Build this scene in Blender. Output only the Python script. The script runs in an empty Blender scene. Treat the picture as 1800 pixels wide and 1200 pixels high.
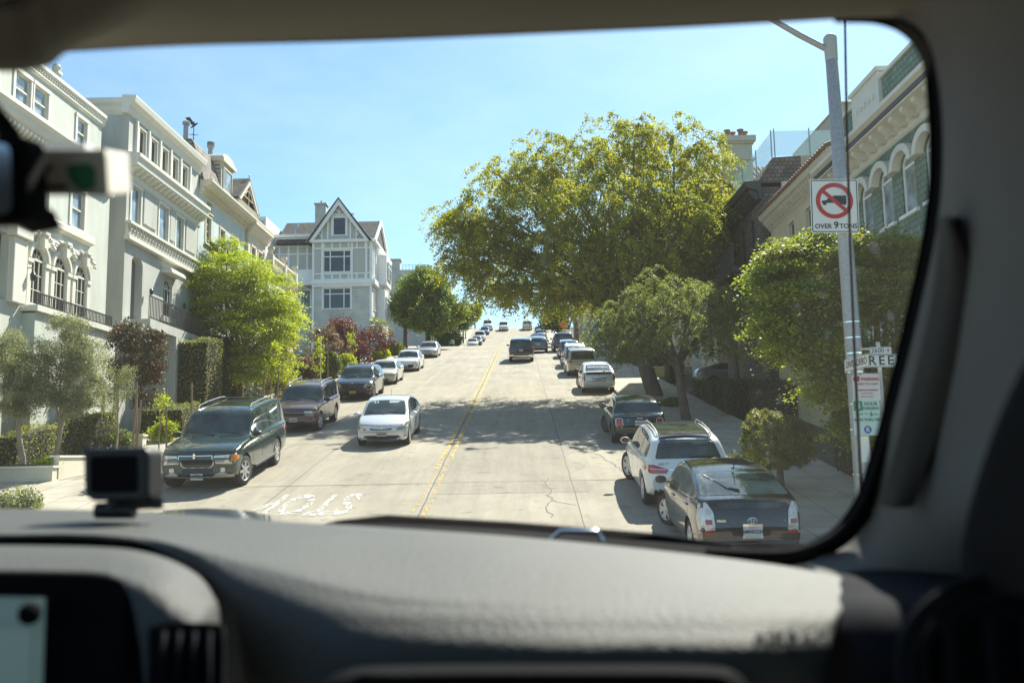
import bpy, bmesh, math, random
import numpy as np
from mathutils import Vector, Matrix, Euler
from mathutils.bvhtree import BVHTree
from mathutils.geometry import delaunay_2d_cdt
S = bpy.context.scene
COL = S.collection
R = math.radians

# ---------------------------------------------------------------- camera
CAM = Vector((2.4, 0.0, 1.9))
cd = bpy.data.cameras.new('camera'); cam = bpy.data.objects.new('camera', cd); COL.objects.link(cam)
cd.sensor_width = 36; cd.lens = 31.4; cd.clip_start = 0.02; cd.clip_end = 3000
CR = Matrix.Rotation(R(0.58), 3, 'Z') @ Matrix.Rotation(R(90 + 7.26), 3, 'X') @ Matrix.Rotation(R(-1.1), 3, 'Z')
cam.matrix_world = Matrix.Translation(CAM) @ CR.to_4x4()
cd.dof.use_dof = True; cd.dof.focus_distance = 34; cd.dof.aperture_fstop = 4.0
S.camera = cam
S.render.resolution_x = 1024; S.render.resolution_y = 682
S.view_settings.view_transform = 'Standard'; S.view_settings.look = 'None'
S.view_settings.exposure = 1.55; S.view_settings.gamma = 1
# ---------------------------------------------------------------- sky and sun
SUN_DIR = Vector((0.345, 0.66, 0.80)).normalized()
elev = math.asin(SUN_DIR.z); az = math.atan2(SUN_DIR.x, SUN_DIR.y)
W = bpy.data.worlds.new('World'); S.world = W; W.use_nodes = True
nt = W.node_tree; nt.nodes.clear()
wo = nt.nodes.new('ShaderNodeOutputWorld'); bg = nt.nodes.new('ShaderNodeBackground')
sk = nt.nodes.new('ShaderNodeTexSky'); sk.sky_type = 'NISHITA'; sk.sun_disc = False
sk.sun_elevation = elev; sk.sun_rotation = az; sk.altitude = 0; sk.air_density = 1.0; sk.dust_density = 0.5; sk.ozone_density = 2.5
bg.inputs[1].default_value = 0.070
# thin high cirrus, procedural, fixed to the sky directions
tc = nt.nodes.new('ShaderNodeTexCoord'); mp = nt.nodes.new('ShaderNodeMapping')
mp.inputs['Scale'].default_value = (1.2, 1.0, 3.2); mp.inputs['Rotation'].default_value = (0, R(25), R(20))
nz = nt.nodes.new('ShaderNodeTexNoise'); nz.inputs['Scale'].default_value = 2.2; nz.inputs['Detail'].default_value = 7; nz.inputs['Roughness'].default_value = 0.62
rp = nt.nodes.new('ShaderNodeValToRGB'); rp.color_ramp.elements[0].position = 0.42; rp.color_ramp.elements[1].position = 0.85
rp.color_ramp.elements[1].color = (0.28, 0.28, 0.28, 1)
mx = nt.nodes.new('ShaderNodeMix'); mx.data_type = 'RGBA'
mx.inputs['B'].default_value = (6.5, 6.9, 7.0, 1)
L = nt.links.new
L(tc.outputs['Generated'], mp.inputs[0]); L(mp.outputs[0], nz.inputs['Vector']); L(nz.outputs[0], rp.inputs[0])
tn = nt.nodes.new('ShaderNodeMix'); tn.data_type = 'RGBA'; tn.blend_type = 'MULTIPLY'; tn.inputs['Factor'].default_value = 1; tn.inputs['B'].default_value = (0.78, 0.95, 0.95, 1)
L(sk.outputs[0], tn.inputs['A'])
L(rp.outputs[0], mx.inputs['Factor']); L(tn.outputs['Result'], mx.inputs['A']); L(mx.outputs['Result'], bg.inputs[0]); L(bg.outputs[0], wo.inputs[0])
sd = bpy.data.lights.new('sun', 'SUN'); sd.energy = 4.0; sd.angle = R(0.53); sd.color = (1, 0.94, 0.83)
so = bpy.data.objects.new('sun', sd); COL.objects.link(so)
so.rotation_euler = SUN_DIR.to_track_quat('Z', 'Y').to_euler(); so.location = (0, 0, 60)

# ---------------------------------------------------------------- planning helpers
F = 1570.0
def ray(px, py):
    return CR @ Vector(((px - 900) / F, -(py - 600) / F, -1))
def V(px, py, Y):                     # the point seen at photo pixel (px,py) whose distance along the street is Y
    r = ray(px, py); return CAM + r * (Y / r.y)
_PY = np.array([-400, 10, 13, 16, 18, 20, 26, 50, 103, 108, 120, 128, 142, 150, 158, 167, 176, 185, 195, 210, 230, 300, 500], float)
_PZ = np.array([0, 0, 0.05, 0.20, 0.440, 0.747, 1.743, 5.727, 14.525, 15.2, 16.2, 17.1, 19.2, 20.6, 22.3, 24.4, 26.5, 28.3, 29.6, 30.8, 31.4, 31, 20], float)
def _pchip(xs, ys):
    h = np.diff(xs); d = np.diff(ys) / h; m = np.zeros(len(xs)); m[0] = d[0]; m[-1] = d[-1]
    for i in range(1, len(xs) - 1):
        if d[i-1] * d[i] > 0:
            w1 = 2*h[i] + h[i-1]; w2 = h[i] + 2*h[i-1]; m[i] = (w1 + w2) / (w1 / d[i-1] + w2 / d[i])
    def f(x):
        x = np.asarray(x, float); xc = np.clip(x, xs[0], xs[-1]); i = np.clip(np.searchsorted(xs, xc) - 1, 0, len(xs) - 2)
        t = (xc - xs[i]) / h[i]
        return ((2*t**3 - 3*t**2 + 1) * ys[i] + (t**3 - 2*t**2 + t) * h[i] * m[i] + (-2*t**3 + 3*t**2) * ys[i+1] + (t**3 - t**2) * h[i] * m[i+1])
    return f
_zf = _pchip(_PY, _PZ)
def zr(y): return float(_zf(y))
def slope(y): return math.atan((zr(y + 0.8) - zr(y - 0.8)) / 1.6)

# ---------------------------------------------------------------- object helpers
def tag(o, label=None, cat=None, group=None, kind=None):
    if label: o['label'] = label
    if cat: o['category'] = cat
    if group: o['group'] = group
    if kind: o['kind'] = kind
    return o
def empty(name, loc=(0, 0, 0), rot=(0, 0, 0), label=None, cat=None, group=None):
    o = bpy.data.objects.new(name, None); COL.objects.link(o); o.location = loc; o.rotation_euler = rot
    o.empty_display_size = 0.2
    return tag(o, label, cat, group)
def copy_tree(o, parent=None):
    c = o.copy(); COL.objects.link(c)
    if parent: c.parent = parent; c.matrix_parent_inverse = o.matrix_parent_inverse
    for ch in list(o.children): copy_tree(ch, c)
    return c
def link(name, me, mats, parent=None, smooth=False):
    if not isinstance(mats, (list, tuple)): mats = [mats]
    for m in mats: me.materials.append(m)
    o = bpy.data.objects.new(name, me); COL.objects.link(o)
    if parent is not None: o.parent = parent
    if smooth: me.shade_smooth()
    return o
def sharp(me, deg=35):
    me.shade_smooth(); me.set_sharp_from_angle(angle=R(deg))
class MB:
    """collects shapes for ONE mesh; T maps local coordinates to world/thing coordinates"""
    def __init__(s, T=None): s.v = []; s.f = []; s.mi = []; s.T = T or (lambda p: p); s.m = 0
    def face(s, pts):
        n = len(s.v); s.v += [tuple(s.T(p)) for p in pts]; s.f.append(tuple(range(n, n + len(pts)))); s.mi.append(s.m)
    def verts_faces(s, vs, fs):
        n = len(s.v); s.v += [tuple(s.T(p)) for p in vs]
        for f in fs: s.f.append(tuple(n + i for i in f)); s.mi.append(s.m)
    def box(s, x0, x1, y0, y1, z0, z1):
        vs = [(x, y, z) for x in (x0, x1) for y in (y0, y1) for z in (z0, z1)]
        s.verts_faces(vs, [(0, 1, 3, 2), (4, 6, 7, 5), (0, 4, 5, 1), (2, 3, 7, 6), (0, 2, 6, 4), (1, 5, 7, 3)]); return s
    def prism(s, pts, off):           # closed polygon swept by vector off
        off = Vector(off); n = len(pts); a = [Vector(p) for p in pts]; b = [p + off for p in a]
        s.verts_faces(a + b, [tuple(range(n))[::-1], tuple(range(n, 2*n))] + [(i, (i+1) % n, n + (i+1) % n, n + i) for i in range(n)]); return s
    def tube(s, pts, r, n=8, cap=True):
        pts = [Vector(p) for p in pts]; rs = r if isinstance(r, (list, tuple)) else [r] * len(pts)
        vs = []; fs = []; ref = None
        for i, p in enumerate(pts):
            d = (pts[min(i+1, len(pts)-1)] - pts[max(i-1, 0)]).normalized()
            if ref is None: ref = Vector((0, 0, 1)) if abs(d.z) < 0.9 else Vector((1, 0, 0))
            u = d.cross(ref).normalized(); w = d.cross(u).normalized(); ref = w.cross(d).normalized() if False else ref
            for k in range(n):
                a = 2*math.pi*k/n; vs.append(p + u*math.cos(a)*rs[i] + w*math.sin(a)*rs[i])
        for i in range(len(pts)-1):
            for k in range(n): fs.append((i*n+k, i*n+(k+1) % n, (i+1)*n+(k+1) % n, (i+1)*n+k))
        if cap: fs.append(tuple(range(n))[::-1]); fs.append(tuple(range((len(pts)-1)*n, len(pts)*n)))
        s.verts_faces(vs, fs); return s
    def lathe(s, prof, c=(0, 0, 0), axis='z', n=20, cap=True):   # prof: (r,h) pairs
        vs = []; fs = []; c = Vector(c)
        for (r, h) in prof:
            for k in range(n):
                a = 2*math.pi*k/n
                p = (r*math.cos(a), r*math.sin(a), h) if axis == 'z' else ((h, r*math.cos(a), r*math.sin(a)) if axis == 'x' else (r*math.sin(a), h, r*math.cos(a)))
                vs.append(c + Vector(p))
        for i in range(len(prof)-1):
            for k in range(n): fs.append((i*n+k, i*n+(k+1) % n, (i+1)*n+(k+1) % n, (i+1)*n+k))
        if cap and prof[0][0] > 1e-6: fs.append(tuple(range(n))[::-1])
        if cap and prof[-1][0] > 1e-6: fs.append(tuple(range((len(prof)-1)*n, len(prof)*n)))
        s.verts_faces(vs, fs); return s
    def mesh(s, name, fix=True, weld=False):
        me = bpy.data.meshes.new(name); me.from_pydata(s.v, [], s.f); me.polygons.foreach_set('material_index', s.mi)
        if fix or weld:
            bm = bmesh.new(); bm.from_mesh(me)
            if weld: bmesh.ops.remove_doubles(bm, verts=bm.verts, dist=1e-4)
            if fix: bmesh.ops.recalc_face_normals(bm, faces=bm.faces)
            bm.to_mesh(me); bm.free()
        return me
    def build(s, name, mats, parent=None, smooth=None, fix=True, weld=False, bevel=0):
        me = s.mesh(name, fix, weld)
        if bevel:
            bm = bmesh.new(); bm.from_mesh(me)
            bmesh.ops.bevel(bm, geom=[e for e in bm.edges if len(e.link_faces) == 2 and e.calc_face_angle(0) > 0.6], offset=bevel, segments=2, affect='EDGES', profile=0.6)
            bm.to_mesh(me); bm.free()
        o = link(name, me, mats, parent)
        if smooth: sharp(me, smooth)
        return o
def grid_mesh(rows, cols_closed=False, caps=False):   # rows: list of lists of points
    n = len(rows[0]); vs = [p for r in rows for p in r]; fs = []
    for i in range(len(rows)-1):
        for k in range(n if cols_closed else n-1): fs.append((i*n+k, i*n+(k+1) % n, (i+1)*n+(k+1) % n, (i+1)*n+k))
    if caps: fs.append(tuple(range(n))[::-1]); fs.append(tuple(range((len(rows)-1)*n, len(rows)*n)))
    return vs, fs
def text_mesh(txt, size, depth=0.004, space=1.0, bold=0.0):
    cu = bpy.data.curves.new('t', 'FONT'); cu.body = txt; cu.size = size; cu.extrude = depth / 2; cu.align_x = 'CENTER'; cu.align_y = 'CENTER'
    cu.space_character = space; cu.offset = bold; cu.resolution_u = 3
    o = bpy.data.objects.new('t', cu); COL.objects.link(o)
    dg = bpy.context.evaluated_depsgraph_get(); dg.update()
    me = bpy.data.meshes.new_from_object(o.evaluated_get(dg)); bpy.data.objects.remove(o); bpy.data.curves.remove(cu)
    return me
def text_obj(name, txt, size, mat, parent, M, depth=0.004, sx=1.0, space=1.0, bold=0.0):
    me = text_mesh(txt, size, depth, space, bold); me.transform(M @ Matrix.Diagonal((sx, 1, 1, 1))); me.materials.clear()
    return link(name, me, mat, parent)

# ---------------------------------------------------------------- materials
def newmat(name):
    m = bpy.data.materials.new(name); m.use_nodes = True; n = m.node_tree
    return m, n, n.nodes['Principled BSDF'], n.links.new
def mat(name, c, rough=0.6, metal=0.0, var=0.0, scale=3.0, bump=0.0, bscale=40.0, coat=0.0, spec=None, c2=None, stretch=(1, 1, 1), detail=5, sheen=0):
    m, n, b, l = newmat(name)
    b.inputs['Base Color'].default_value = (*c, 1); b.inputs['Roughness'].default_value = rough; b.inputs['Metallic'].default_value = metal
    if coat: b.inputs['Coat Weight'].default_value = coat; b.inputs['Coat Roughness'].default_value = 0.04
    if spec is not None: b.inputs['Specular IOR Level'].default_value = spec
    if sheen: b.inputs['Sheen Weight'].default_value = sheen
    tc = n.nodes.new('ShaderNodeTexCoord'); mp = n.nodes.new('ShaderNodeMapping'); mp.inputs['Scale'].default_value = stretch; l(tc.outputs['Object'], mp.inputs[0])
    if var or c2:
        t = n.nodes.new('ShaderNodeTexNoise'); t.inputs['Scale'].default_value = scale; t.inputs['Detail'].default_value = detail; t.inputs['Roughness'].default_value = 0.65
        l(mp.outputs[0], t.inputs['Vector'])
        r = n.nodes.new('ShaderNodeValToRGB'); e = r.color_ramp.elements; e[0].position = 0.3; e[1].position = 0.7
        if c2: e[0].color = (*c2, 1); e[1].color = (*c, 1)
        else: e[0].color = (*[x * (1 - var) for x in c], 1); e[1].color = (*[min(1, x * (1 + var)) for x in c], 1)
        l(t.outputs[0], r.inputs[0]); l(r.outputs[0], b.inputs['Base Color'])
    if bump:
        t2 = n.nodes.new('ShaderNodeTexNoise'); t2.inputs['Scale'].default_value = bscale; t2.inputs['Detail'].default_value = 4
        bp = n.nodes.new('ShaderNodeBump'); bp.inputs['Strength'].default_value = bump; bp.inputs['Distance'].default_value = 0.02
        l(mp.outputs[0], t2.inputs['Vector']); l(t2.outputs[0], bp.inputs['Height']); l(bp.outputs[0], b.inputs['Normal'])
    return m
def mat_brick(name, c, mortar, w, h, rough=0.7, msize=0.02, var=0.12, offset=0.5, bump=0.4, axis='yz', bias=0):
    m, n, b, l = newmat(name); b.inputs['Roughness'].default_value = rough
    tc = n.nodes.new('ShaderNodeTexCoord'); sp = n.nodes.new('ShaderNodeSeparateXYZ'); cb = n.nodes.new('ShaderNodeCombineXYZ')
    l(tc.outputs['Object'], sp.inputs[0]); ia = {'x': 0, 'y': 1, 'z': 2}
    if axis[0] == 's':
        ad = n.nodes.new('ShaderNodeMath'); l(sp.outputs[0], ad.inputs[0]); l(sp.outputs[1], ad.inputs[1]); l(ad.outputs[0], cb.inputs[0])
    else: l(sp.outputs[ia[axis[0]]], cb.inputs[0])
    l(sp.outputs[ia[axis[1]]], cb.inputs[1])
    t = n.nodes.new('ShaderNodeTexBrick'); l(cb.outputs[0], t.inputs['Vector'])
    t.offset = offset; t.inputs['Scale'].default_value = 1; t.inputs['Brick Width'].default_value = w; t.inputs['Row Height'].default_value = h
    t.inputs['Mortar Size'].default_value = msize; t.inputs['Mortar Smooth'].default_value = 0.2; t.inputs['Bias'].default_value = bias
    t.inputs['Color1'].default_value = (*[x*(1-var) for x in c], 1); t.inputs['Color2'].default_value = (*[x*(1+var) for x in c], 1); t.inputs['Mortar'].default_value = (*mortar, 1)
    nz = n.nodes.new('ShaderNodeTexNoise'); nz.inputs['Scale'].default_value = 1.3; nz.inputs['Detail'].default_value = 6; l(tc.outputs['Object'], nz.inputs['Vector'])
    mr = n.nodes.new('ShaderNodeMapRange'); mr.inputs['From Min'].default_value = 0.3; mr.inputs['From Max'].default_value = 0.7; mr.inputs['To Min'].default_value = 0.82; mr.inputs['To Max'].default_value = 1.12
    l(nz.outputs[0], mr.inputs[0])
    mu = n.nodes.new('ShaderNodeMix'); mu.data_type = 'RGBA'; mu.blend_type = 'MULTIPLY'; mu.inputs['Factor'].default_value = 1
    l(t.outputs['Color'], mu.inputs['A']); l(mr.outputs[0], mu.inputs['B']); l(mu.outputs['Result'], b.inputs['Base Color'])
    bp = n.nodes.new('ShaderNodeBump'); bp.inputs['Strength'].default_value = bump; bp.inputs['Distance'].default_value = 0.02; bp.invert = True
    l(t.outputs['Fac'], bp.inputs['Height']); l(bp.outputs[0], b.inputs['Normal'])
    return m
def mat_glass_dark(name, c=(0.012, 0.017, 0.018), rough=0.03, spec=0.8, wav=0.02):
    m, n, b, l = newmat(name); b.inputs['Base Color'].default_value = (*c, 1); b.inputs['Roughness'].default_value = rough
    b.inputs['Specular IOR Level'].default_value = spec; b.inputs['Coat Weight'].default_value = 0.0
    tc = n.nodes.new('ShaderNodeTexCoord'); t2 = n.nodes.new('ShaderNodeTexNoise'); t2.inputs['Scale'].default_value = 1.5
    r = n.nodes.new('ShaderNodeValToRGB'); r.color_ramp.elements[0].position = 0.35; r.color_ramp.elements[1].position = 0.65
    r.color_ramp.elements[0].color = (*[x*0.5 for x in c], 1); r.color_ramp.elements[1].color = (*[x*1.8 for x in c], 1)
    l(tc.outputs['Object'], t2.inputs['Vector']); l(t2.outputs[0], r.inputs[0]); l(r.outputs[0], b.inputs['Base Color'])
    bp = n.nodes.new('ShaderNodeBump'); bp.inputs['Strength'].default_value = wav; bp.inputs['Distance'].default_value = 0.1
    l(t2.outputs[0], bp.inputs['Height']); l(bp.outputs[0], b.inputs['Normal'])
    return m
def mat_leaf(name, c, c2, trans=0.35, rough=0.55, scale=1.2):
    m, n, b, l = newmat(name); out = n.nodes['Material Output']
    tc = n.nodes.new('ShaderNodeTexCoord'); t = n.nodes.new('ShaderNodeTexNoise'); t.inputs['Scale'].default_value = scale; t.inputs['Detail'].default_value = 8
    t.inputs['Roughness'].default_value = 0.8
    r = n.nodes.new('ShaderNodeValToRGB'); e = r.color_ramp.elements; e[0].position = 0.36; e[1].position = 0.64; e[0].color = (*c2, 1); e[1].color = (*c, 1)
    l(tc.outputs['Object'], t.inputs['Vector']); l(t.outputs[0], r.inputs[0]); l(r.outputs[0], b.inputs['Base Color'])
    b.inputs['Roughness'].default_value = rough; b.inputs['Specular IOR Level'].default_value = 0.3
    tr = n.nodes.new('ShaderNodeBsdfTranslucent'); g = n.nodes.new('ShaderNodeMix'); g.data_type = 'RGBA'; g.blend_type = 'MULTIPLY'; g.inputs['Factor'].default_value = 1
    g.inputs['B'].default_value = (1.42, 1.48, 0.6, 1); l(r.outputs[0], g.inputs['A']); l(g.outputs['Result'], tr.inputs[0])
    ms = n.nodes.new('ShaderNodeMixShader'); ms.inputs[0].default_value = trans; l(b.outputs[0], ms.inputs[1]); l(tr.outputs[0], ms.inputs[2]); l(ms.outputs[0], out.inputs[0])
    return m
M_ = {}
M_['white'] = mat('white_paint', (0.72, 0.71, 0.66), 0.5, var=0.05, scale=2)
M_['cream'] = mat('cream_paint', (0.62, 0.57, 0.45), 0.6, var=0.08, scale=2)
M_['black'] = mat('black_plastic', (0.018, 0.018, 0.018), 0.5)
M_['rubber'] = mat('tyre_rubber', (0.02, 0.02, 0.02), 0.85, bump=0.3, bscale=60)
M_['steel'] = mat('galvanised_steel', (0.33, 0.34, 0.34), 0.5, 0.5, var=0.2, scale=25)
M_['chrome'] = mat('chrome', (0.75, 0.75, 0.75), 0.12, 1.0)
M_['iron'] = mat('black_iron', (0.025, 0.025, 0.028), 0.5)
M_['bark'] = mat('bark', (0.13, 0.10, 0.075), 0.9, var=0.35, scale=8, bump=0.8, bscale=18, stretch=(1, 1, 0.25))
M_['palebark'] = mat('pale_bark', (0.30, 0.25, 0.19), 0.9, var=0.3, scale=8, bump=0.6, bscale=18, stretch=(1, 1, 0.25))
M_['pane'] = mat_glass_dark('window_glass')
M_['carglass'] = mat_glass_dark('car_glass', (0.036, 0.050, 0.045), 0.015, 0.7, 0.0)
M_['wood'] = mat('stake_wood', (0.22, 0.16, 0.10), 0.8, var=0.2, scale=6, stretch=(4, 4, 0.5))
# ================================================================ ground, roads, pavements
def mat_road(name, c, c2, aggregate=0.25):
    m, n, b, l = newmat(name); b.inputs['Roughness'].default_value = 0.9; b.inputs['Specular IOR Level'].default_value = 0.25
    tc = n.nodes.new('ShaderNodeTexCoord')
    def noise(sc, det, rg, st=None):
        t = n.nodes.new('ShaderNodeTexNoise'); t.inputs['Scale'].default_value = sc; t.inputs['Detail'].default_value = det; t.inputs['Roughness'].default_value = rg
        if st:
            mp = n.nodes.new('ShaderNodeMapping'); mp.inputs['Scale'].default_value = st; l(tc.outputs['Object'], mp.inputs[0]); l(mp.outputs[0], t.inputs['Vector'])
        else: l(tc.outputs['Object'], t.inputs['Vector'])
        return t
    a = noise(0.35, 6, 0.6); r = n.nodes.new('ShaderNodeValToRGB'); e = r.color_ramp.elements; e[0].position = 0.35; e[1].position = 0.65; e[0].color = (*c2, 1); e[1].color = (*c, 1)
    l(a.outputs[0], r.inputs[0])
    def mulr(prev, src, lo, hi, f0=0.35, f1=0.65):
        mr = n.nodes.new('ShaderNodeMapRange'); mr.inputs['From Min'].default_value = f0; mr.inputs['From Max'].default_value = f1; mr.inputs['To Min'].default_value = lo; mr.inputs['To Max'].default_value = hi
        l(src, mr.inputs[0]); mu = n.nodes.new('ShaderNodeMix'); mu.data_type = 'RGBA'; mu.blend_type = 'MULTIPLY'; mu.inputs['Factor'].default_value = 1
        l(prev, mu.inputs['A']); l(mr.outputs[0], mu.inputs['B']); return mu.outputs['Result']
    o = mulr(r.outputs[0], noise(1.0, 5, 0.7, (2.2, 0.10, 1)).outputs[0], 0.84, 1.06)     # tyre polish along the lanes
    o = mulr(o, noise(70, 3, 0.8).outputs[0], 1 - aggregate, 1 + aggregate * 0.6, 0.3, 0.7)
    o = mulr(o, noise(2.3, 7, 0.75).outputs[0], 0.66, 1.0, 0.33, 0.44)                       # oil spots and stains
    l(o, b.inputs['Base Color'])
    bp = n.nodes.new('ShaderNodeBump'); bp.inputs['Strength'].default_value = 0.5; bp.inputs['Distance'].default_value = 0.01
    l(noise(120, 3, 0.7).outputs[0], bp.inputs['Height']); l(bp.outputs[0], b.inputs['Normal'])
    return m
M_['road'] = mat_road('road_concrete', (0.345, 0.31, 0.245), (0.285, 0.255, 0.20), 0.14)
M_['patch'] = mat_road('worn_asphalt', (0.32, 0.29, 0.23), (0.26, 0.235, 0.185), 0.4)
M_['walk'] = mat_brick('pavement_slabs', (0.36, 0.325, 0.26), (0.17, 0.15, 0.12), 0.95, 0.95, 0.9, 0.012, 0.05, 0, 0.3, 'xy')
M_['kerb'] = mat('kerb_concrete', (0.33, 0.31, 0.26), 0.9, var=0.15, scale=5)
M_['seam'] = mat('joint_tar', (0.10, 0.09, 0.075), 0.9)
M_['soil'] = mat('garden_soil', (0.10, 0.085, 0.055), 1.0, var=0.4, scale=3, bump=0.8, bscale=12, c2=(0.05, 0.06, 0.025))
M_['cross'] = M_['road']
ys = sorted(set([-400, -200, -100, -40] + list(np.arange(8, 250, 1.0)) + [300, 400, 500]))
def sheet(name, x0f, x1f, ylist, dz, m, nx=2, kind='structure'):
    rows = []
    for y in ylist:
        x0 = x0f(y) if callable(x0f) else x0f; x1 = x1f(y) if callable(x1f) else x1f
        rows.append([(x0 + (x1 - x0) * k / (nx - 1), y, zr(y) + dz) for k in range(nx)])
    vs, fs = grid_mesh(rows); me = bpy.data.meshes.new(name); me.from_pydata(vs, [], [f[::-1] for f in fs] if False else fs)
    bm = bmesh.new(); bm.from_mesh(me); bmesh.ops.recalc_face_normals(bm, faces=bm.faces)
    if bm.faces[0].normal.z < 0: bmesh.ops.reverse_faces(bm, faces=bm.faces)
    bm.to_mesh(me); bm.free()
    o = link(name, me, m); o['kind'] = kind; return o
sheet('ground', -600, 600, ys, -0.05, M_['soil'], 3)
sheet('road', -10.4, 10.4, [-300, -60, 0] + [y for y in ys if 8 <= y < 250] + [300], 0.0, M_['road'], 5)
sheet('side_road', 10.4, 120, [-8, 0, 8, 10, 12.2], 0.0, M_['road'])
sheet('side_road', -120, -10.4, [-8, 0, 8, 10, 12.2], 0.0, M_['road'])
sheet('side_road', 10.4, 120, list(np.arange(106, 121, 1.0)), 0.0, M_['road'])
sheet('side_road', -120, -10.4, list(np.arange(106, 121, 1.0)), 0.0, M_['road'])
# pavements with real kerbs and rounded corners
def pavement(sgn, y0, y1, xin, xout, rad=3.0, r0=True, r1=True):
    yl = sorted(set([y0, y1] + list(np.arange(math.ceil(y0), y1, 1.0)) + ([y0 + rad * (1 - math.cos(a)) for a in np.linspace(0, math.pi/2, 9)] if r0 else []) + ([y1 - rad * (1 - math.cos(a)) for a in np.linspace(0, math.pi/2, 9)] if r1 else [])))
    def xe(y):
        d = 99
        if r0: d = min(d, y - y0)
        if r1: d = min(d, y1 - y)
        if d >= rad: return xin
        return xin + rad - math.sqrt(max(0, rad*rad - (rad-d)**2))
    walk = []; kt = []
    for y in yl:
        x = xe(y); z = zr(y)
        walk.append([(sgn*(x + 0.16 + (xout - x - 0.16) * k / 3), y, z + 0.14) for k in range(4)])
        kt.append([(sgn*x, y, z - 0.03), (sgn*(x + 0.015), y, z + 0.125), (sgn*(x + 0.03), y, z + 0.14), (sgn*(x + 0.16), y, z + 0.142), (sgn*(x + 0.16), y, z - 0.03)])
    for nm, rows, mm in (('pavement', walk, M_['walk']), ('kerb', kt, M_['kerb'])):
        vs, fs = grid_mesh(rows); me = bpy.data.meshes.new(nm); me.from_pydata(vs, [], fs)
        bm = bmesh.new(); bm.from_mesh(me); bmesh.ops.recalc_face_normals(bm, faces=bm.faces)
        if nm == 'pavement' and bm.faces[0].normal.z < 0: bmesh.ops.reverse_faces(bm, faces=bm.faces)
        if nm == 'kerb':
            # end faces
            pass
        bm.to_mesh(me); bm.free(); link(nm, me, mm)['kind'] = 'structure'
pavement(1, 12.2, 105, 7.1, 10.4); pavement(-1, 12.2, 105, 7.1, 11.6)
pavement(1, 121, 230, 7.1, 10.4, r1=False); pavement(-1, 121, 230, 7.1, 11.6, r1=False)
def slab(name, pts, dz, m, th=0.05):
    mb = MB(); mb.face([(x, y, zr(y) + dz) for x, y in pts]); o = mb.build(name, m, fix=False)
    o['kind'] = 'structure'; return o
for sg, xi in ((1, 10.4), (-1, 11.6)):
    rr = []
    for y0, y1 in ((12.2, 15.6), (121, 124)):
        sheet('pavement', sg*xi, sg*60, list(np.linspace(y0, y1, 5)), 0.14, M_['walk'], 3)
        mb = MB(); mb.face([(sg*xi, y0, zr(y0)-0.05), (sg*60, y0, zr(y0)-0.05), (sg*60, y0, zr(y0)+0.14), (sg*xi, y0, zr(y0)+0.14)]); mb.build('kerb', M_['kerb'])['kind'] = 'structure'
# joints between the concrete bays, cracks, road patch, markings
def strip(mb, pts, w, dz):
    """ribbon following the road through (x,y) points"""
    out = []
    for i, (x, y) in enumerate(pts):
        a = pts[max(i-1, 0)]; c = pts[min(i+1, len(pts)-1)]; d = Vector((c[0]-a[0], c[1]-a[1])).normalized(); nrm = Vector((-d.y, d.x)) * w / 2
        out.append([(x + nrm.x, y + nrm.y, zr(y + nrm.y) + dz), (x - nrm.x, y - nrm.y, zr(y - nrm.y) + dz)])
    vs, fs = grid_mesh(out); mb.verts_faces(vs, fs)
def steps(x0, y0, x1, y1, st=1.0):
    n = max(1, int(math.hypot(x1-x0, y1-y0) / st)); return [(x0 + (x1-x0)*k/n, y0 + (y1-y0)*k/n) for k in range(n+1)]
def upface(o):
    bm = bmesh.new(); bm.from_mesh(o.data)
    for f in bm.faces:
        if f.normal.z < 0: f.normal_flip()
    bm.to_mesh(o.data); bm.free(); return o
rnd = random.Random(5)
mb = MB()
for x, w in ((0.12, 0.035), (-3.6, 0.02), (3.6, 0.02)):
    pts = [(x + rnd.uniform(-.012, .012), y) for y in np.arange(13, 105, 0.8)]; strip(mb, pts, w, 0.006)
for y in [13.2, 22.95, 29.9, 36.5, 44.1, 51.2, 59, 67, 75, 84, 94]:
    for xa, xb in ((-7.1, -0.04), (0.04, 7.1)):
        yy = y + rnd.uniform(-.35, .35) if xb > 1 else y
        strip(mb, [(x, yy + rnd.uniform(-.015, .015)) for x in np.linspace(xa, xb, 12)], 0.03, 0.0062)
def crack(x, y, x2, y2, jit=0.12, w=0.022):
    n = int(math.hypot(x2-x, y2-y) / 0.14); px = 0; pts = []
    for k in range(n+1):
        px = px * 0.85 + rnd.uniform(-jit, jit) * 0.6; pts.append((x + (x2-x)*k/n + px, y + (y2-y)*k/n + rnd.uniform(-.03, .03)))
    strip(mb, pts, w, 0.0064)
crack(2.95, 19.0, 3.0, 23.4); crack(3.0, 20.8, 3.5, 20.2); crack(3.0, 22.2, 2.5, 22.6); crack(1.2, 33, 1.5, 37); crack(-2.4, 52, -0.4, 55); crack(-5.5, 26, -5.2, 29.6); crack(5.1, 24, 4.6, 27); crack(-2, 40, -3.3, 44)
upface(mb.build('road_joints', M_['seam'], fix=False))['kind'] = 'structure'
mb = MB()
rows = []
for k, y in enumerate(np.arange(21.6, 29.9, 0.4)):
    rows.append([(x if abs(x) < 9 else x, y, zr(y) + 0.004) for x in np.linspace(0.22 + 0.1*math.sin(k*1.7), 3.9 + 0.25*math.sin(k*0.9), 4)])
vs, fs = grid_mesh(rows); mb.verts_faces(vs, fs); upface(mb.build('road_patch', M_['patch'], fix=False))['kind'] = 'structure'
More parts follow.
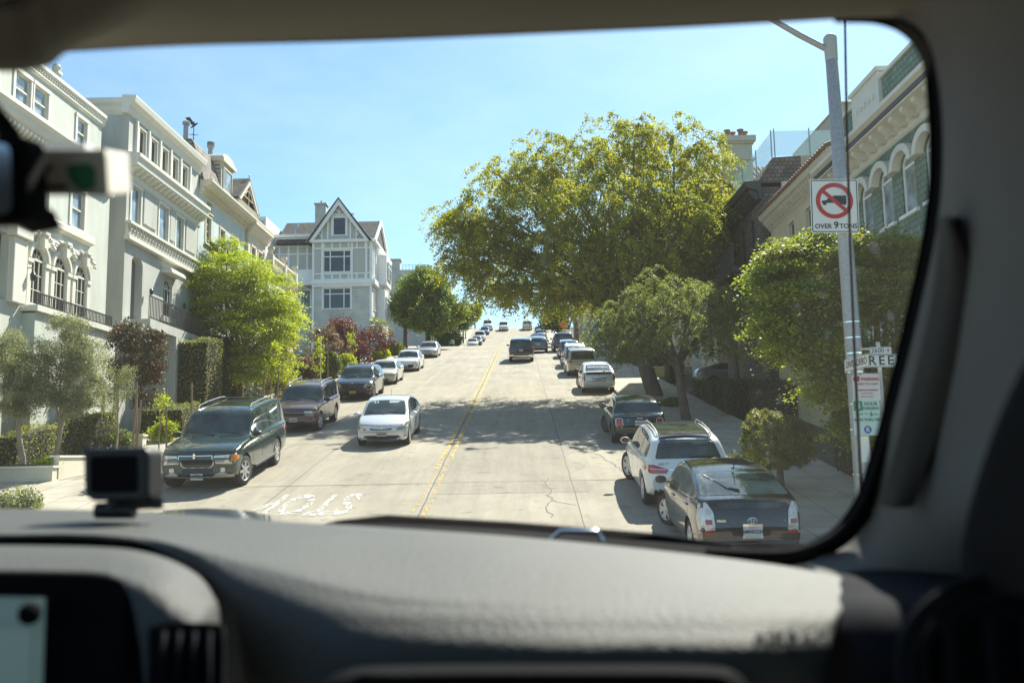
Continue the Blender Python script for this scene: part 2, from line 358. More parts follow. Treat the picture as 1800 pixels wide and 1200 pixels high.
def mat_worn(name, c, worn, scale=7.0, rough=0.7):
    m, n, b, l = newmat(name); b.inputs['Base Color'].default_value = (*c, 1); b.inputs['Roughness'].default_value = rough
    out = n.nodes['Material Output']; tc = n.nodes.new('ShaderNodeTexCoord')
    mp = n.nodes.new('ShaderNodeMapping'); mp.inputs['Scale'].default_value = (1.0, 0.35, 1); l(tc.outputs['Object'], mp.inputs[0])
    t = n.nodes.new('ShaderNodeTexNoise'); t.inputs['Scale'].default_value = scale; t.inputs['Detail'].default_value = 8; t.inputs['Roughness'].default_value = 0.75; l(mp.outputs[0], t.inputs['Vector'])
    r = n.nodes.new('ShaderNodeValToRGB'); r.color_ramp.elements[0].position = worn; r.color_ramp.elements[1].position = worn + 0.05; l(t.outputs[0], r.inputs[0])
    tr = n.nodes.new('ShaderNodeBsdfTransparent'); ms = n.nodes.new('ShaderNodeMixShader'); l(r.outputs[0], ms.inputs[0]); l(tr.outputs[0], ms.inputs[1]); l(b.outputs[0], ms.inputs[2]); l(ms.outputs[0], out.inputs[0])
    return m
M_['yellow'] = mat_worn('yellow_road_paint', (0.52, 0.33, 0.06), 0.45); M_['yellowworn'] = mat_worn('worn_yellow_road_paint', (0.52, 0.33, 0.06), 0.53)
M_['whitepaint'] = mat_worn('worn_white_road_paint', (0.56, 0.55, 0.50), 0.47, 13)
mb = MB()
for x in (0.0, 0.26):
    strip(mb, steps(x, 26.5, x, 104.5), 0.11, 0.010); mb.m = 1; strip(mb, steps(x, 18.2, x, 26.5), 0.11, 0.010); mb.m = 0
upface(mb.build('centre_line', [M_['yellow'], M_['yellowworn']], fix=False))['kind'] = 'structure'
mb = MB(); 
for k in range(2): strip(mb, [(x, 104.4 + k*3.4) for x in np.linspace(-7, 7, 8)], 0.3, 0.010)
strip(mb, [(x, 14.6) for x in np.linspace(-7, -0.3, 5)], 0.3, 0.010)
upface(mb.build('stop_lines', M_['whitepaint'], fix=False))['kind'] = 'structure'
me = text_mesh('STOP', 1.0, 0, 1.12, 0.022); bm = bmesh.new(); bm.from_mesh(me); bmesh.ops.triangulate(bm, faces=bm.faces)
xs = [v.co.x for v in bm.verts]; yv = [v.co.y for v in bm.verts]; kx = 2.2 / (max(xs)-min(xs)); ky = 2.3 / (max(yv)-min(yv))
for v in bm.verts:
    x = -2.55 - v.co.x * kx; y = 20.85 - v.co.y * ky; v.co = (x, y, zr(y) + 0.012)
bm.to_mesh(me); bm.free(); me.materials.clear()
upface(link('road_lettering', me, M_['whitepaint']))['kind'] = 'structure'
# utility covers set in the pavement and road
for k, (x, y, r, lb) in enumerate([(-8.4, 17.4, 0.33, 'round iron cover in the pavement at the left corner'), (2.2, 60.5, 0.32, 'round iron cover in the road up the hill')]):
    mb = MB(); sg = 0.142 if abs(x) > 7.1 else 0.004; mb.lathe([(r, 0), (r, 0.004), (r-0.03, 0.006), (r-0.05, 0.002), (0.001, 0.003)], (0, 0, 0), n=24)
    o = mb.build('utility_cover', mat('cover_iron' + str(k), (0.12, 0.10, 0.085), 0.7)); o.location = (x, y, zr(y) + sg); o.rotation_euler = (slope(y), 0, 0); tag(o, lb, 'utility cover')
# ================================================================ vehicles
TPL = {
 'boxsuv': dict(top=[(0,.43),(.008,.50),(.05,.565),(.17,.61),(.265,.635),(.42,.955),(.5,.985),(.75,1),(.925,.975),(.962,.86),(.985,.64),(.992,.58),(1,.46)],
   belt=[(0,.40),(.05,.51),(.265,.59),(.8,.605),(.96,.60),(.985,.58),(1,.44)], bot=[(0,.22),(.06,.165),(.2,.155),(.85,.16),(.96,.2),(1,.26)],
   wid=[(0,.88),(.03,.94),(.12,.985),(.4,1),(.85,.995),(.96,.96),(1,.91)], wr=.80, cowl=.265, head=.42, cf=.16, cb=.06, win=(.30,.925), rg=(.65,.92)),
 'suv': dict(top=[(0,.42),(.012,.50),(.05,.56),(.16,.63),(.255,.665),(.41,.955),(.51,.997),(.66,.99),(.82,.945),(.87,.91),(.935,.72),(.965,.64),(.985,.58),(1,.45)],
   belt=[(0,.38),(.05,.50),(.26,.61),(.7,.645),(.93,.65),(.965,.60),(1,.43)], bot=[(0,.20),(.06,.145),(.2,.135),(.85,.15),(.96,.2),(1,.27)],
   wid=[(0,.80),(.03,.90),(.12,.975),(.4,1),(.82,1),(.94,.95),(1,.84)], wr=.72, cowl=.255, head=.41, cf=.26, cb=.16, win=(.28,.89), rg=(.68,.88)),
 'prius': dict(top=[(0,.38),(.012,.46),(.06,.54),(.15,.62),(.20,.655),(.38,.945),(.48,.998),(.60,.985),(.78,.885),(.915,.755),(.955,.735),(.965,.70),(.985,.60),(1,.45)],
   belt=[(0,.34),(.05,.45),(.20,.585),(.7,.64),(.93,.68),(.965,.64),(1,.42)], bot=[(0,.18),(.06,.13),(.2,.12),(.85,.13),(.96,.18),(1,.25)],
   wid=[(0,.81),(.03,.90),(.12,.97),(.4,1),(.8,1),(.94,.97),(1,.90)], wr=.755, cowl=.20, head=.38, cf=.25, cb=.10, win=(.235,.80), rg=(.755,.93)),
 'sedan': dict(top=[(0,.36),(.012,.47),(.05,.54),(.17,.62),(.27,.655),(.41,.955),(.51,1.0),(.66,.965),(.82,.715),(.9,.70),(.965,.685),(.985,.62),(1,.45)],
   belt=[(0,.32),(.05,.47),(.27,.60),(.82,.65),(.965,.64),(1,.42)], bot=[(0,.18),(.06,.13),(.2,.12),(.85,.13),(.96,.18),(1,.25)],
   wid=[(0,.84),(.03,.92),(.12,.98),(.4,1),(.8,1),(.95,.95),(1,.88)], wr=.72, cowl=.27, head=.41, cf=.24, cb=.14, win=(.30,.79), rg=(.74,.92)),
 'van': dict(top=[(0,.38),(.012,.45),(.05,.53),(.12,.61),(.185,.655),(.36,.955),(.48,.998),(.8,.99),(.915,.96),(.955,.82),(.98,.60),(.99,.55),(1,.42)],
   belt=[(0,.34),(.05,.45),(.185,.56),(.9,.59),(.955,.585),(.98,.56),(1,.40)], bot=[(0,.17),(.06,.12),(.2,.11),(.85,.12),(.96,.17),(1,.22)],
   wid=[(0,.82),(.03,.90),(.12,.97),(.4,1),(.85,1),(.96,.96),(1,.90)], wr=.78, cowl=.185, head=.36, cf=.26, cb=.08, win=(.22,.92), rg=(.62,.90)),
 'mini': dict(top=[(0,.42),(.015,.54),(.07,.62),(.2,.665),(.285,.69),(.40,.95),(.5,1),(.68,.985),(.80,.93),(.90,.69),(.955,.68),(.975,.62),(1,.45)],
   belt=[(0,.38),(.05,.57),(.285,.645),(.9,.665),(.955,.655),(1,.42)], bot=[(0,.18),(.06,.13),(.2,.12),(.85,.13),(.96,.18),(1,.25)],
   wid=[(0,.82),(.04,.93),(.15,.985),(.4,.985),(.8,1),(.94,.96),(1,.86)], wr=.74, cowl=.285, head=.40, cf=.22, cb=.14, win=(.32,.74), rg=(.71,.92)),
 'pickup': dict(top=[(0,.45),(.01,.53),(.04,.59),(.16,.62),(.25,.64),(.35,.955),(.42,1),(.52,.99),(.575,.96),(.60,.64),(.61,.625),(.97,.625),(.99,.6),(1,.50)],
   belt=[(0,.42),(.05,.54),(.25,.60),(.58,.605),(.62,.60),(.97,.60),(.99,.57),(1,.48)], bot=[(0,.25),(.06,.2),(.2,.19),(.85,.2),(.96,.23),(1,.30)],
   wid=[(0,.88),(.03,.94),(.12,.985),(.4,1),(.85,.995),(.96,.98),(1,.95)], wr=.76, cowl=.25, head=.35, cf=.12, cb=.02, win=(.28,.565), rg=(.66,.92)),
}
def rounded(pts, r, n=4):
    out = []; N = len(pts)
    for i in range(N):
        p = Vector(pts[i]); a = Vector(pts[i-1]) - p; b = Vector(pts[(i+1) % N]) - p; rr = min(r, a.length*0.45, b.length*0.45)
        p0 = p + a.normalized()*rr; p1 = p + b.normalized()*rr
        for k in range(n+1):
            t = k/n; q = p0*(1-t)**2 + p*2*t*(1-t) + p1*t*t; out.append((q.x, q.y))
    return out
def clean(pts):
    o = [pts[0]]
    for p in pts[1:]:
        if (Vector(p)-Vector(o[-1])).length > 2e-3: o.append(p)
    if (Vector(o[0])-Vector(o[-1])).length < 2e-3: o.pop()
    return o
def project(bvh, pts, plane, off=0.006, res=0.09, rim=0.012):
    """outline in a side/front/rear/top view laid over the body surface: a thin shell with its own rim"""
    pts = clean(pts); us = [p[0] for p in pts]; vs_ = [p[1] for p in pts]
    V2 = [Vector(p) for p in pts]; E = [(i, (i+1) % len(pts)) for i in range(len(pts))]
    # densify the outline
    P = []
    for i in range(len(V2)):
        a = V2[i]; b = V2[(i+1) % len(V2)]; n = max(1, int((b-a).length/res))
        for k in range(n): P.append(a + (b-a)*k/n)
    nb = len(P); E = [(i, (i+1) % nb) for i in range(nb)]
    def inside(x, y):
        c = False; j = nb-1
        for i in range(nb):
            if ((P[i].y > y) != (P[j].y > y)) and (x < (P[j].x-P[i].x)*(y-P[i].y)/(P[j].y-P[i].y)+P[i].x): c = not c
            j = i
        return c
    G = []
    u = min(us) + res/2
    while u < max(us):
        v = min(vs_) + res/2
        while v < max(vs_):
            if inside(u, v) and min((p-Vector((u, v))).length for p in P) > res*0.35: G.append(Vector((u, v)))
            v += res
        u += res
    rv, re_, rf, *_ = delaunay_2d_cdt(P + G, E, [], 1, 1e-5)
    D = {'F': Vector((0, -1, 0)), 'B': Vector((0, 1, 0)), 'R': Vector((-1, 0, 0)), 'L': Vector((1, 0, 0)), 'T': Vector((0, 0, -1))}[plane]
    hits = []
    for p in rv:
        o = {'F': (p.x, 9, p.y), 'B': (p.x, -9, p.y), 'R': (9, p.x, p.y), 'L': (-9, p.x, p.y), 'T': (p.x, p.y, 9)}[plane]
        h = bvh.ray_cast(Vector(o), D); hits.append((h[0], h[1]) if h[0] is not None else (None, None))
    bm = bmesh.new(); top = []
    for h, n in hits:
        if h is None: top.append(None); continue
        nn = n if n.dot(D) < 0 else -n
        top.append(bm.verts.new(h + (nn*0.6 - D*0.4).normalized()*off))
    for f in rf:
        if all(top[i] is not None for i in f) and len(set(f)) == 3:
            q = [top[i] for i in f]
            if max((q[i].co-q[i-1].co).length for i in range(3)) > 0.6: continue
            try: bm.faces.new(q)
            except ValueError: pass
    bmesh.ops.recalc_face_normals(bm, faces=bm.faces)
    s = sum((f.normal.dot(D) * f.calc_area() for f in bm.faces), 0)
    if s > 0: bmesh.ops.reverse_faces(bm, faces=bm.faces)
    be = [e for e in bm.edges if len(e.link_faces) == 1]
    if be and rim:
        ex = bmesh.ops.extrude_edge_only(bm, edges=be)
        for v in [g for g in ex['geom'] if isinstance(g, bmesh.types.BMVert)]: v.co += D*rim
    for v in [v for v in bm.verts if not v.link_faces]: bm.verts.remove(v)
    me = bpy.data.meshes.new('patch'); bm.to_mesh(me); bm.free(); return me
def paint(name, c, metal=0.35, rough=0.32, coat=1.0):
    m = mat(name, c, rough, metal, coat=coat); return m
def make_wheel(parent, x, y, r, w, side, steer, rimmat, nsp, detail=True):
    h = MB(); h.lathe([(r*0.60, -w*0.2), (r*0.60, w*0.12), (0.001, w*0.12)], axis='x', n=20)
    hub = h.build('wheel', M_['black'], parent, smooth=40); hub.location = (x, y, r); hub.rotation_euler = (0, 0, steer)
    t = MB(); t.lathe([(r*0.64, -w*.5), (r*0.9, -w*.5), (r*0.985, -w*.42), (r, -w*.25), (r, w*.25), (r*0.985, w*.42), (r*0.9, w*.5), (r*0.68, w*.49), (r*0.64, w*.42), (r*0.64, -w*.5)], axis='x', n=32, cap=False)
    t.build('tyre', M_['rubber'], hub, smooth=40)
    m = MB(); s = side
    m.lathe([(r*0.60, s*w*.10), (r*0.62, s*w*.40), (r*0.665, s*w*.50), (r*0.65, s*w*.51), (r*0.605, s*w*.45), (r*0.585, s*w*.10)], axis='x', n=32, cap=False)
    for k in range(nsp):
        a = 2*math.pi*k/nsp
        for da in ((-0.10, 0.10) if nsp == 5 else (0,)):
            c1, s1 = math.cos(a+da*2.2), math.sin(a+da*2.2); c0, s0 = math.cos(a), math.sin(a); tw = 0.035 if nsp < 9 else 0.022
            p0 = Vector((s*w*.40, c0*r*.10, s0*r*.10)); p1 = Vector((s*w*.41, c1*r*.61, s1*r*.61)); tn = Vector((0, -s1, c1))
            q = [p0 + tn*tw*0.9*r/.3, p0 - tn*tw*0.9*r/.3, p1 - tn*tw*0.7*r/.3, p1 + tn*tw*0.7*r/.3]
            m.prism(q, (s*w*.07, 0, 0))
    m.lathe([(r*.16, s*w*.36), (r*.16, s*w*.47), (r*.10, s*w*.50), (0.001, s*w*.50)], axis='x', n=16)
    m.build('rim', rimmat, hub, smooth=35)
    return hub
def car(name, label, cat, x, y, heading, T, L, Wd, H, paintm, wheels=(.17, .80), wr=.33, front=None, rear=None, rails=False, cladding=None, cladz=.3, group=None, steer=0.0, rimmat=None, nsp=7,
        glass=None, mirrors=True, plate=None, detail=True, roofmat=None, handle=True, extras=None, panes=(.30, .50, .72), z=None, pitch=None):
    tp = TPL[T]; hw = Wd/2
    fc = {k: _pchip(np.array([p[0] for p in tp[k]])*L, np.array([p[1] for p in tp[k]])*(hw if k == 'wid' else H)) for k in ('top', 'belt', 'bot', 'wid')}
    ztR = H; zsR = float(fc['belt'](L*.5))
    def yy(s, q=0.9): return L/2 - s - tp['cf']*q*max(0, 1-s/(.42*L)) + tp['cb']*q*max(0, 1-(L-s)/(.3*L))
    def wtop(s):
        g = min(1, max(0, (float(fc['top'](s)) - float(fc['belt'](s)))/(ztR - zsR))); return .94*float(fc['wid'](s))*(1-g) + tp['wr']*hw*g
    def crown(s): return .035 + .012*min(1, max(0, (float(fc['top'](s))-float(fc['belt'](s)))/(ztR-zsR)))
    def half(s):
        w = float(fc['wid'](s)); zb = float(fc['bot'](s)); zs = float(fc['belt'](s)); zt = float(fc['top'](s)); cr = crown(s)
        wt = wtop(s); h = max(zt - cr - zs, 0.012); w9 = .94*w; d = zs - zb
        lp = lambda t: w9 + (wt - w9)*t
        P = [(0, zb), (.5*w, zb), (.86*w, zb+.01), (.955*w, zb+.05), (.985*w, zb+.22*d), (.995*w, zb+.42*d), (1.0*w, zb+.62*d), (.998*w, zb+.80*d), (.988*w, zb+.90*d), (.97*w, zs-.018), (w9, zs+min(.008, h*.3)),
             (lp(.14), zs+.14*h), (lp(.4), zs+.4*h), (lp(.68), zs+.68*h), (lp(.88), zs+.88*h), (lp(.98)-.012, zs+.975*h)]
        for q in (.93, .80, .55, .28, 0): P.append((wt*q, zt - cr*q*q))
        return P, w
    ss = sorted(set(list(np.linspace(0, L, 46)) + [p[0]*L for p in tp['top']] + [.004*L, .02*L, .98*L, .996*L]))
    rows = []
    for s in ss:
        P, w = half(s); ring = []
        for (px, pz) in P + [(-a, b) for a, b in P[-2:0:-1]]:
            q = (px/w)**2; yv_ = L/2 - s - tp['cf']*q*max(0, 1-s/(.42*L)) + tp['cb']*q*max(0, 1-(L-s)/(.3*L)); ring.append((px, yv_, pz))
        rows.append(ring)
    vs, fs = grid_mesh(rows, True, False)
    n = len(rows[0])
    for base, rev in ((0, True), ((len(rows)-1)*n, False)):     # end caps as strips across
        for k in range(n//2):
            a, b = k, k+1; c, d = (n-k-1) % n, (n-k) % n
            q = [base+a, base+b, base+c, base+d]; q = list(dict.fromkeys(q))
            if len(q) >= 3: fs.append(tuple(q if rev else q[::-1]))
    me = bpy.data.meshes.new('b'); me.from_pydata(vs, [], fs); bm = bmesh.new(); bm.from_mesh(me); bmesh.ops.recalc_face_normals(bm, faces=bm.faces); bm.to_mesh(me); bm.free()
    tmp = bpy.data.objects.new('b', me); COL.objects.link(tmp)
    mats = [paintm, M_['black'], cladding or M_['black'], roofmat or paintm]
    for m in mats: me.materials.append(m)
    # wheel wells
    cb = MB(); wl = Wd*.115 + .02
    for sw in wheels:
        for sd_ in (1, -1): cb.lathe([(wr*1.16, sd_*(hw+.2)), (wr*1.16, sd_*(hw-.34))], (0, L/2-sw*L, wr*1.02), axis='x', n=36)
    cme = cb.mesh('c'); cme.materials.append(M_['black']); cme.materials.append(M_['black']); cme.polygons.foreach_set('material_index', [1]*len(cme.polygons))
    ct = bpy.data.objects.new('c', cme); COL.objects.link(ct)
    md = tmp.modifiers.new('b', 'BOOLEAN'); md.object = ct; md.operation = 'DIFFERENCE'; md.solver = 'EXACT'
    dg = bpy.context.evaluated_depsgraph_get(); dg.update(); nme = bpy.data.meshes.new_from_object(tmp.evaluated_get(dg))
    bpy.data.objects.remove(tmp); bpy.data.objects.remove(ct)
    for p in nme.polygons:
        c = p.center
        if p.material_index == 0:
            if c.z < float(fc['bot'](min(max(L/2-c.y, 0), L))) + .035: p.material_index = 1
            elif c.z < cladz*1.0 and cladding: p.material_index = 2
            elif roofmat and c.z > float(fc['belt'](min(max(L/2-c.y, 0), L))) + .05 and tp['cowl']*L < L/2-c.y < .92*L: p.material_index = 3
    a = (slope(y) if pitch is None else pitch)
    root = empty(name, (x, y, (zr(y) if z is None else z)), ((a if math.cos(heading) > 0 else -a) * abs(math.cos(heading)), 0, heading), label, cat, group)
    nme.materials.clear(); body = link('body', nme, mats, root); sharp(nme, 38)
    bm = bmesh.new(); bm.from_mesh(nme); bvh = BVHTree.FromBMesh(bm); bm.free()
    gl = glass or M_['carglass']
    def dec(nm, pts, plane, m, off=.006, res=.09, rim=.012, par=None):
        me_ = project(bvh, pts, plane, off, res, rim)
        if not len(me_.polygons): return None
        o = link(nm, me_, m, par or root); sharp(me_, 50); return o
    # windscreen
    sc, sh = tp['cowl']*L, tp['head']*L
    def lineF(s, k, dz): return [(t*wtop(s)*k, float(fc['top'](s)) - crown(s)*t*t*k*k + dz) for t in np.linspace(-1, 1, 7)]
    dec('windshield', lineF(sc, .90, .012) + lineF(sh, .88, -.02)[::-1], 'F', gl)
    z0, z1 = tp['rg'][0]*H, tp['rg'][1]*H
    def sat(zv):    # station on the tail with top == zv
        lo, hi = .55*L, L
        for _ in range(30):
            mid = (lo+hi)/2
            if float(fc['top'](mid)) > zv: lo = mid
            else: hi = mid
        return lo
    rgk = (rear or {}).get('glass', (.86, .84))
    def lineR(zv, k): s = sat(zv); return [(t*wtop(s)*k, zv - crown(s)*t*t*.6) for t in np.linspace(-1, 1, 7)]
    rgl = dec('rear_window', rounded(lineR(z0, rgk[0]) + lineR(z1, rgk[1])[::-1], .05), 'B', gl)
    # side glass
    s0, s1 = tp['win'][0]*L, tp['win'][1]*L; cuts = [s0] + [p*L for p in panes] + [s1]
    if panes and panes[0] <= tp['win'][0] + .02: cuts = [s0] + [p*L for p in panes[1:]] + [s1]
    for i in range(len(cuts)-1):
        a0, a1 = cuts[i] + .025, cuts[i+1] - .025; lo = []; up = []
        for s in np.linspace(a0, a1, 12):
            zs = float(fc['belt'](s)); hgt = float(fc['top'](s)) - crown(s) - zs; zl = zs + .035; zu = zs + .90*hgt - .02
            if zu - zl > .035: lo.append((yy(s), zl)); up.append((yy(s), zu))
        if len(lo) > 2:
            for pl in 'RL': dec('side_window', rounded(lo + up[::-1], .03, 2), pl, gl, .005)
    # door seams
    def seg(p, q, w=.012):
        d = (Vector(q)-Vector(p)).normalized(); nn = Vector((-d.y, d.x))*w/2; P, Q = Vector(p), Vector(q)
        return [tuple(P+nn), tuple(P-nn), tuple(Q-nn), tuple(Q+nn)]
    if detail:
        for pl in 'RL':
            for sx in [wheels[0]*L + wr*1.45] + [c_ for c_ in cuts[1:3]]:
                dec('door_seam', seg((yy(sx), .30*H if not cladding else cladz+.02), (yy(sx), float(fc['belt'](sx))-.005)), pl, M_['black'], .0025, .12, 0, body)
            if handle:
                for sx in cuts[1:3]:
                    hb = MB(); sg = 1 if pl == 'R' else -1; zz = float(fc['belt'](sx)) - .10
                    hb.box(sg*(hw*.985), sg*(hw*.985+.03), yy(sx)+.05, yy(sx)+.22, zz-.018, zz+.018)
                    hb.build('door_handle', paintm, root, 40, bevel=.008)
        sx = sc*.98
        hs = dec('bonnet_seam', seg((-.9*wtop(sc*.25), float(fc['top'](.035*L))-.03), (.9*wtop(sc*.25), float(fc['top'](.035*L))-.03)), 'F', M_['black'], .0025, .1, 0, body)
    # wheels
    rm = rimmat or ALLOY
    for i, sw in enumerate(wheels):
        for sd_ in (1, -1):
            tw = .21 if wr < .34 else .25
            make_wheel(root, sd_*(hw-tw/2-.03), L/2-sw*L, wr, tw, sd_, steer if i == 0 else 0, rm, nsp)
    if mirrors:
        for sd_ in (1, -1):
            mz = float(fc['belt'](sc*1.12)) + .09; my = yy(sc*1.18); mm = MB()
            mm.lathe([(.001, -.09), (.05, -.085), (.085, -.05), (.095, 0), (.088, .03)], axis='y', n=14)
            me_ = mm.mesh('m'); me_.transform(Matrix.Translation((sd_*(hw+.08), my, mz)) @ Matrix.Diagonal((1.25, -1, .85, 1))); mo = link('wing_mirror', me_, mirrors if mirrors is not True else paintm, root); sharp(me_, 50)
            g = MB(); g.lathe([(.082, 0), (.001, -.001)], axis='y', n=14); ge = g.mesh('g'); ge.transform(Matrix.Translation((sd_*(hw+.08), my-.035, mz)) @ Matrix.Diagonal((1.2, 1, .8, 1))); link('mirror_glass', ge, M_['carglass'], mo)
            a_ = MB(); a_.box(sd_*(hw*.9), sd_*(hw+.03), my-.02, my+.03, mz-.05, mz-.02); a_.build('mirror_arm', M_['black'], mo)
    if rails:
        for sd_ in (1, -1):
            rx = sd_*(tp['wr']*hw - .09); pts = [(rx, yy(s), float(fc['top'](s)) - .01 + e) for s, e in ((.44*L, -.01), (.47*L, .05), (.62*L, .055), (.78*L, .055), (.86*L if T == 'boxsuv' else .82*L, .05), (.90*L if T == 'boxsuv' else .85*L, -.01))]
            rb = MB(); rb.tube(pts, .017, 8); rb.build('roof_rail', rails, root, 40)
    # ---- front details (x in half widths, z in heights)
    sc2 = lambda P, m=1: [(m*p[0]*hw, p[1]*H) for p in P]
    def both(nm, P, plane, m, **k):
        for sg in (1, -1): dec(nm, sc2(P, sg), plane, m, **k)
    if front:
        for it in front:
            nm, P, m = it[0], it[1], it[2]; o = it[3] if len(it) > 3 else {}
            if o.get('pair'): both(nm, rounded(P, o.get('r', .03), 3), 'F', m, off=o.get('off', .008), res=.07)
            else: dec(nm, sc2(rounded(P, o.get('r', .03), 3)), 'F', m, off=o.get('off', .006), res=.08)
    if rear:
        for it in rear.get('items', []):
            nm, P, m = it[0], it[1], it[2]; o = it[3] if len(it) > 3 else {}
            if o.get('pair'): both(nm, rounded(P, o.get('r', .03), 3), o.get('plane', 'B'), m, off=o.get('off', .008), res=.07)
            else: dec(nm, sc2(rounded(P, o.get('r', .03), 3)), o.get('plane', 'B'), m, off=o.get('off', .006), res=.08)
    def surf(pl, x_, z_):
        o_, d_ = ((x_, 9, z_), (0, -1, 0)) if pl == 'F' else ((x_, -9, z_), (0, 1, 0)); h = bvh.ray_cast(Vector(o_), Vector(d_)); return h[0]
    if plate:
        for pl, zz, txt in plate:
            zc = zz*H; hit = surf(pl, 0, zc) or Vector((0, L/2 if pl == 'F' else -L/2, zc)); hit2 = surf(pl, 0, zc+.07) or hit; hit3 = surf(pl, 0, zc-.07) or hit
            sg = 1 if pl == 'F' else -1; yp = sg*max(sg*hit.y, sg*hit2.y, sg*hit3.y) + sg*.012
            # plate lettering reads left to right for whoever faces the plate
            RM = Matrix.Translation((0, yp, zc)) @ (Matrix.Rotation(math.pi, 4, 'Z') if pl == 'F' else Matrix.Identity(4)) @ Matrix.Rotation(math.pi/2, 4, 'X')
            pb = MB(lambda p: RM @ Vector(p)); pb.box(-.155, .155, -.079, .079, -.008, .004); po = pb.build('number_plate', PLATE[0] if not str(txt).startswith('!') else PLATE[2], root)
            if txt:
                t_ = txt.lstrip('!'); top = None
                if '|' in t_: top, t_ = t_.split('|')
                text_obj('plate_number', t_, .080, PLATE[1], po, RM @ Matrix.Translation((0, -.008, .006)), .003, .95, 1.05, .003)
                text_obj('plate_state', 'California', .032, PLATE[3], po, RM @ Matrix.Translation((0, .058, .006)), .003)
                if top:
                    for t2, dy in ((top.split('/')[0], .098), (top.split('/')[1], -.098)):
                        fb = MB(lambda p: RM @ Vector(p)); fb.box(-.16, .16, dy-.018, dy+.018, -.008, .002); fb.build('plate_frame', M_['chrome'] if dy > 0 else M_['white'], po)
                        text_obj('frame_lettering', t2, .034, M_['black'], po, RM @ Matrix.Translation((0, dy, .004)), .003)
    if extras: extras(root, locals())
    return root
ALLOY = mat('alloy', (0.50, 0.50, 0.49), 0.35, 0.35)
ALLOYD = mat('dark_alloy', (0.12, 0.12, 0.12), 0.3, 0.3)
PLATE = [mat('plate_white', (0.50, 0.50, 0.48), 0.5), mat('plate_blue', (0.012, 0.02, 0.09), 0.5), mat('plate_orange', (0.62, 0.33, 0.03), 0.5), mat('plate_red', (0.5, 0.05, 0.05), 0.5)]
RED = mat('red_lens', (0.33, 0.012, 0.012), 0.12, coat=1.0); REDD = mat('dark_red_lens', (0.16, 0.008, 0.01), 0.1, coat=1.0)
CLEAR = mat('lamp_lens', (0.50, 0.51, 0.50), 0.12, 0.55, var=0.45, scale=16, coat=1.0); AMBER = mat('amber_lens', (0.65, 0.22, 0.03), 0.15, coat=1.0)
TCLEAR = mat('clear_tail_lens', (0.55, 0.53, 0.50), 0.15, 0.2, var=0.3, scale=14, coat=1.0)
# ================================================================ the cars
def ring(mb, cx, cz, rx, rz, y, w=.007, n=24, dirn=-1):
    pts = [(cx + rx*math.cos(2*math.pi*k/n), y, cz + rz*math.sin(2*math.pi*k/n)) for k in range(n+1)]; mb.tube(pts, w, 6, False)
def hitp(bvh, pl, x, z):
    o_, d_ = ((x, 9, z), (0, -1, 0)) if pl == 'F' else ((x, -9, z), (0, 1, 0)); h = bvh.ray_cast(Vector(o_), Vector(d_))[0]; return h.y
def lettering(root, bvh, pl, x, z, txt, size, m=None, name='badge_lettering'):
    y = hitp(bvh, pl, x, z); sg = 1 if pl == 'F' else -1
    RM = Matrix.Translation((x, y + sg*.012, z)) @ (Matrix.Rotation(math.pi, 4, 'Z') if pl == 'F' else Matrix.Identity(4)) @ Matrix.Rotation(math.pi/2, 4, 'X')
    return text_obj(name, txt, size, m or M_['chrome'], root, RM, .012, 1.0, 1.15, .002)
def oval_emblem(root, bvh, pl, z, r=.06):
    y = hitp(bvh, pl, 0, z) + (.012 if pl == 'F' else -.012); mb = MB()
    ring(mb, 0, z, r, r*.66, y); ring(mb, 0, z, r*.30, r*.62, y); ring(mb, 0, z + r*.26, r*.68, r*.30, y)
    b = mb.build('emblem', M_['chrome'], root, 60)
    return b
def wiper(root, bvh, pl, pts, w=.012):
    mb = MB(); sg = 1 if pl == 'F' else -1; P = []
    for x, z in pts: P.append((x, hitp(bvh, pl, x, z) + sg*.03, z))
    mb.tube(P, w, 6); mb.build('wiper', M_['black'], root, 50)
def two_front_wipers(root, e):
    L, H, hw, b = e['L'], e['H'], e['hw'], e['bvh']; tp = e['tp']; z0 = float(e['fc']['top'](tp['cowl']*L)) + .015
    for xa, xb in ((-.75, -.1), (-.02, .66)):
        wiper(root, b, 'F', [(xa*hw, z0 + .01), ((xa+xb)/2*hw, z0 + .045), (xb*hw, z0 + .07)], .011)
def cabin(root, e):
    pass
GR = paint('dark_green_paint', (0.010, 0.036, 0.028), .3, .25); MAROON = paint('faded_maroon_paint', (0.075, 0.048, 0.048), .35, .38)
NAVY = paint('blue_black_paint', (0.010, 0.014, 0.020), .4, .25); SILVER = paint('silver_paint', (0.66, 0.67, 0.66), .2, .3); BEIGE = paint('champagne_paint', (0.46, 0.43, 0.37), .45, .32)
WHITE = paint('white_car_paint', (0.66, 0.66, 0.64), 0, .3); BLACK = paint('black_car_paint', (0.016, 0.017, 0.018), .25, .2); MGREEN = paint('racing_green_paint', (0.006, 0.030, 0.024), .3, .2)
GREY = paint('grey_car_paint', (0.14, 0.16, 0.18), .5, .3); DARKG = paint('charcoal_car_paint', (0.035, 0.036, 0.036), .4, .3); IVORY = paint('ivory_car_paint', (0.52, 0.50, 0.45), .1, .35); TEAL = paint('pale_green_car_paint', (0.20, 0.26, 0.24), .4, .3); BLUE = paint('dark_blue_car_paint', (0.04, 0.07, 0.11), .4, .3)
CLAD = mat('beige_bumper_plastic', (0.42, 0.38, 0.32), 0.55); GCLAD = mat('grey_bumper_plastic', (0.05, 0.05, 0.05), 0.7)
RAIL = mat('rail_alloy', (0.45, 0.45, 0.45), 0.3, 0.9); CANVAS = mat('black_soft_top', (0.012, 0.012, 0.013), 0.95, bump=.3, bscale=90, spec=.08)
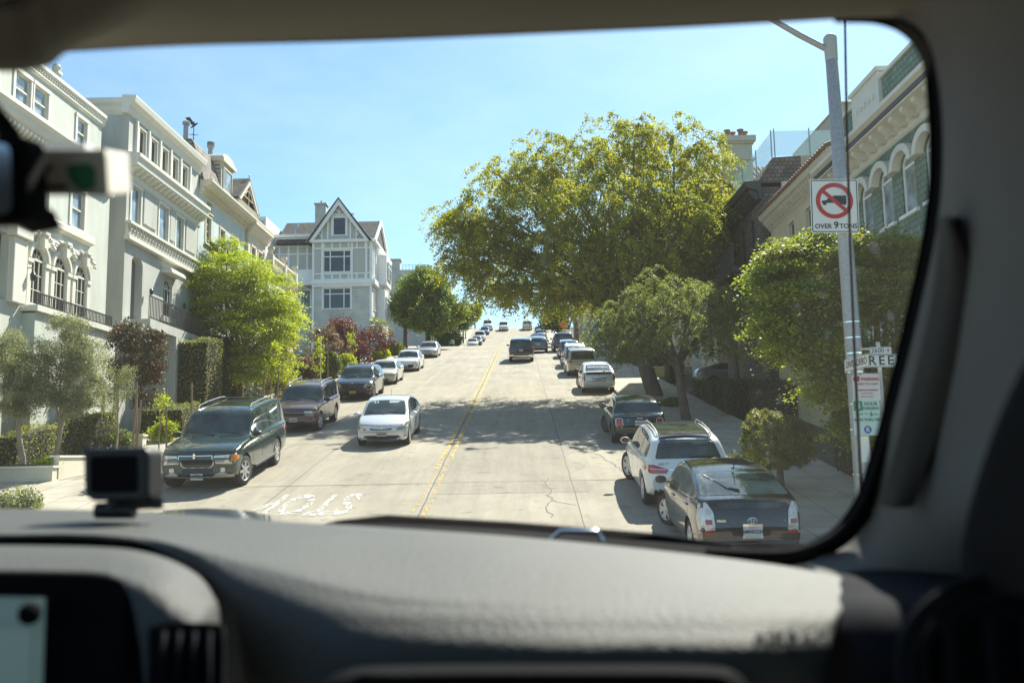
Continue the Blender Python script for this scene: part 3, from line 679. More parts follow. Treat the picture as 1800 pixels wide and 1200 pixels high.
def mat_bars(name, horiz=False, n=60, c=(0.02, 0.02, 0.02), c2=(0.35, 0.35, 0.34)):
    m, nn, b, l = newmat(name); b.inputs['Roughness'].default_value = .25; b.inputs['Metallic'].default_value = .6
    tc = nn.nodes.new('ShaderNodeTexCoord'); w = nn.nodes.new('ShaderNodeTexWave'); w.inputs['Scale'].default_value = n/6.283; w.bands_direction = 'Z' if horiz else 'X'; l(tc.outputs['Object'], w.inputs['Vector'])
    r = nn.nodes.new('ShaderNodeValToRGB'); r.color_ramp.elements[0].position = .6; r.color_ramp.elements[1].position = .8; r.color_ramp.elements[0].color = (*c, 1); r.color_ramp.elements[1].color = (*c2, 1)
    l(w.outputs[0], r.inputs[0]); l(r.outputs[0], b.inputs['Base Color']); return m
VBARS = mat_bars('vertical_grille_bars', False, 120, (0.008, 0.008, 0.008), (0.16, 0.16, 0.15)); HBARS = mat_bars('horizontal_grille_bars', True, 130)
PK = 'cars parked nose down along the left kerb'; PR = 'cars parked nose up along the right kerb'; FARL = 'cars parked on the upper block'
SEAMR = lambda z0, z1, w=.70: [('tailgate_seam', [(-w, z0), (w, z0), (w, z0+.006), (-w, z0+.006)], M_['black'], dict(r=.002, off=.003))]

def ex_nav(root, e):
    two_front_wipers(root, e); b = e['bvh']; hw, H, L = e['hw'], e['H'], e['L']
    y = hitp(b, 'F', 0, .43*H); mb = MB()
    for P in ([(-.42*hw, .475*H), (.42*hw, .475*H)], [(-.42*hw, .475*H), (-.40*hw, .35*H), (-.33*hw, .312*H), (.33*hw, .312*H), (.40*hw, .35*H), (.42*hw, .475*H)]):
        pts = []
        for i in range(len(P)-1):
            for k in range(6): t = k/6; pts.append((P[i][0]*(1-t)+P[i+1][0]*t, P[i][1]*(1-t)+P[i+1][1]*t))
        pts.append(P[-1]); mb.tube([(x, hitp(b, 'F', x, z) + .012, z) for x, z in pts], .022 if len(P) == 2 else .014, 8)
    mb.build('grille_surround', M_['chrome'], root, 50)
    mb = MB(); mb.box(-.03, .03, y+.02, y+.05, .445*H, .50*H); mb.box(-.008, .008, y+.02, y+.065, .44*H, .52*H); mb.build('emblem', M_['chrome'], root, bevel=.006)
    for sg in (1, -1):      # running boards
        r = MB(); r.box(sg*(hw*.90), sg*(hw+.05), -.95, 1.05, .36, .42); r.build('running_board', GCLAD, root, bevel=.015)
    for x in (-.5, 0, .5): pass
    zz = H*.99
    for ya in (-.25, -1.35): rb = MB(); rb.box(-.62, .62, ya, ya+.08, zz+.045, zz+.075); rb.build('roof_crossbar', M_['black'], root, bevel=.01)
car('parked_suv', 'dark green suv with chrome grille and beige lower bumper, nearest at the left kerb', 'car', -5.72, 24.88, math.pi, 'boxsuv', 5.23, 2.0, 1.93, GR, (.175, .745), .385,
    front=[('grille', [(-.40, .47), (-.38, .35), (-.32, .315), (.32, .315), (.38, .35), (.40, .47)], VBARS),
           ('headlight', [(.45, .36), (.90, .355), (.965, .43), (.93, .475), (.45, .475)], CLEAR, dict(pair=1)), ('turn_signal', [(.83, .38), (.955, .395), (.965, .455), (.86, .47)], AMBER, dict(pair=1, off=.014)),
           ('lower_intake', [(-.40, .245), (.40, .245), (.38, .30), (-.38, .30)], M_['black']), ('bumper_cladding', [(-.97, .155), (.97, .155), (.97, .21), (.60, .255), (.42, .215), (-.42, .215), (-.60, .255), (-.97, .21)], CLAD, dict(off=.02)),
           ('fog_light', [(.58, .255), (.70, .255), (.70, .31), (.58, .31)], CLEAR, dict(pair=1, r=.05, off=.022))],
    rear=dict(items=[('taillight', [(.80, .45), (.99, .45), (.99, .66), (.84, .66)], RED, dict(pair=1))]),
    rails=RAIL, cladding=CLAD, cladz=.50, steer=R(-12), nsp=7, plate=[('F', .20, '4WFG822')], group=PK, mirrors=M_['black'], panes=(.455, .64, .77), extras=ex_nav)
def ex_w(root, e): two_front_wipers(root, e)
car('parked_suv', 'faded maroon compact suv with roof rails, second car from the front at the left kerb', 'car', -5.97, 34.85, math.pi, 'boxsuv', 4.70, 1.78, 1.70, MAROON, (.165, .755), .35,
    front=[('grille', [(-.42, .41), (-.36, .345), (.36, .345), (.42, .41), (.42, .475), (-.42, .475)], HBARS), ('headlight', [(.48, .375), (.93, .38), (.95, .465), (.48, .475)], CLEAR, dict(pair=1)),
           ('lower_intake', [(-.55, .19), (.55, .19), (.50, .25), (-.50, .25)], M_['black']), ('side_marker', [(.82, .27), (.92, .28), (.92, .32), (.82, .31)], AMBER, dict(pair=1))],
    rear=dict(items=[('taillight', [(.80, .45), (.99, .45), (.99, .62), (.84, .62)], RED, dict(pair=1))]), rails=RAIL, steer=R(-8), nsp=5, plate=[('F', .285, '5KSH921')], group=PK, mirrors=M_['black'], panes=(.455, .64, .80), extras=ex_w)
def ex_cay(root, e):
    two_front_wipers(root, e); b = e['bvh']; mb = MB(); y = hitp(b, 'F', 0, .52*e['H']); mb.lathe([(.001, 0), (.035, 0), (.03, .01), (.001, .012)], (0, y+.01, .52*e['H']), axis='y', n=12); mb.build('emblem', M_['chrome'], root)
car('parked_suv', 'glossy blue-black suv with an orange number plate, third car at the left kerb', 'car', -5.93, 46.1, math.pi, 'suv', 4.80, 1.94, 1.66, NAVY, (.18, .785), .37,
    front=[('lower_intake', [(-.60, .17), (.60, .17), (.66, .30), (.60, .345), (-.60, .345), (-.66, .30)], M_['black']), ('side_intake', [(.68, .19), (.92, .22), (.93, .30), (.70, .31)], M_['black'], dict(pair=1)),
           ('headlight', [(.52, .40), (.60, .37), (.92, .42), (.97, .52), (.86, .53), (.60, .475)], CLEAR, dict(pair=1)), ('turn_signal', [(.70, .315), (.93, .325), (.93, .345), (.70, .335)], AMBER, dict(pair=1, off=.012))],
    rear=dict(items=[('taillight', [(.62, .55), (.99, .52), (.99, .60), (.64, .60)], RED, dict(pair=1))]), rails=M_['black'], steer=R(-6), nsp=9, plate=[('F', .245, '!ALPINE')], group=PK, panes=(.48, .70), extras=ex_cay, rimmat=ALLOYD)
SED_F = [('grille', [(-.34, .40), (.34, .40), (.36, .455), (-.36, .455)], HBARS), ('headlight', [(.42, .385), (.90, .39), (.95, .46), (.44, .465)], CLEAR, dict(pair=1)),
         ('lower_intake', [(-.50, .18), (.50, .18), (.48, .25), (-.48, .25)], M_['black']), ('turn_signal', [(.84, .40), (.95, .41), (.97, .455), (.88, .46)], AMBER, dict(pair=1, off=.012))]
SED_R = dict(items=[('taillight', [(.55, .50), (.96, .50), (.97, .60), (.55, .60)], RED, dict(pair=1)), ('rear_bumper', [(-.95, .26), (.95, .26), (.95, .37), (-.95, .37)], None, dict(off=.03))])
SED_R['items'].pop()
car('parked_sedan', 'cream old sedan with amber front corners, behind the blue-black suv at the left kerb', 'car', -5.9, 54.7, math.pi, 'sedan', 4.55, 1.72, 1.41, IVORY, (.185, .775), .31, front=SED_F, rear=SED_R, steer=R(8), nsp=7, plate=[('F', .27, '4ABJ310')], group=PK, panes=(.50,), extras=ex_w)
car('parked_sedan', 'bright white newer sedan with black smiling grille, behind the cream sedan', 'car', -5.73, 64.8, math.pi, 'sedan', 4.58, 1.76, 1.46, WHITE, (.18, .775), .32,
    front=[('grille', [(-.60, .30), (-.48, .20), (.48, .20), (.60, .30), (.58, .36), (-.58, .36)], M_['black']), ('headlight', [(.52, .43), (.62, .40), (.93, .46), (.97, .54), (.80, .535)], CLEAR, dict(pair=1)), ('fog_light', [(.74, .23), (.88, .26), (.88, .33), (.76, .31)], M_['black'], dict(pair=1))],
    rear=SED_R, nsp=10, plate=[('F', .31, '6TRB114')], group=PK, panes=(.50,), extras=ex_w)
car('parked_sedan', 'silver beige older sedan by the rounded tree, last before the cross street', 'car', -5.87, 80.1, math.pi, 'sedan', 4.75, 1.78, 1.42, BEIGE, (.185, .775), .31, front=SED_F, rear=SED_R, nsp=7, plate=[('F', .27, '3RLM552')], group=PK, panes=(.50,), extras=ex_w)
def ex_pf(root, e):
    two_front_wipers(root, e); oval_emblem(root, e['bvh'], 'F', .425*e['H'], .075)
    mb = MB(); y = -.35; mb.tube([(0, y, e['H']*.985), (0, y-.09, e['H']*.985+.19)], .007, 6); mb.build('antenna', M_['black'], root)
car('moving_hatchback', 'silver hatchback driving down the hill towards the viewer beside the yellow line', 'car', -2.16, 30.96, math.pi, 'prius', 4.46, 1.745, 1.49, SILVER, (.19, .795), .315,
    front=[('grille', [(-.42, .415), (-.36, .39), (.36, .39), (.42, .415), (.42, .425), (.12, .41), (-.12, .41), (-.42, .425)], M_['black'], dict(r=.01)), ('lower_intake', [(-.72, .145), (.72, .145), (.66, .245), (.60, .255), (-.60, .255), (-.66, .245)], M_['black']),
           ('intake_trim', [(-.74, .125), (.74, .125), (.74, .14), (-.74, .14)], M_['chrome'], dict(r=.004, off=.02)),
           ('headlight', [(.52, .39), (.62, .365), (.95, .40), (.99, .50), (.90, .535), (.66, .46)], CLEAR, dict(pair=1)), ('fog_light', [(.80, .22), (.90, .225), (.90, .275), (.80, .27)], CLEAR, dict(pair=1, off=.014))],
    rear=dict(items=[('taillight', [(.78, .50), (1.0, .50), (1.0, .66), (.82, .66)], RED, dict(pair=1))]), nsp=5, plate=[('F', .29, '7LBN293')], panes=(.235, .50), extras=ex_pf)
# ---- right kerb
def ex_bp(root, e):
    b = e['bvh']; hw, H, L = e['hw'], e['H'], e['L']; oval_emblem(root, b, 'B', .515*H, .075)
    lettering(root, b, 'B', -.56*hw, .51*H, 'PRIUS', .05); lettering(root, b, 'B', .60*hw, .505*H, 'III', .045)
    wiper(root, b, 'B', [(-.10*hw, .775*H), (-.30*hw, .80*H), (-.62*hw, .90*H)], .016); wiper(root, b, 'B', [(-.10*hw, .785*H), (-.27*hw, .80*H)], .03)
    mb = MB(); mb.lathe([(.03, 0), (.026, .02), (.001, .03)], (0, -.95, H*.955)); mb.tube([(0, -.95, H*.955), (0.02, -1.12, H*.955+.20)], .008, 6); mb.build('antenna', M_['black'], root, 50)
car('parked_hatchback', 'black hatchback with clear tail lamps, nearest car at the right kerb', 'car', 6.05, 16.9, 0, 'prius', 4.46, 1.745, 1.49, BLACK, (.19, .795), .32,
    front=[('headlight', [(.52, .39), (.62, .365), (.95, .40), (.99, .50), (.66, .46)], CLEAR, dict(pair=1))],
    rear=dict(glass=(.95, .93), items=[('lower_rear_window', [(-.56, .635), (.56, .635), (.60, .69), (-.60, .69)], M_['carglass']),
        ('taillight', [(.66, .385), (.93, .37), (.96, .52), (.93, .67), (.80, .70), (.69, .60)], TCLEAR, dict(pair=1, off=.014)), ('tail_reflector', [(.66, .37), (.93, .355), (.94, .40), (.66, .415)], RED, dict(pair=1, off=.018, r=.01)),
        ('brake_lamp', [(.72, .47), (.84, .47), (.84, .52), (.72, .52)], RED, dict(pair=1, off=.020, r=.01)),
        ('tailgate_seam', [(-.74, .33), (.74, .33), (.74, .337), (-.74, .337)], M_['carglass'], dict(r=.002, off=.003)), ('number_plate_recess', [(-.34, .34), (.34, .34), (.40, .47), (-.40, .47)], M_['black'], dict(off=.003))]),
    steer=R(24), nsp=5, plate=[('B', .405, 'TOYOTA/SAN FRANCISCO|6MND236')], group=PR, panes=(.235, .50), extras=ex_bp, glass=mat_glass_dark('green_reflection_glass', (0.10, 0.12, 0.10), .03, .8, 0), mirrors=BLACK)  # glass base lightened to imitate a pale green reflection
def ex_glc(root, e):
    b = e['bvh']; hw, H = e['hw'], e['H']; z = .615*H; y = hitp(b, 'B', 0, z) - .012; mb = MB(); ring(mb, 0, z, .055, .055, y, .006)
    for a in (90, 210, 330): mb.tube([(0, y, z), (.052*math.cos(R(a)), y, z + .052*math.sin(R(a)))], [.009, .003], 6)
    mb.build('emblem', M_['chrome'], root, 60); lettering(root, b, 'B', -.58*hw, .615*H, 'GLC 300', .055); lettering(root, b, 'B', .60*hw, .615*H, '4MATIC', .048)
    wiper(root, b, 'B', [(.0, .70*H), (.25*hw, .705*H), (.52*hw, .70*H)], .014)
    mb = MB(); mb.box(-.55, .55, -1.62, -1.52, H*.955, H*.962); mb.build('brake_light', REDD, root)
car('parked_suv', 'white suv with black sunroof and wide red tail lamps at the right kerb', 'car', 5.95, 21.6, 0, 'suv', 4.66, 1.89, 1.64, WHITE, (.18, .80), .36,
    front=[('headlight', [(.52, .40), (.92, .42), (.97, .50), (.60, .475)], CLEAR, dict(pair=1))],
    rear=dict(glass=(.88, .80), items=[('taillight', [(.50, .555), (.52, .505), (.86, .49), (1.0, .52), (1.0, .60), (.80, .60)], RED, dict(pair=1, off=.014)), ('tail_stripe', [(.54, .545), (.95, .55), (.95, .558), (.54, .553)], TCLEAR, dict(pair=1, off=.02, r=.004)),
        ('chrome_strip', [(-.48, .54), (.48, .54), (.48, .553), (-.48, .553)], M_['chrome'], dict(r=.004, off=.012)), ('sunroof', [(-.60, -1.1), (.60, -1.1), (.62, .62), (-.62, .62)], M_['carglass'], dict(plane='T', off=.004)), ('rear_diffuser', [(-.8, .20), (.8, .20), (.8, .29), (-.8, .29)], M_['black'], dict(off=.01))]),
    steer=R(22), nsp=5, group=PR, rails=RAIL, cladding=GCLAD, cladz=.40, panes=(.47, .68), extras=ex_glc, mirrors=WHITE)
def ex_mini(root, e):
    b = e['bvh']; hw, H = e['hw'], e['H']; y = hitp(b, 'B', 0, .60*H) - .012; mb = MB(); ring(mb, 0, .60*H, .03, .03, y, .007); mb.box(-.085, -.03, y-.004, y+.006, .595*H, .608*H); mb.box(.03, .085, y-.004, y+.006, .595*H, .608*H); mb.build('emblem', M_['chrome'], root)
    for sg in (1, -1):
        mb = MB(); pts = rounded([(sg*.60*hw, .405*H), (sg*.86*hw, .405*H), (sg*.86*hw, .60*H), (sg*.62*hw, .60*H)], .07, 4); pts.append(pts[0]); mb.tube([(x, hitp(b, 'B', x, z) - .012, z) for x, z in pts], .011, 6, False); mb.build('lamp_surround', M_['chrome'], root, 60)
    mb = MB(); yy_ = hitp(b, 'B', -.42*hw, .55*H)
    for x_, z_, r_, m_ in ((-.43*hw, .55*H, .052, 'sticker'),):
        mb.lathe([(r_, 0), (.001, -.003)], (x_, yy_-.008, z_), axis='y', n=20)
    mb.build('sticker', mat('green_sticker', (0.05, .25, .10), .5), root)
car('parked_convertible', 'small dark green convertible with black soft top ahead of the white suv', 'car', 6.1, 30.27, 0, 'mini', 3.82, 1.73, 1.41, MGREEN, (.185, .80), .315,
    rear=dict(glass=(.62, .58), items=[('taillight', [(.62, .41), (.85, .41), (.85, .595), (.63, .595)], RED, dict(pair=1, off=.012, r=.05)), ('chrome_strip', [(-.86, .645), (.86, .645), (.86, .652), (-.86, .652)], M_['chrome'], dict(off=.01, r=.003)), ('brake_light', [(-.10, .655), (.10, .655), (.09, .675), (-.09, .675)], RED, dict(off=.02, r=.004)),
        ('rear_reflector', [(-.62, .235), (-.48, .235), (-.48, .255), (-.62, .255)], RED, dict(off=.012, r=.004)), ('rear_diffuser', [(-.75, .15), (.75, .15), (.75, .22), (-.75, .22)], M_['black'], dict(off=.01)), ('tailgate_seam', [(-.55, .385), (.55, .385), (.55, .391), (-.55, .391)], M_['black'], dict(off=.003, r=.001))]),
    steer=R(24), nsp=10, rimmat=ALLOYD, plate=[('B', .50, '7XNC508')], group=PR, roofmat=CANVAS, panes=(.52,), extras=ex_mini, mirrors=M_['black'])
def ex_p2(root, e):
    oval_emblem(root, e['bvh'], 'B', .625*e['H'], .06)
car('parked_hatchback', 'silver hatchback with dark split rear window, fourth car from the front at the right kerb', 'car', 6.3, 47.2, 0, 'prius', 4.45, 1.725, 1.49, SILVER, (.185, .785), .31,
    rear=dict(items=[('lower_rear_window', [(-.72, .645), (.72, .645), (.74, .72), (-.74, .72)], M_['carglass']), ('taillight', [(.80, .44), (.98, .42), (1.0, .56), (.84, .64)], REDD, dict(pair=1, off=.012)),
        ('number_plate_recess', [(-.42, .41), (.42, .41), (.44, .53), (-.44, .53)], GREY, dict(off=.004)), ('lower_bumper_seam', [(-.9, .30), (.9, .30), (.9, .306), (-.9, .306)], M_['black'], dict(off=.004, r=.002))]),
    steer=R(24), nsp=7, plate=[('B', .46, '5TLD771')], group=PR, panes=(.235, .50), extras=ex_p2, mirrors=M_['black'])
VANR = [('taillight', [(.66, .50), (1.0, .50), (1.0, .61), (.70, .57)], RED, dict(pair=1, off=.012)), ('lower_bumper_seam', [(-.9, .30), (.9, .30), (.9, .306), (-.9, .306)], M_['black'], dict(off=.004, r=.002))]
car('parked_minivan', 'champagne minivan with wide rear window and bright red tail lamps at the right kerb', 'car', 6.25, 58.4, 0, 'van', 5.08, 1.96, 1.74, BEIGE, (.19, .775), .335, rear=dict(glass=(.88, .84), items=VANR), steer=R(20), nsp=7, plate=[('B', .40, '5HGC020')], group=PR, panes=(.40, .62), mirrors=M_['black'])
SUVR = dict(items=[('taillight', [(.78, .46), (.99, .46), (.99, .64), (.84, .64)], RED, dict(pair=1, off=.012))])
car('parked_suv', 'silver suv with roof rails, just ahead of the champagne minivan at the right kerb', 'car', 6.25, 65.0, 0, 'suv', 4.5, 1.8, 1.72, SILVER, (.18, .79), .34, rear=SUVR, steer=R(22), nsp=7, group=PR, rails=RAIL, panes=(.47, .68), mirrors=M_['black'])
car('parked_wagon', 'silver station wagon half hidden ahead of the silver suv at the right kerb', 'car', 6.4, 75.5, 0, 'van', 4.6, 1.76, 1.50, GREY, (.19, .785), .32, rear=SUVR, steer=R(22), nsp=7, group=PR, panes=(.40, .62), mirrors=M_['black'])
car('parked_suv', 'black and silver large suv, farthest car at the right kerb before the stop sign', 'car', 6.35, 85.0, 0, 'boxsuv', 4.8, 1.93, 1.82, DARKG, (.18, .77), .37, rear=SUVR, steer=R(20), nsp=7, group=PR, rails=RAIL, panes=(.455, .64, .80), roofmat=SILVER)
def ex_sub(root, e):
    b = e['bvh']; wiper(root, b, 'B', [(0, .66*e['H']), (.4*e['hw'], .67*e['H'])], .014)
car('moving_suv', 'large dark charcoal suv driving away up the hill beside the yellow line', 'car', 2.4, 72.3, 0, 'boxsuv', 5.65, 2.01, 1.89, DARKG, (.175, .765), .40,
    rear=dict(glass=(.88, .88), items=[('taillight', [(.83, .44), (.99, .44), (.99, .63), (.86, .63)], RED, dict(pair=1, off=.012)), ('rear_bumper', [(-.96, .245), (.96, .245), (.96, .335), (-.96, .335)], M_['chrome'], dict(off=.05)), ('rear_bumper_pad', [(-.6, .30), (.6, .30), (.6, .34), (-.6, .34)], M_['black'], dict(off=.056))]),
    nsp=7, plate=[('B', .52, '6YVR340')], rails=M_['black'], panes=(.455, .64, .80), mirrors=M_['black'], extras=ex_sub)
def ex_cw(root, e): pass
car('moving_wagon', 'grey car with white roof driving up the hill just ahead of the dark charcoal suv', 'car', 4.0, 84.0, 0, 'suv', 4.5, 1.8, 1.55, GREY, (.18, .79), .33, rear=dict(items=SUVR['items'] + [('window_sticker', [(.35, .72), (.75, .72), (.75, .82), (.35, .82)], mat('green_window_label', (.03, .22, .14), .5), dict(off=.02, r=.01))]), nsp=7, roofmat=WHITE, plate=[('B', .55, '8DKS610')], panes=(.47, .68))
def ex_lb(root, e):
    mb = MB(); z = e['H']; mb.box(-.5, .5, -.1, .1, z, z+.05); mb.build('roof_sign', REDD, root, bevel=.02)
car('moving_sedan', 'blue grey sedan with a small red roof bar, driving up nearest the cross street', 'car', 4.2, 96.0, 0, 'sedan', 4.9, 1.86, 1.46, BLUE, (.18, .79), .33, rear=SED_R, nsp=7, panes=(.50,), extras=ex_lb)
# ---- upper block, small in the picture
car('parked_sedan', 'white car seen only by its roof beyond the cross street on the left', 'car', -5.35, 142.5, math.pi, 'sedan', 4.6, 1.76, 1.44, WHITE, group=FARL, nsp=5, front=SED_F, detail=False, panes=(.5,))
car('parked_sedan', 'small dark grey car behind the white roof beyond the cross street on the left', 'car', -5.0, 149.5, math.pi, 'prius', 4.3, 1.74, 1.5, BLUE, group=FARL, nsp=5, front=SED_F, detail=False, panes=(.235, .5))
car('parked_pickup', 'white pickup truck parked on the steep upper block at the left', 'pickup truck', -4.9, 158, math.pi, 'pickup', 5.6, 1.95, 1.8, WHITE, group=FARL, nsp=5, front=SED_F, detail=False, panes=())
car('parked_sedan', 'dark car parked between the white pickup and the white van near the crest', 'car', -4.5, 170, math.pi, 'sedan', 4.6, 1.8, 1.46, BLUE, group=FARL, nsp=5, front=SED_F, detail=False, panes=(.5,))
car('parked_van', 'tall white van parked at the crest on the left', 'van', -4.2, 178.5, math.pi, 'van', 5.2, 1.95, 2.2, WHITE, group=FARL, nsp=5, front=SED_F, detail=False, panes=(.4,))
car('moving_suv', 'white suv coming over the crest of the hill in the middle of the road', 'car', -1.0, 177, math.pi, 'boxsuv', 5.0, 1.95, 1.85, WHITE, nsp=5, front=SED_F, detail=False, panes=(.45, .64))
car('moving_pickup', 'pale pickup truck going over the crest of the hill on the right', 'pickup truck', 3.7, 178, 0, 'pickup', 5.6, 2.0, 1.85, BEIGE, nsp=5, rear=SUVR, detail=False, panes=(), roofmat=DARKG)
for yy_, lb in ((168, 'black car at the right kerb of the upper block, nearest of three'), (161.5, 'black car at the right kerb of the upper block, middle of three'), (154, 'black car at the right kerb of the upper block beside the round tree')): 
    car('parked_sedan', lb, 'car', 5.9, yy_, 0, 'suv', 4.5, 1.8, 1.6, DARKG, nsp=5, rear=SUVR, detail=False, panes=(.5,), group='black cars at the right kerb near the crest')
car('parked_sedan', 'pale green grey sedan parked sideways on the driveway behind the clipped hedges', 'car', 13.65, 47.2, -math.pi/2, 'prius', 4.5, 1.75, 1.46, TEAL, (.19, .79), .31, rear=SUVR, nsp=7, panes=(.235, .50), z=zr(47.2)-.1, pitch=0)
# ================================================================ buildings
def TL(xf): return lambda p: (xf + p[1], p[0], p[2])        # left side of the street, local (along, out, up)
def TR(xf): return lambda p: (xf - p[1], p[0], p[2])        # right side
def TC(yf): return lambda p: (p[0], yf - p[1], p[2])        # walls that face down the street
def wall_part(name, T, u0, u1, z0, z1, ops, m, root, th=.22, mb=None):
    """front skin with real openings and their reveals; ops: (a,b,c,e,arched)"""
    own = mb is None; mb = mb or MB(); mb.T = T
    us = sorted(set([u0, u1] + [o[0] for o in ops] + [o[1] for o in ops])); zs = sorted(set([z0, z1] + [o[2] for o in ops] + [o[3] for o in ops]))
    for i in range(len(us)-1):
        for j in range(len(zs)-1):
            cu, cz = (us[i]+us[i+1])/2, (zs[j]+zs[j+1])/2
            if any(o[0] < cu < o[1] and o[2] < cz < o[3] for o in ops): continue
            mb.face([(us[i], 0, zs[j]), (us[i+1], 0, zs[j]), (us[i+1], 0, zs[j+1]), (us[i], 0, zs[j+1])])
    for o in ops:
        a, b, c, e = o[:4]; arch = len(o) > 4 and o[4]
        if arch:
            r = (b-a)/2; zsp = e - r*arch; cx = (a+b)/2; n = 14; P = [(cx - r*math.cos(math.pi*k/n), zsp + r*arch*math.sin(math.pi*k/n)) for k in range(n+1)]
            for k in range(n): mb.face([(P[k][0], 0, P[k][1]), (P[k+1][0], 0, P[k+1][1]), (P[k+1][0], 0, e), (P[k][0], 0, e)])
            loop = [(a, c)] + P + [(b, c)]
        else: loop = [(a, c), (a, e), (b, e), (b, c)]
        for k in range(len(loop)):
            p, q = loop[k], loop[(k+1) % len(loop)]; mb.face([(p[0], 0, p[1]), (q[0], 0, q[1]), (q[0], -th, q[1]), (p[0], -th, p[1])])
    if own: return mb.build(name, m, root, fix=False)
def prof_run(mb, u0, u1, prof):       # profile (out, up) swept along the wall
    mb.prism([(u0, d, z) for d, z in prof], (u1-u0, 0, 0))
class TM(MB):
    def prism(s, pts, off):
        T = s.T; a = [Vector(p) for p in pts]; b = [p + Vector(off) for p in a]; n = len(pts)
        s.verts_faces(a + b, [tuple(range(n))[::-1], tuple(range(n, 2*n))] + [(i, (i+1) % n, n + (i+1) % n, n + i) for i in range(n)]); return s
def window(T, a, b, c, e, root, fm, arch=0, kind='sash', trim=.10, trim_out=.035, gm=None, depth=.11, sill=True, nm='window'):
    mb = TM(T); f = .045
    def bar(u0, u1, z0, z1, d0=-depth, d1=-depth+.06): mb.box(u0, u1, d0, d1, z0, z1)
    if arch:
        r = (b-a)/2; zsp = e - r*arch; cx = (a+b)/2; n = 14
        def arc(rr, kk): return [(cx - rr*math.cos(math.pi*k/n), zsp + rr*arch*math.sin(math.pi*k/n)) for k in range(n+1)]
        A = arc(r, 1); B_ = arc(r-f, 1)
        for k in range(n): mb.prism([(A[k][0], -depth, A[k][1]), (A[k+1][0], -depth, A[k+1][1]), (B_[k+1][0], -depth, B_[k+1][1]), (B_[k][0], -depth, B_[k][1])], (0, .06, 0))
        bar(a, a+f, c, zsp); bar(b-f, b, c, zsp); bar(a+f, b-f, zsp-.03, zsp+.03, -depth+.002, -depth+.066); bar(a+f, b-f, c, c+f, -depth+.001)
        for an in (45, 90, 135) if kind == 'sash' else (): mb.tube([(cx, -depth+.03, zsp), (cx - (r-f)*math.cos(R(an)), -depth+.03, zsp + (r-f)*arch*math.sin(R(an)))], .014, 4)
        if kind == 'sash': mb.tube([(cx - r*.45*math.cos(math.pi*k/8), -depth+.03, zsp + r*.45*arch*math.sin(math.pi*k/8)) for k in range(9)], .014, 4)
        for t in ((1/3, 2/3) if kind == 'sash' else ()): bar(a+(b-a)*t-.012, a+(b-a)*t+.012, c+f, zsp-.03, -depth+.004, -depth+.05)
        nn = max(2, int((zsp-c)/.4))
        for k in range(1, nn if kind == 'sash' else 0): bar(a+f, b-f, c+(zsp-c)*k/nn-.012, c+(zsp-c)*k/nn+.012, -depth+.006, -depth+.045)
    else:
        bar(a, a+f, c, e); bar(b-f, b, c, e); bar(a+f, b-f, e-f, e, -depth+.001); bar(a+f, b-f, c, c+f, -depth+.001)
        if kind == 'sash': bar(a+f, b-f, (c+e)/2-.025, (c+e)/2+.025, -depth+.002, -depth+.075)
        if kind == 'lattice':
            k = 2
            bar((a+b)/2-.02, (a+b)/2+.02, c+f, e-f, -depth+.004, -depth+.05)
            for q in range(1, 4): bar(a+f, b-f, c+(e-c)*q/4-.012, c+(e-c)*q/4+.012, -depth+.006, -depth+.045)
        if kind == 'triple':      # Tudor three-light with transom
            for t in (.24, .76): bar(a+(b-a)*t-.05, a+(b-a)*t+.05, c+f, e-f, -depth+.003, -depth+.08)
            bar(a+f, b-f, c+(e-c)*.72-.05, c+(e-c)*.72+.05, -depth+.006, -depth+.075)
        if trim:
            t = trim; mb.box(a-t, a, -.001, trim_out, c-.02, e+.001); mb.box(b, b+t, -.001, trim_out, c-.02, e+.001); mb.box(a-t, b+t, -.001, trim_out+.012, e, e+t)
    if sill: mb.box(a-(trim or .03)-.03, b+(trim or .03)+.03, -depth+.06, .09, c-.09, c)
    w = mb.build(nm, fm, root)
    gb = MB(T)
    if arch: gb.face([(a+.01, -depth+.02, c)] + [(p[0], -depth+.02, p[1]) for p in arc(r-.01, 1)] + [(b-.01, -depth+.02, c)])
    else: gb.face([(a+.01, -depth+.02, c+.01), (b-.01, -depth+.02, c+.01), (b-.01, -depth+.02, e-.01), (a+.01, -depth+.02, e-.01)])
    g = gb.build('pane', gm or M_['pane'], w, fix=False)
    return w
def stucco(name, c): return mat(name, c, 0.85, var=.13, scale=1.6, bump=.25, bscale=60, stretch=(1, 1, .28), detail=9)
SA = stucco('pale_mint_stucco', (0.50, 0.52, 0.46)); SB = stucco('warm_grey_stucco', (0.42, 0.425, 0.385)); SC = stucco('pale_blue_stucco', (0.46, 0.52, 0.52)); SD = stucco('cream_stucco', (0.60, 0.54, 0.42))
TRIM = mat('ivory_trim', (0.64, 0.62, 0.54), .6, var=.06, scale=2); TRIMC = mat('cream_trim', (0.62, 0.56, 0.45), .6, var=.06, scale=2); WT = mat('bright_white_trim', (0.82, 0.82, 0.80), .55, var=.04, scale=2)
SHING = mat_brick('roof_shingles', (0.075, 0.072, 0.07), (0.04, 0.04, 0.04), .28, .16, .9, .012, .35, .5, .6, 'sz'); SLATE = mat_brick('mansard_shingles', (0.20, 0.18, 0.16), (0.06, 0.06, 0.05), .25, .18, .9, .015, .3, .5, .7, 'sz')
FLAT = mat('flat_roof_felt', (0.13, 0.13, 0.13), .95, var=.15)
SIDING = mat_brick('grey_siding', (0.56, 0.56, 0.52), (0.28, 0.28, 0.26), 9, .16, .7, .012, .03, 0, .7, 'sz'); PANEL = mat('grey_panel', (0.48, 0.48, 0.44), .7, var=.05)
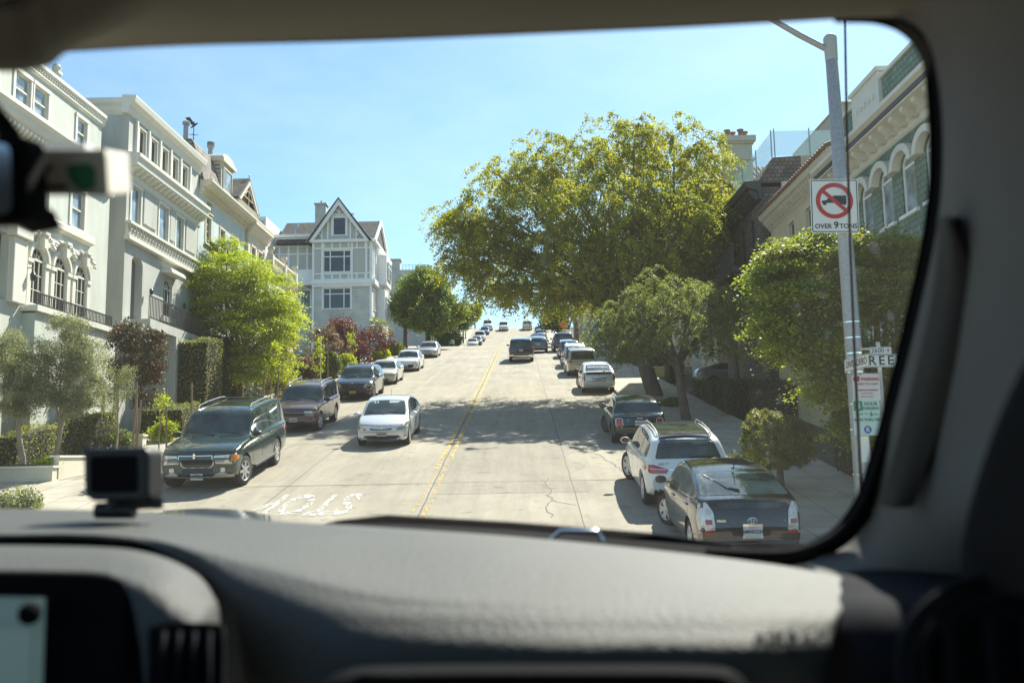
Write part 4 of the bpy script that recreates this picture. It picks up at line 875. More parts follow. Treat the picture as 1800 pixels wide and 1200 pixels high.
GSHING = mat_brick('green_shingle_wall', (0.135, 0.22, 0.17), (0.05, 0.085, 0.065), .22, .17, .8, .012, .16, .5, .6, 'sz'); DSHING = mat_brick('dark_shingle_wall', (0.16, 0.14, 0.115), (0.03, 0.028, 0.024), .22, .17, .85, .012, .25, .5, .6, 'sz')
DTRIM = mat('dark_brown_trim', (0.05, 0.05, 0.048), .5); YEL = stucco('yellow_stucco', (0.58, 0.50, 0.31)); TILE = mat('clay_roof_tile', (0.22, 0.13, 0.085), .8, var=.3, scale=6); BEI = stucco('beige_stucco', (0.52, 0.44, 0.34))
SKYPANE = mat_glass_dark('painted_sky_glass', (0.19, 0.24, 0.27), .04, .8, .03)  # pale blue base colour stands in for sky mirrored in the panes
def shell(T, u0, u1, z0, z1, dep, m, root, roofm=None, name='side_wall', topz=None):
    """the other walls and the flat roof behind a street front (local: along, out, up)"""
    mb = MB(T); z1b = topz or z1
    for u in (u0, u1): mb.face([(u, 0, z0), (u, -dep, z0), (u, -dep, z1), (u, 0, z1)])
    mb.face([(u0, -dep, z0), (u1, -dep, z0), (u1, -dep, z1), (u0, -dep, z1)]); mb.build(name, m, root, fix=False)
    r = MB(T); r.box(u0+.02, u1-.02, -dep+.02, -.02, z1-.25, z1-.12); r.build('roof', roofm or FLAT, root)
def brackets(mb, u0, u1, step, w, d0, d1, z0, z1):
    n = int(round((u1-u0)/step))
    for k in range(n+1):
        u = u0 + (u1-u0)*k/n; mb.prism([(u-w/2, d0, z0), (u-w/2, d0, z1), (u-w/2, d1, z1), (u-w/2, d1, z1-(z1-z0)*.35), (u-w/2, d0+(d1-d0)*.3, z0)], (w, 0, 0))
def railing(T, u0, u1, z, h, root, m, step=.13, name='railing', d=0, r=.012):
    mb = TM(T); mb.box(u0, u1, d-.02, d+.02, z+h-.04, z+h); mb.box(u0, u1, d-.015, d+.015, z+.06, z+.09); n = int((u1-u0)/step)
    for k in range(n+1): u = u0+(u1-u0)*k/n; mb.box(u-r, u+r, d-r, d+r, z, z+h-.04)
    return mb.build(name, m, root)
# ---- A: pale mint house with three arched windows
rt = empty('stucco_house', (-12.5, 26, zr(26)), (0, 0, 0), 'pale mint corner house with three arched windows under carved ornament, leftmost on the left side', 'house')
def par(o, root):      # root empties carry a location: keep geometry in world space
    return o
def R0(name, label, cat='house', group=None): return empty(name, (0, 0, 0), (0, 0, 0), label, cat, group)
bpy.data.objects.remove(rt)
rt = R0('stucco_house', 'pale mint house with three arched windows under carved ornament, leftmost on the left side')
T = TL(-12.5); AR = [(26.5, 27.3, 6.75, 8.55, 1.0), (27.85, 28.65, 6.75, 8.55, 1.0), (29.2, 30.0, 6.75, 8.55, 1.0)]
MW = [(24.6, 25.4, 9.75, 11.1), (26.55, 27.35, 9.75, 11.1), (28.8, 29.65, 9.75, 11.1)]
wall_part('wall', T, 20, 31.5, 0, 11.9, AR + MW + [(23.3, 25.3, 6.62, 8.6)], SA, rt); shell(T, 20, 31.5, -0.5, 11.9, 12, SA, rt)
for o in AR:
    w = window(T, *o[:4], rt, TRIM, arch=1.0, sill=False, gm=M_['pane'], depth=.06)
    mb = TM(T); cx = (o[0]+o[1])/2; n = 16
    for r0, r1, d1 in ((.41, .50, .06), (.50, .60, .11)):
        for k in range(n):
            a0, a1 = math.pi*k/n, math.pi*(k+1)/n; q = [(cx-r*math.cos(a), 0.0, 8.15 + r*math.sin(a)) for r, a in ((r0, a0), (r1, a0), (r1, a1), (r0, a1))]; mb.prism(q, (0, d1, 0))
    for s in (-1, 1): mb.box(cx+s*.5-.10, cx+s*.5+.10, 0, .06, 6.66, 8.0); mb.box(cx+s*.5-.14, cx+s*.5+.14, 0, .10, 8.0, 8.12)
    mb.box(cx-.09, cx+.09, 0, .26, 8.52, 8.95); mb.box(cx-.14, cx+.14, 0, .31, 8.93, 9.03)
    rr = random.Random(int(cx*10))
    for s in (-1, 1):
        for k in range(9):      # carved foliage scrolls
            t = k/8; u = cx + s*(.20 + .50*t); z = 8.95 - .33*t*t + rr.uniform(-.03, .06); mb.lathe([(.001, -.07), (.05, -.04), (.065, 0), (.05, .04), (.001, .07)], (u, .10+rr.uniform(0, .05), z), axis='y', n=7)
    mb.build('carved_arch', TRIM, rt, smooth=40)
for o in MW: window(T, *o, rt, TRIM, trim=.14, gm=SKYPANE)
mb = TM(T); prof_run(mb, 24.2, 30.2, [(0, 9.35), (.16, 9.42), (.16, 9.6), (.10, 9.66), (0, 9.66)]); mb.build('window_ledge', TRIM, rt)
mb = TM(T); prof_run(mb, 20, 31.75, [(0, 11.55), (.06, 11.6), (.10, 11.75), (.34, 12.0), (.38, 12.15), (.48, 12.25), (.48, 12.38), (0, 12.5)]); brackets(mb, 20.2, 31.5, .22, .11, .10, .28, 11.62, 11.86); mb.build('cornice', TRIM, rt)
T2 = TL(-12.9); UW = [(24.2, 25, 13.0, 14.0), (25.9, 26.75, 12.9, 13.9), (26.95, 27.8, 12.9, 13.9), (29.7, 30.4, 12.9, 13.9)]
wall_part('attic_wall', T2, 20, 31.5, 12.5, 14.3, UW, SA, rt); shell(T2, 20, 31.5, 12.5, 14.4, 11, SA, rt, name='attic_side_wall')
for o in UW: window(T2, *o, rt, TRIM, trim=.12, gm=SKYPANE, sill=True)
mb = TM(T2); prof_run(mb, 20, 31.6, [(0, 14.2), (.09, 14.26), (.09, 14.42), (.17, 14.5), (.17, 14.62), (-.3, 14.65), (-.3, 14.3)]); brackets(mb, 20.1, 31.4, .15, .06, .0, .12, 14.26, 14.42); mb.build('attic_cornice', TRIM, rt)
T3 = TL(-12.1); GD = (28.1, 30.9, 2.55, 4.75)
wall_part('base_wall', T3, 26.2, 31.5, 1.5, 6.45, [GD], SA, rt); shell(T3, 26.2, 31.5, -0.5, 6.4, 8, SA, rt, name='base_side_wall')
mb = TM(T3); mb.box(26.1, 31.6, -.5, .12, 6.45, 6.63); mb.build('terrace_slab', TRIM, rt)
mb = TM(T3)
for k in range(5): mb.box(28.15, 30.85, -.14, -.08, 2.6+k*.43, 2.98+k*.43)
mb.box(28.1, 30.9, -.2, -.13, 2.55, 4.75); mb.build('garage_door', M_['white'], rt)
railing(T3, 26.3, 31.2, 6.63, .42, rt, M_['iron'], .10, d=-.02)
mb = TM(T); mb.box(25.35, 26.05, -.05, .18, 6.6, 8.55); mb.box(25.25, 26.15, -.05, .28, 8.55, 8.95); mb.box(22, 26.2, -.05, .35, 8.95, 9.25); mb.build('entrance_pilaster', TRIM, rt, bevel=.03)
mb = TM(T); mb.box(23.3, 25.3, -1.2, -1.15, 6.6, 8.6); mb.build('entrance_door', DTRIM, rt)
mb = TM(T); mb.lathe([(.001, 0), (.07, .02), (.09, .20), (.05, .28), (.001, .33)], (26.2, .28, 7.35), n=8); mb.tube([(26.2, .05, 7.75), (26.2, .2, 7.78), (26.2, .28, 7.7)], .015, 6); mb.build('wall_lantern', M_['iron'], rt)
mb = TM(T); mb.box(28.95, 29.15, -.95, -.75, 14.0, 15.15); mb.box(28.9, 29.2, -1.0, -.7, 15.15, 15.25); mb.lathe([(.12, 15.25), (.16, 15.4), (.10, 15.5), (.001, 15.5)], (29.05, -.85, 0), n=12); mb.build('chimney', SA, rt)
# ---- B: warm grey house with bracketed cornice
rt = R0('stucco_house', 'warm grey flat roofed house with deep bracketed cornice and five attic windows')
T = TL(-12.5); y0, y1 = 32.85, 40.3
AT = [(33.75 + 1.12*k, 34.35 + 1.12*k, 13.95, 15.0) for k in range(5)]
wall_part('attic_wall', T, y0, y1, 13.6, 15.35, AT, SB, rt)
for o in AT: window(T, *o, rt, TRIM, trim=.09, gm=M_['pane'], sill=True, kind='none')
mb = TM(T)
for k in range(6): mb.box(33.45 + 1.12*k - .06, 33.45 + 1.12*k + .06, 0, .10, 13.8, 15.2)
mb.box(33.3, 39.2, 0, .075, 13.7, 13.84); mb.build('attic_pilasters', TRIM, rt)
mb = TM(T); prof_run(mb, y0-.25, y1+.1, [(-.2, 15.2), (.03, 15.2), (.08, 15.35), (.12, 15.5), (.30, 15.62), (.34, 15.82), (.34, 15.88), (-.2, 15.9)]); mb.build('top_cornice', TRIM, rt)
mc = MB(TC(y0)); mc.prism([(-12.16, -.2, 0), (-12.16, 0, 0)], (0, 0, 0)) if False else None
mb = TM(TC(y0)); mb.prism([(-25, d, z) for d, z in [(0, 15.2), (.08, 15.35), (.12, 15.5), (.22, 15.62), (.25, 15.80), (0, 15.81)]], (12.4, 0, 0)); mb.build('side_cornice', TRIM, rt)
W2 = [(33.25, 34.1, 11.05, 12.55), (35.9, 36.85, 11.05, 12.55), (37.7, 38.55, 11.05, 12.55)]
LW = [(33.5, 34.5, 7.35, 9.85, .55), (36.6, 37.5, 7.95, 9.55, .9)]
wall_part('wall', T, y0, y1, 2.9, 13.1, W2 + LW, SB, rt, th=.3); shell(T, y0, y1, 2.9, 15.7, 11, SB, rt)
for o in W2: window(T, *o, rt, TRIM, trim=.11, gm=SKYPANE, kind='none')
window(T, *LW[1][:4], rt, TRIM, arch=.9, sill=True)
mb = TM(T); mb.box(33.45, 34.55, -.42, -.30, 7.3, 9.9); mb.build('entrance_door', mat('recess_paint', (.17, .165, .15), .8), rt)
mb = TM(T); prof_run(mb, y0-.1, y1+.2, [(0, 12.68), (.05, 12.76), (.08, 12.95), (.10, 13.1), (.42, 13.2), (.44, 13.4), (.52, 13.5), (.52, 13.64), (0, 13.7)]); brackets(mb, y0+.1, y1, .42, .16, .10, .38, 12.95, 13.18); mb.build('main_cornice', TRIM, rt)
for a, b in ((34.35, 35.6), (37.0, 37.5), (38.8, 40.0)): mb = TM(T); mb.box(a, b, 0, .05, 11.3, 12.6); mb.build('wall_panel', SB, rt)
for za, zb, pd in ((10.45, 11.0, .22),):
    mb = TM(T); mb.box(y0-.1, y1, 0, pd, za-.16, za); mb.box(y0-.1, y1, 0, pd+.03, zb-.10, zb); mb.box(y0, y1, 0, pd-.12, za, zb-.1)
    n = 26
    for k in range(n):          # openwork frieze of crossed bars
        u = y0 + (y1-y0)*(k+.5)/n; h = (y1-y0)/n/2
        for s in (1, -1): mb.tube([(u-h*s, pd-.06, za), (u+h*s, pd-.06, zb-.1)], .022, 4)
        mb.lathe([(.001, 0), (.05, .01), (.001, .05)], (u, pd-.06, (za+zb-.1)/2), axis='y', n=8)
    mb.build('frieze', TRIM, rt)
mb = TM(T); mb.box(36.35, 37.8, 0, .12, 7.7, 7.86); mb.build('window_ledge', TRIM, rt); mb = TM(T); mb.box(36.3, 37.85, 0, .45, 9.72, 9.84)
for k in range(8): a0, a1 = math.pi/2*k/8, math.pi/2*(k+1)/8; mb.prism([(36.35, .42*math.cos(a0), 9.84+.15*math.sin(a0)), (36.35, .42*math.cos(a1), 9.84+.15*math.sin(a1)), (36.35, 0, 9.84)], (1.45, 0, 0))
mb.build('window_hood', TRIM, rt)
mb = TM(T); mb.box(33.0, 39.6, 0, 1.0, 6.9, 7.25); mb.build('balcony', SB, rt); railing(T, 33.0, 39.6, 7.25, .9, rt, M_['iron'], .14, d=.94)
mb = TM(T); mb.box(35.4, 39.6, 0, 1.06, 2.9, 6.9); mb.build('stair_block', SB, rt)
for u in (34.9, 38.4): mb = TM(T); mb.lathe([(.001, 0), (.06, .02), (.08, .2), (.04, .26), (.001, .3)], (u, .2, 8.5), n=8); mb.build('wall_lantern', M_['iron'], rt)
# ---- C: blue house with shingled mansard and dormer
rt = R0('mansard_house', 'pale blue house with shingled mansard roof and one arched dormer, third on the left side')
T = TL(-12.5); y0, y1 = 40.35, 47.4
W = [(41.3, 42.0, 12.2, 13.5), (41.3, 42.0, 13.75, 14.25), (43.3, 44.0, 11.6, 13.4), (45.3, 46.0, 11.6, 13.4)]
wall_part('wall', T, y0, y1, 3.9, 14.6, W, SC, rt); shell(T, y0, y1, 3.9, 14.8, 11, SC, rt)
for o in W: window(T, *o, rt, TRIMC, trim=.09, kind='lattice' if o[3]-o[2] > 1 else 'none')
railing(T, 41.1, 42.2, 11.7, .5, rt, M_['iron'], .1, d=.3)
mb = TM(T); prof_run(mb, y0+.05, y1+3.2, [(0, 14.35), (.06, 14.4), (.10, 14.6), (.5, 14.75), (.6, 14.9), (.6, 15.0), (0, 15.02)]); brackets(mb, y0+.1, y1, .18, .08, .08, .24, 14.42, 14.6); mb.build('eave', TRIMC, rt)
mb = TM(T); mb.prism([(y0+.05, .2, 15.0), (y0+.05, .0, 15.8), (y0+.05, -.35, 16.85), (y0+.05, -.45, 17.0), (y0+.05, -6, 17.05), (y0+.05, -6, 15.0)], (y1-y0-.1, 0, 0)); mb.build('mansard_roof', SLATE, rt)
dr = TM(T); dr.box(43.0, 44.7, -1.0, .12, 15.05, 16.75); dr.build('dormer', TRIMC, rt); window(TL(-12.5+.14), 43.25, 44.45, 15.35, 16.5, rt, TRIMC, kind='none', trim=.08, gm=SKYPANE, depth=-.0, sill=True)
mb = TM(T); mb.box(42.85, 44.85, -1.0, .28, 16.75, 16.95); n = 12
for k in range(n): a0, a1 = math.pi*k/n, math.pi*(k+1)/n; mb.prism([(43.85-.95*math.cos(a), .2, 16.95+.33*math.sin(a)) for a in (a0, a1)] + [(43.85, .2, 16.95)], (0, -1.3, 0))
mb.build('dormer_hood', TRIMC, rt)
mb = TM(T)
for k in range(8): mb.box(42.93, 42.99, -.9, .06, 15.15+k*.2, 15.17+k*.2)
mb.build('dormer_siding', SLATE, rt)
def flue(root, x, y, z, h=.9, ribs=4, r=.13):
    mb = MB(); mb.lathe([(r, 0), (r*.95, h*.6), (r*1.4, h*.62), (r*1.4, h*.68)] + [q for k in range(ribs) for q in ((r*1.5, h*(.72+k*.07)), (r*1.15, h*(.75+k*.07)))] + [(.001, h*(.76+ribs*.07))], (x, y, z), n=14); mb.build('flue', M_['steel'], root, smooth=40)
flue(rt, -13.2, 43.7, 17.2, .85); flue(rt, -13.4, 40.9, 17.2, 1.1, 1)
wv = R0('weather_vane', 'dark metal eagle weather vane on the ridge of the shingled mansard roof', 'weather vane'); mb = MB(); x, y, z = -13.3, 41.6, 17.35
mb.tube([(x, y, z), (x, y, z+.65)], .02, 6); mb.tube([(x-.22, y, z+.28), (x+.22, y, z+.28)], .014, 5); mb.tube([(x, y-.22, z+.28), (x, y+.22, z+.28)], .014, 5); mb.lathe([(.001, -.06), (.05, 0), (.001, .06)], (x, y, z+.16), n=8); mb.build('pole', M_['iron'], wv)
mb = MB(); mb.tube([(x-.16, y, z+.62), (x-.05, y, z+.70), (x+.08, y, z+.80), (x+.16, y, z+.86), (x+.22, y, z+.84)], [.012, .05, .05, .03, .01], 8)
for s in (-1, 1): mb.prism([(x-.02, y+s*.02, z+.76), (x+.06, y+s*.02, z+.78), (x-.10, y+s*.30, z+1.05), (x-.30, y+s*.34, z+1.0), (x-.2, y+s*.16, z+.86)], (0, 0, .02))
mb.build('eagle', M_['iron'], wv)
# ---- D: cream house with gable and balustraded terrace
rt = R0('gabled_house', 'cream ornate house with small open gable and urns on its terrace, left side')
T = TL(-12.35); W = [(48.0, 48.7, 11.5, 13.6), (49.3, 50.0, 11.5, 13.6)]
wall_part('wall', T, 47.45, 50.6, 4.5, 14.3, W, SD, rt); shell(T, 47.45, 50.6, 4.5, 14.4, 11, SD, rt)
for o in W: window(T, *o, rt, TRIMC, trim=.1)
T0 = TL(-12.3); TG = lambda p: T0((p[0]-2.3, p[1]*.85, 15.25+(p[2]-15.75)*.70))
mb = TM(TG); prof_run(mb, 46.6, 50.0, [(0, 15.0), (.1, 15.1), (.2, 15.35), (.45, 15.5), (.5, 15.75), (-.4, 15.8), (-.4, 15.0)]); brackets(mb, 46.7, 49.9, .3, .12, .1, .4, 15.05, 15.4); mb.T = T; prof_run(mb, 47.4, 50.8, [(0, 14.2), (.15, 14.3), (.3, 14.6), (.45, 14.7), (.45, 14.85), (0, 14.9)]); mb.build('cornice', TRIMC, rt)
mb = TM(TG); A, B, C_ = (46.6, 15.75), (48.3, 17.75), (50.0, 15.75)
for P, Q in ((A, B), (C_, B)):
    mb.prism([(P[0], .52, P[1]), (P[0]+(.28 if P is A else -.28), .52, P[1]), (Q[0], .52, Q[1]-.32), (Q[0], .52, Q[1])], (0, -.14, 0))
mb.tube([(48.3, .45, 15.8), (48.3, .45, 17.5)], .035, 6); mb.tube([(47.3, .45, 16.3), (49.3, .45, 16.3)], .035, 6)
for k in range(8): a0, a1 = math.pi*k/8, math.pi*(k+1)/8; mb.tube([(48.3-.6*math.cos(a0), .45, 16.3+.6*math.sin(a0)), (48.3-.6*math.cos(a1), .45, 16.3+.6*math.sin(a1))], .03, 5)
mb.tube([(48.3, .45, 17.7), (48.3, .45, 18.15)], .03, 6); mb.lathe([(.001, 18.3), (.07, 18.2), (.001, 18.08)], (48.3, .45, 0), n=8); mb.build('bargeboard', TRIMC, rt)
mb = TM(TG); mb.prism([(46.6, -.05, 15.75), (48.3, -.05, 17.6), (50.0, -.05, 15.75)], (0, .06, 0)); mb.build('gable_wall', mat('ochre_gable', (.30, .22, .12), .8), rt)
mb = TM(TG); mb.prism([(46.4, .5, 15.78), (48.3, .5, 17.98), (50.2, .5, 15.78), (50.0, .5, 15.7), (48.3, .5, 17.85), (46.6, .5, 15.7)], (0, -6, 0)); mb.build('roof', SHING, rt)
T = TL(-12.1); W = [(51.6, 52.4, 9.5, 11.6), (53.6, 54.4, 9.5, 11.6)]
wall_part('terrace_wall', T, 50.6, 56.2, 5, 12.9, W, SD, rt); shell(T, 50.6, 56.2, 5, 12.95, 10, SD, rt, name='terrace_side_wall')
for o in W: window(T, *o, rt, TRIMC, trim=.1)
mb = TM(T); prof_run(mb, 50.5, 56.4, [(0, 12.5), (.2, 12.7), (.3, 12.9), (0, 12.95)])
for k in range(26): mb.lathe([(.05, 12.95), (.075, 13.15), (.035, 13.4), (.06, 13.55)], (50.9+k*.21, .08, 0), n=8)
mb.box(50.6, 56.3, -.04, .2, 13.55, 13.68)
for u in (50.7, 53.5, 56.1): mb.box(u-.16, u+.16, -.08, .24, 12.95, 13.72); mb.lathe([(.10, 13.72), (.07, 13.8), (.22, 14.05), (.18, 14.2), (.001, 14.2)], (u, .08, 0), n=12)
mb.build('balustrade', TRIMC, rt)
# ---- E: half timbered house
rt = R0('half_timbered_house', 'tall grey and white half-timbered house with steep front gable and chimney')
YF = 88.0; T = TC(YF); TS = TL(-12.45)
W = [(-17.3, -14.6, 20.55, 22.7), (-17.3, -14.6, 16.8, 18.85)]
wall_part('wall', T, -18.4, -12.45, 12, 23.6, W, SIDING, rt)
for o in W: window(T, *o, rt, WT, kind='triple', trim=.16, trim_out=.05)
SW = [(89.2, 90.1, 20.4, 22.6), (89.2, 90.1, 16.8, 18.8), (92.2, 93.6, 20.4, 22.6), (92.2, 93.6, 16.8, 18.8), (95.6, 97, 20.4, 22.6), (95.6, 97, 16.8, 18.8)]
wall_part('street_wall', TS, 88, 99, 12, 23.6, SW, SIDING, rt)
for o in SW: window(TS, *o, rt, WT, kind='sash', trim=.16, trim_out=.05)
mb = MB(); mb.box(-24, -12.5, 91, 98.95, 12, 23.5); mb.build('rear_wall', SIDING, rt)
mb = TM(T)      # white timbering on the bay, lower band and belts
mb.box(-18.5, -12.35, 0, .35, 19.25, 19.75); mb.box(-18.45, -12.4, 0, .22, 18.98, 19.25); mb.box(-18.45, -12.4, 0, .12, 20.25, 20.42); mb.box(-18.45, -12.4, 0, .12, 22.85, 23.0); mb.box(-18.6, -12.2, 0, .45, 23.5, 23.78)
for u in (-18.35, -17.45, -14.45, -13.0, -12.55): mb.box(u-.11, u+.11, 0, .10, 19.75, 23.5)
for u in np.linspace(-17.3, -13.1, 6): mb.box(u-.08, u+.08, 0, .09, 19.76, 20.25); mb.box(u-.08, u+.08, 0, .09, 23.0, 23.5)
for u in (-18.35, -12.55): mb.box(u-.11, u+.11, 0, .06, 12, 18.98)
mb.build('timber_frame', WT, rt)
mb = TM(T)
for a, b in ((-18.25, -17.6), (-14.3, -13.15)): mb.box(a, b, 0, .05, 20.5, 22.75)
for u0_, u1_ in ((-17.3, -16.5), (-16.4, -15.6), (-15.5, -14.8), (-14.7, -13.9), (-13.8, -13.2)): mb.box(u0_, u1_, 0, .05, 19.8, 20.2); mb.box(u0_, u1_, 0, .05, 23.05, 23.45)
mb.build('timber_panels', PANEL, rt)
mb = TM(TS)
mb.box(87.9, 99, 0, .35, 19.25, 19.75); mb.box(87.9, 99, 0, .45, 23.5, 23.78); mb.box(88, 99, 0, .12, 22.85, 23.0)
for u in (88.1, 89.0, 90.4, 91.9, 93.9, 95.3, 97.2, 98.9): mb.box(u-.11, u+.11, 0, .10, 19.75, 23.5)
mb.build('street_timber_frame', WT, rt)
mb = TM(TS); mb.box(91.4, 94.4, 0, .8, 15.8, 19.25); mb.box(91.3, 94.5, 0, 1.0, 19.75, 22.9); mb.build('street_bay', WT, rt)
window(TL(-11.4), 91.7, 94.1, 20.4, 22.3, rt, WT, kind='triple', depth=0, trim=.05, sill=False); window(TL(-11.6), 91.8, 94.0, 16.6, 18.6, rt, WT, kind='triple', depth=0, trim=.05, sill=False)
# front gable with attic window
AP = (-15.75, 27.9)
mb = TM(T); ga, gb_ = (-18.7, 23.78), (-12.6, 23.78); wa, wb_ = (-16.5, -14.95)
for poly in ([(-18.6, 23.78), (-16.5, 23.78), (-16.5, 26.75)], [(-14.95, 23.78), (-12.75, 23.78), (-14.95, 26.72)], [(-16.5, 26.2), (-14.95, 26.2), (-14.95, 26.72), (-15.75, 27.8), (-16.5, 26.75)]): mb.face([(x, .02, z) for x, z in poly])
mb.face([(-16.5, .02, 23.78), (-14.95, .02, 23.78), (-14.95, .02, 24.2), (-16.5, .02, 24.2)]); mb.build('gable_wall', PANEL, rt, fix=False)
window(T, -16.35, -15.1, 24.3, 26.1, rt, WT, kind='none', trim=.2, trim_out=.10, depth=.02, sill=True)
mb = TM(T)
for P, s in ((ga, 1), (gb_, -1)):
    mb.prism([(P[0]-s*.35, .55, P[1]-.25), (P[0]+s*.35, .55, P[1]-.25), (AP[0], .55, AP[1]-.62), (AP[0], .55, AP[1]+.12)], (0, -.22, 0))
for u, zt in ((-17.5, 25.0), (-16.9, 25.9), (-14.6, 25.9), (-14.0, 25.0)): mb.box(u-.08, u+.08, .02, .12, 23.78, zt)
mb.box(-17.3, -14.2, .02, .13, 26.35, 26.5)
for a in (-35, 0, 35): mb.tube([(AP[0], .14, 26.5), (AP[0]+1.0*math.sin(R(a)), .14, 26.5+1.0*math.cos(R(a)))], .07, 4)
for s in (-1, 1): mb.tube([(AP[0]+s*2.7*math.cos(t), .14, 23.8+.9*math.sin(t)) if False else (AP[0]+s*(2.65-.9*math.sin(t)), .14, 23.8+.9*math.cos(t)) for t in np.linspace(0, math.pi/2, 7)], .06, 4)
mb.build('bargeboard', WT, rt)
mb = MB(); e = .35
mb.prism([(-19.0, YF-.6, 23.55), (AP[0], YF-.6, AP[1]+.2), (-12.35, YF-.6, 23.55), (-12.6, YF-.6, 23.5), (AP[0], YF-.6, AP[1]), (-18.75, YF-.6, 23.5)], (0, 6.2, 0))
mb.build('gable_roof', SHING, rt)
mb = MB()      # main roof: ridge across the street direction, gabled towards the street
mb.prism([(-22.4, 88.6, 23.7), (-22.4, 93, 27.0), (-22.4, 98.9, 23.7)], (10.0, 0, 0)); mb.build('main_roof', SHING, rt)
mb = MB(); 
for (ya, za, yb, zb) in ((88.3, 23.45, 93, 27.05), (99.2, 23.45, 93, 27.05)): mb.prism([(-12.2, ya, za), (-12.2, ya+(.5 if ya < 93 else -.5), za), (-12.2, yb, zb-.45), (-12.2, yb, zb+.05)], (-.2, 0, 0))
mb.build('street_bargeboard', WT, rt)
mb = MB(); mb.box(-18.6, -17.5, 89.6, 90.6, 24.5, 28.0); mb.box(-18.7, -17.4, 89.5, 90.7, 28.0, 28.15); mb.box(-18.15, -17.95, 90, 90.2, 28.15, 28.5); mb.build('chimney', SIDING, rt)
# left wing with panelled upper storeys
T = TC(89.5)
wall_part('wing_wall', T, -24.2, -18.4, 12, 24.7, [(-19.9, -19.0, 17.3, 19.0)], SIDING, rt); mb = MB(); mb.box(-24.1, -18.5, 90.5, 98, 12, 24.5); mb.build('wing_rear', SIDING, rt)
window(T, -19.9, -19.0, 17.3, 19.0, rt, WT, kind='none', trim=.14)
mb = TM(T); mb.box(-24.3, -18.5, 0, .3, 24.5, 24.8); mb.box(-24.3, -18.5, 0, .12, 19.3, 19.7)
mb.box(-24.2, -18.5, .0, .05, 19.7, 24.5); mb.build('wing_boards', WT, rt)
mb = TM(T)
for u in np.arange(-24.0, -18.9, .95):
    for za, zb in ((19.85, 20.6), (20.75, 22.7), (22.85, 23.5), (23.62, 24.35)): mb.box(u, u+.75, .05, .075, za, zb)
mb.build('wing_panels', PANEL, rt)
mb = TM(T); mb.box(-21.3, -18.5, 0, 1.2, 19.3, 20.9); mb.build('balcony', WT, rt)
T = TC(86.6); mb = TM(T); mb.box(-26.5, -22.8, -6, 0, 12, 26.0); mb.build('annex', WT, rt); mb = TM(T)
for u in (-26.2, -25.3, -24.4, -23.6):
    for za, zb in ((19.6, 21.2), (21.4, 23.0), (23.2, 24.4), (24.6, 25.6)): mb.box(u, u+.65, 0, .03, za, zb)
mb.build('annex_panels', PANEL, rt)
sd_ = R0('satellite_dish', 'small pale satellite dish on the flat roof left of the half-timbered gable', 'satellite dish'); mb = MB(); mb.lathe([(.001, 0), (.28, .05), (.45, .14), (.44, .16), (.26, .08), (.001, .03)], (0, 0, 0), n=20)
o = mb.build('dish', mat('dish_grey', (.42, .42, .42), .5), sd_, smooth=50); o.location = (-20.6, 89.4, 25.5); o.rotation_euler = (R(60), 0, R(-10)); mb = MB(); mb.tube([(-20.6, 89.5, 24.7), (-20.6, 89.5, 25.5)], .04, 6); mb.build('mast', M_['steel'], sd_)
# ---- far left
for (lb, ya, yb, xf, zt, c, nw) in (('far pale apartment house with roof chimney and glassed corner, on the left', 138, 168, -11.9, 31.2, (0.46, .46, .44), 8), ('tall pale block on the left, farthest house before the crest', 170, 215, -11.9, 35.5, (0.5, .48, .43), 8)):
    rt = R0('apartment_house', lb); T = TL(xf); z0 = zr(ya)-.5; m = stucco('pale_far_stucco', c)
    ops = [(ya+1.2+k*(yb-ya)/nw, ya+1.2+k*(yb-ya)/nw+1.5, z0+3+j*3.1, z0+4.7+j*3.1) for k in range(nw) for j in range(3)]; ops = [o for o in ops if o[3] < zt-.6]
    wall_part('wall', T, ya, yb, z0, zt, ops, m, rt); shell(T, ya, yb, z0, zt, 14, m, rt)
    for o in ops: window(T, *o, rt, TRIM, trim=.08)
    mb = TM(T); mb.box(ya-.1, yb, 0, .3, zt-.4, zt-.1); mb.build('cornice', TRIM, rt)
    if ya == 138:
        mb = MB(); mb.box(-18.2, -16.6, 139, 140.5, zt, zt+1.8); mb.box(-18.4, -16.4, 138.8, 140.7, zt+1.8, zt+2.0); mb.tube([(-19.4, 139, zt-.2), (-19.4, 139, zt+1)], .25, 10); mb.build('chimney', m, rt)
        mb = MB(); mb.box(-15.4, -12.6, 150, 153, zt-.2, zt+3.2); mb.build('stair_tower', mat('tower_render', (.38, .35, .33), .8), rt)
        railing(TC(138.1), -16, -12, zt-.1, .9, rt, M_['iron'], .5, r=.03)
        mb = MB(); mb.box(-12.6, -10.9, 138.4, 150, zt-3.4, zt-.6); mb.build('glazed_corner', SKYPANE, rt); mb = MB()
        for y in np.arange(138.35, 150, 2.3): mb.box(-10.95, -10.84, y, y+.15, zt-3.4, zt-.5)
        for x in (-12.65, -11.8, -10.95): mb.box(x, x+.1, 138.28, 138.42, zt-3.4, zt-.5)
        mb.box(-12.8, -10.7, 138.2, 150.2, zt-.6, zt-.35); mb.box(-12.8, -10.7, 138.2, 150.2, zt-3.7, zt-3.4); mb.build('glazing_bars', WT, rt)
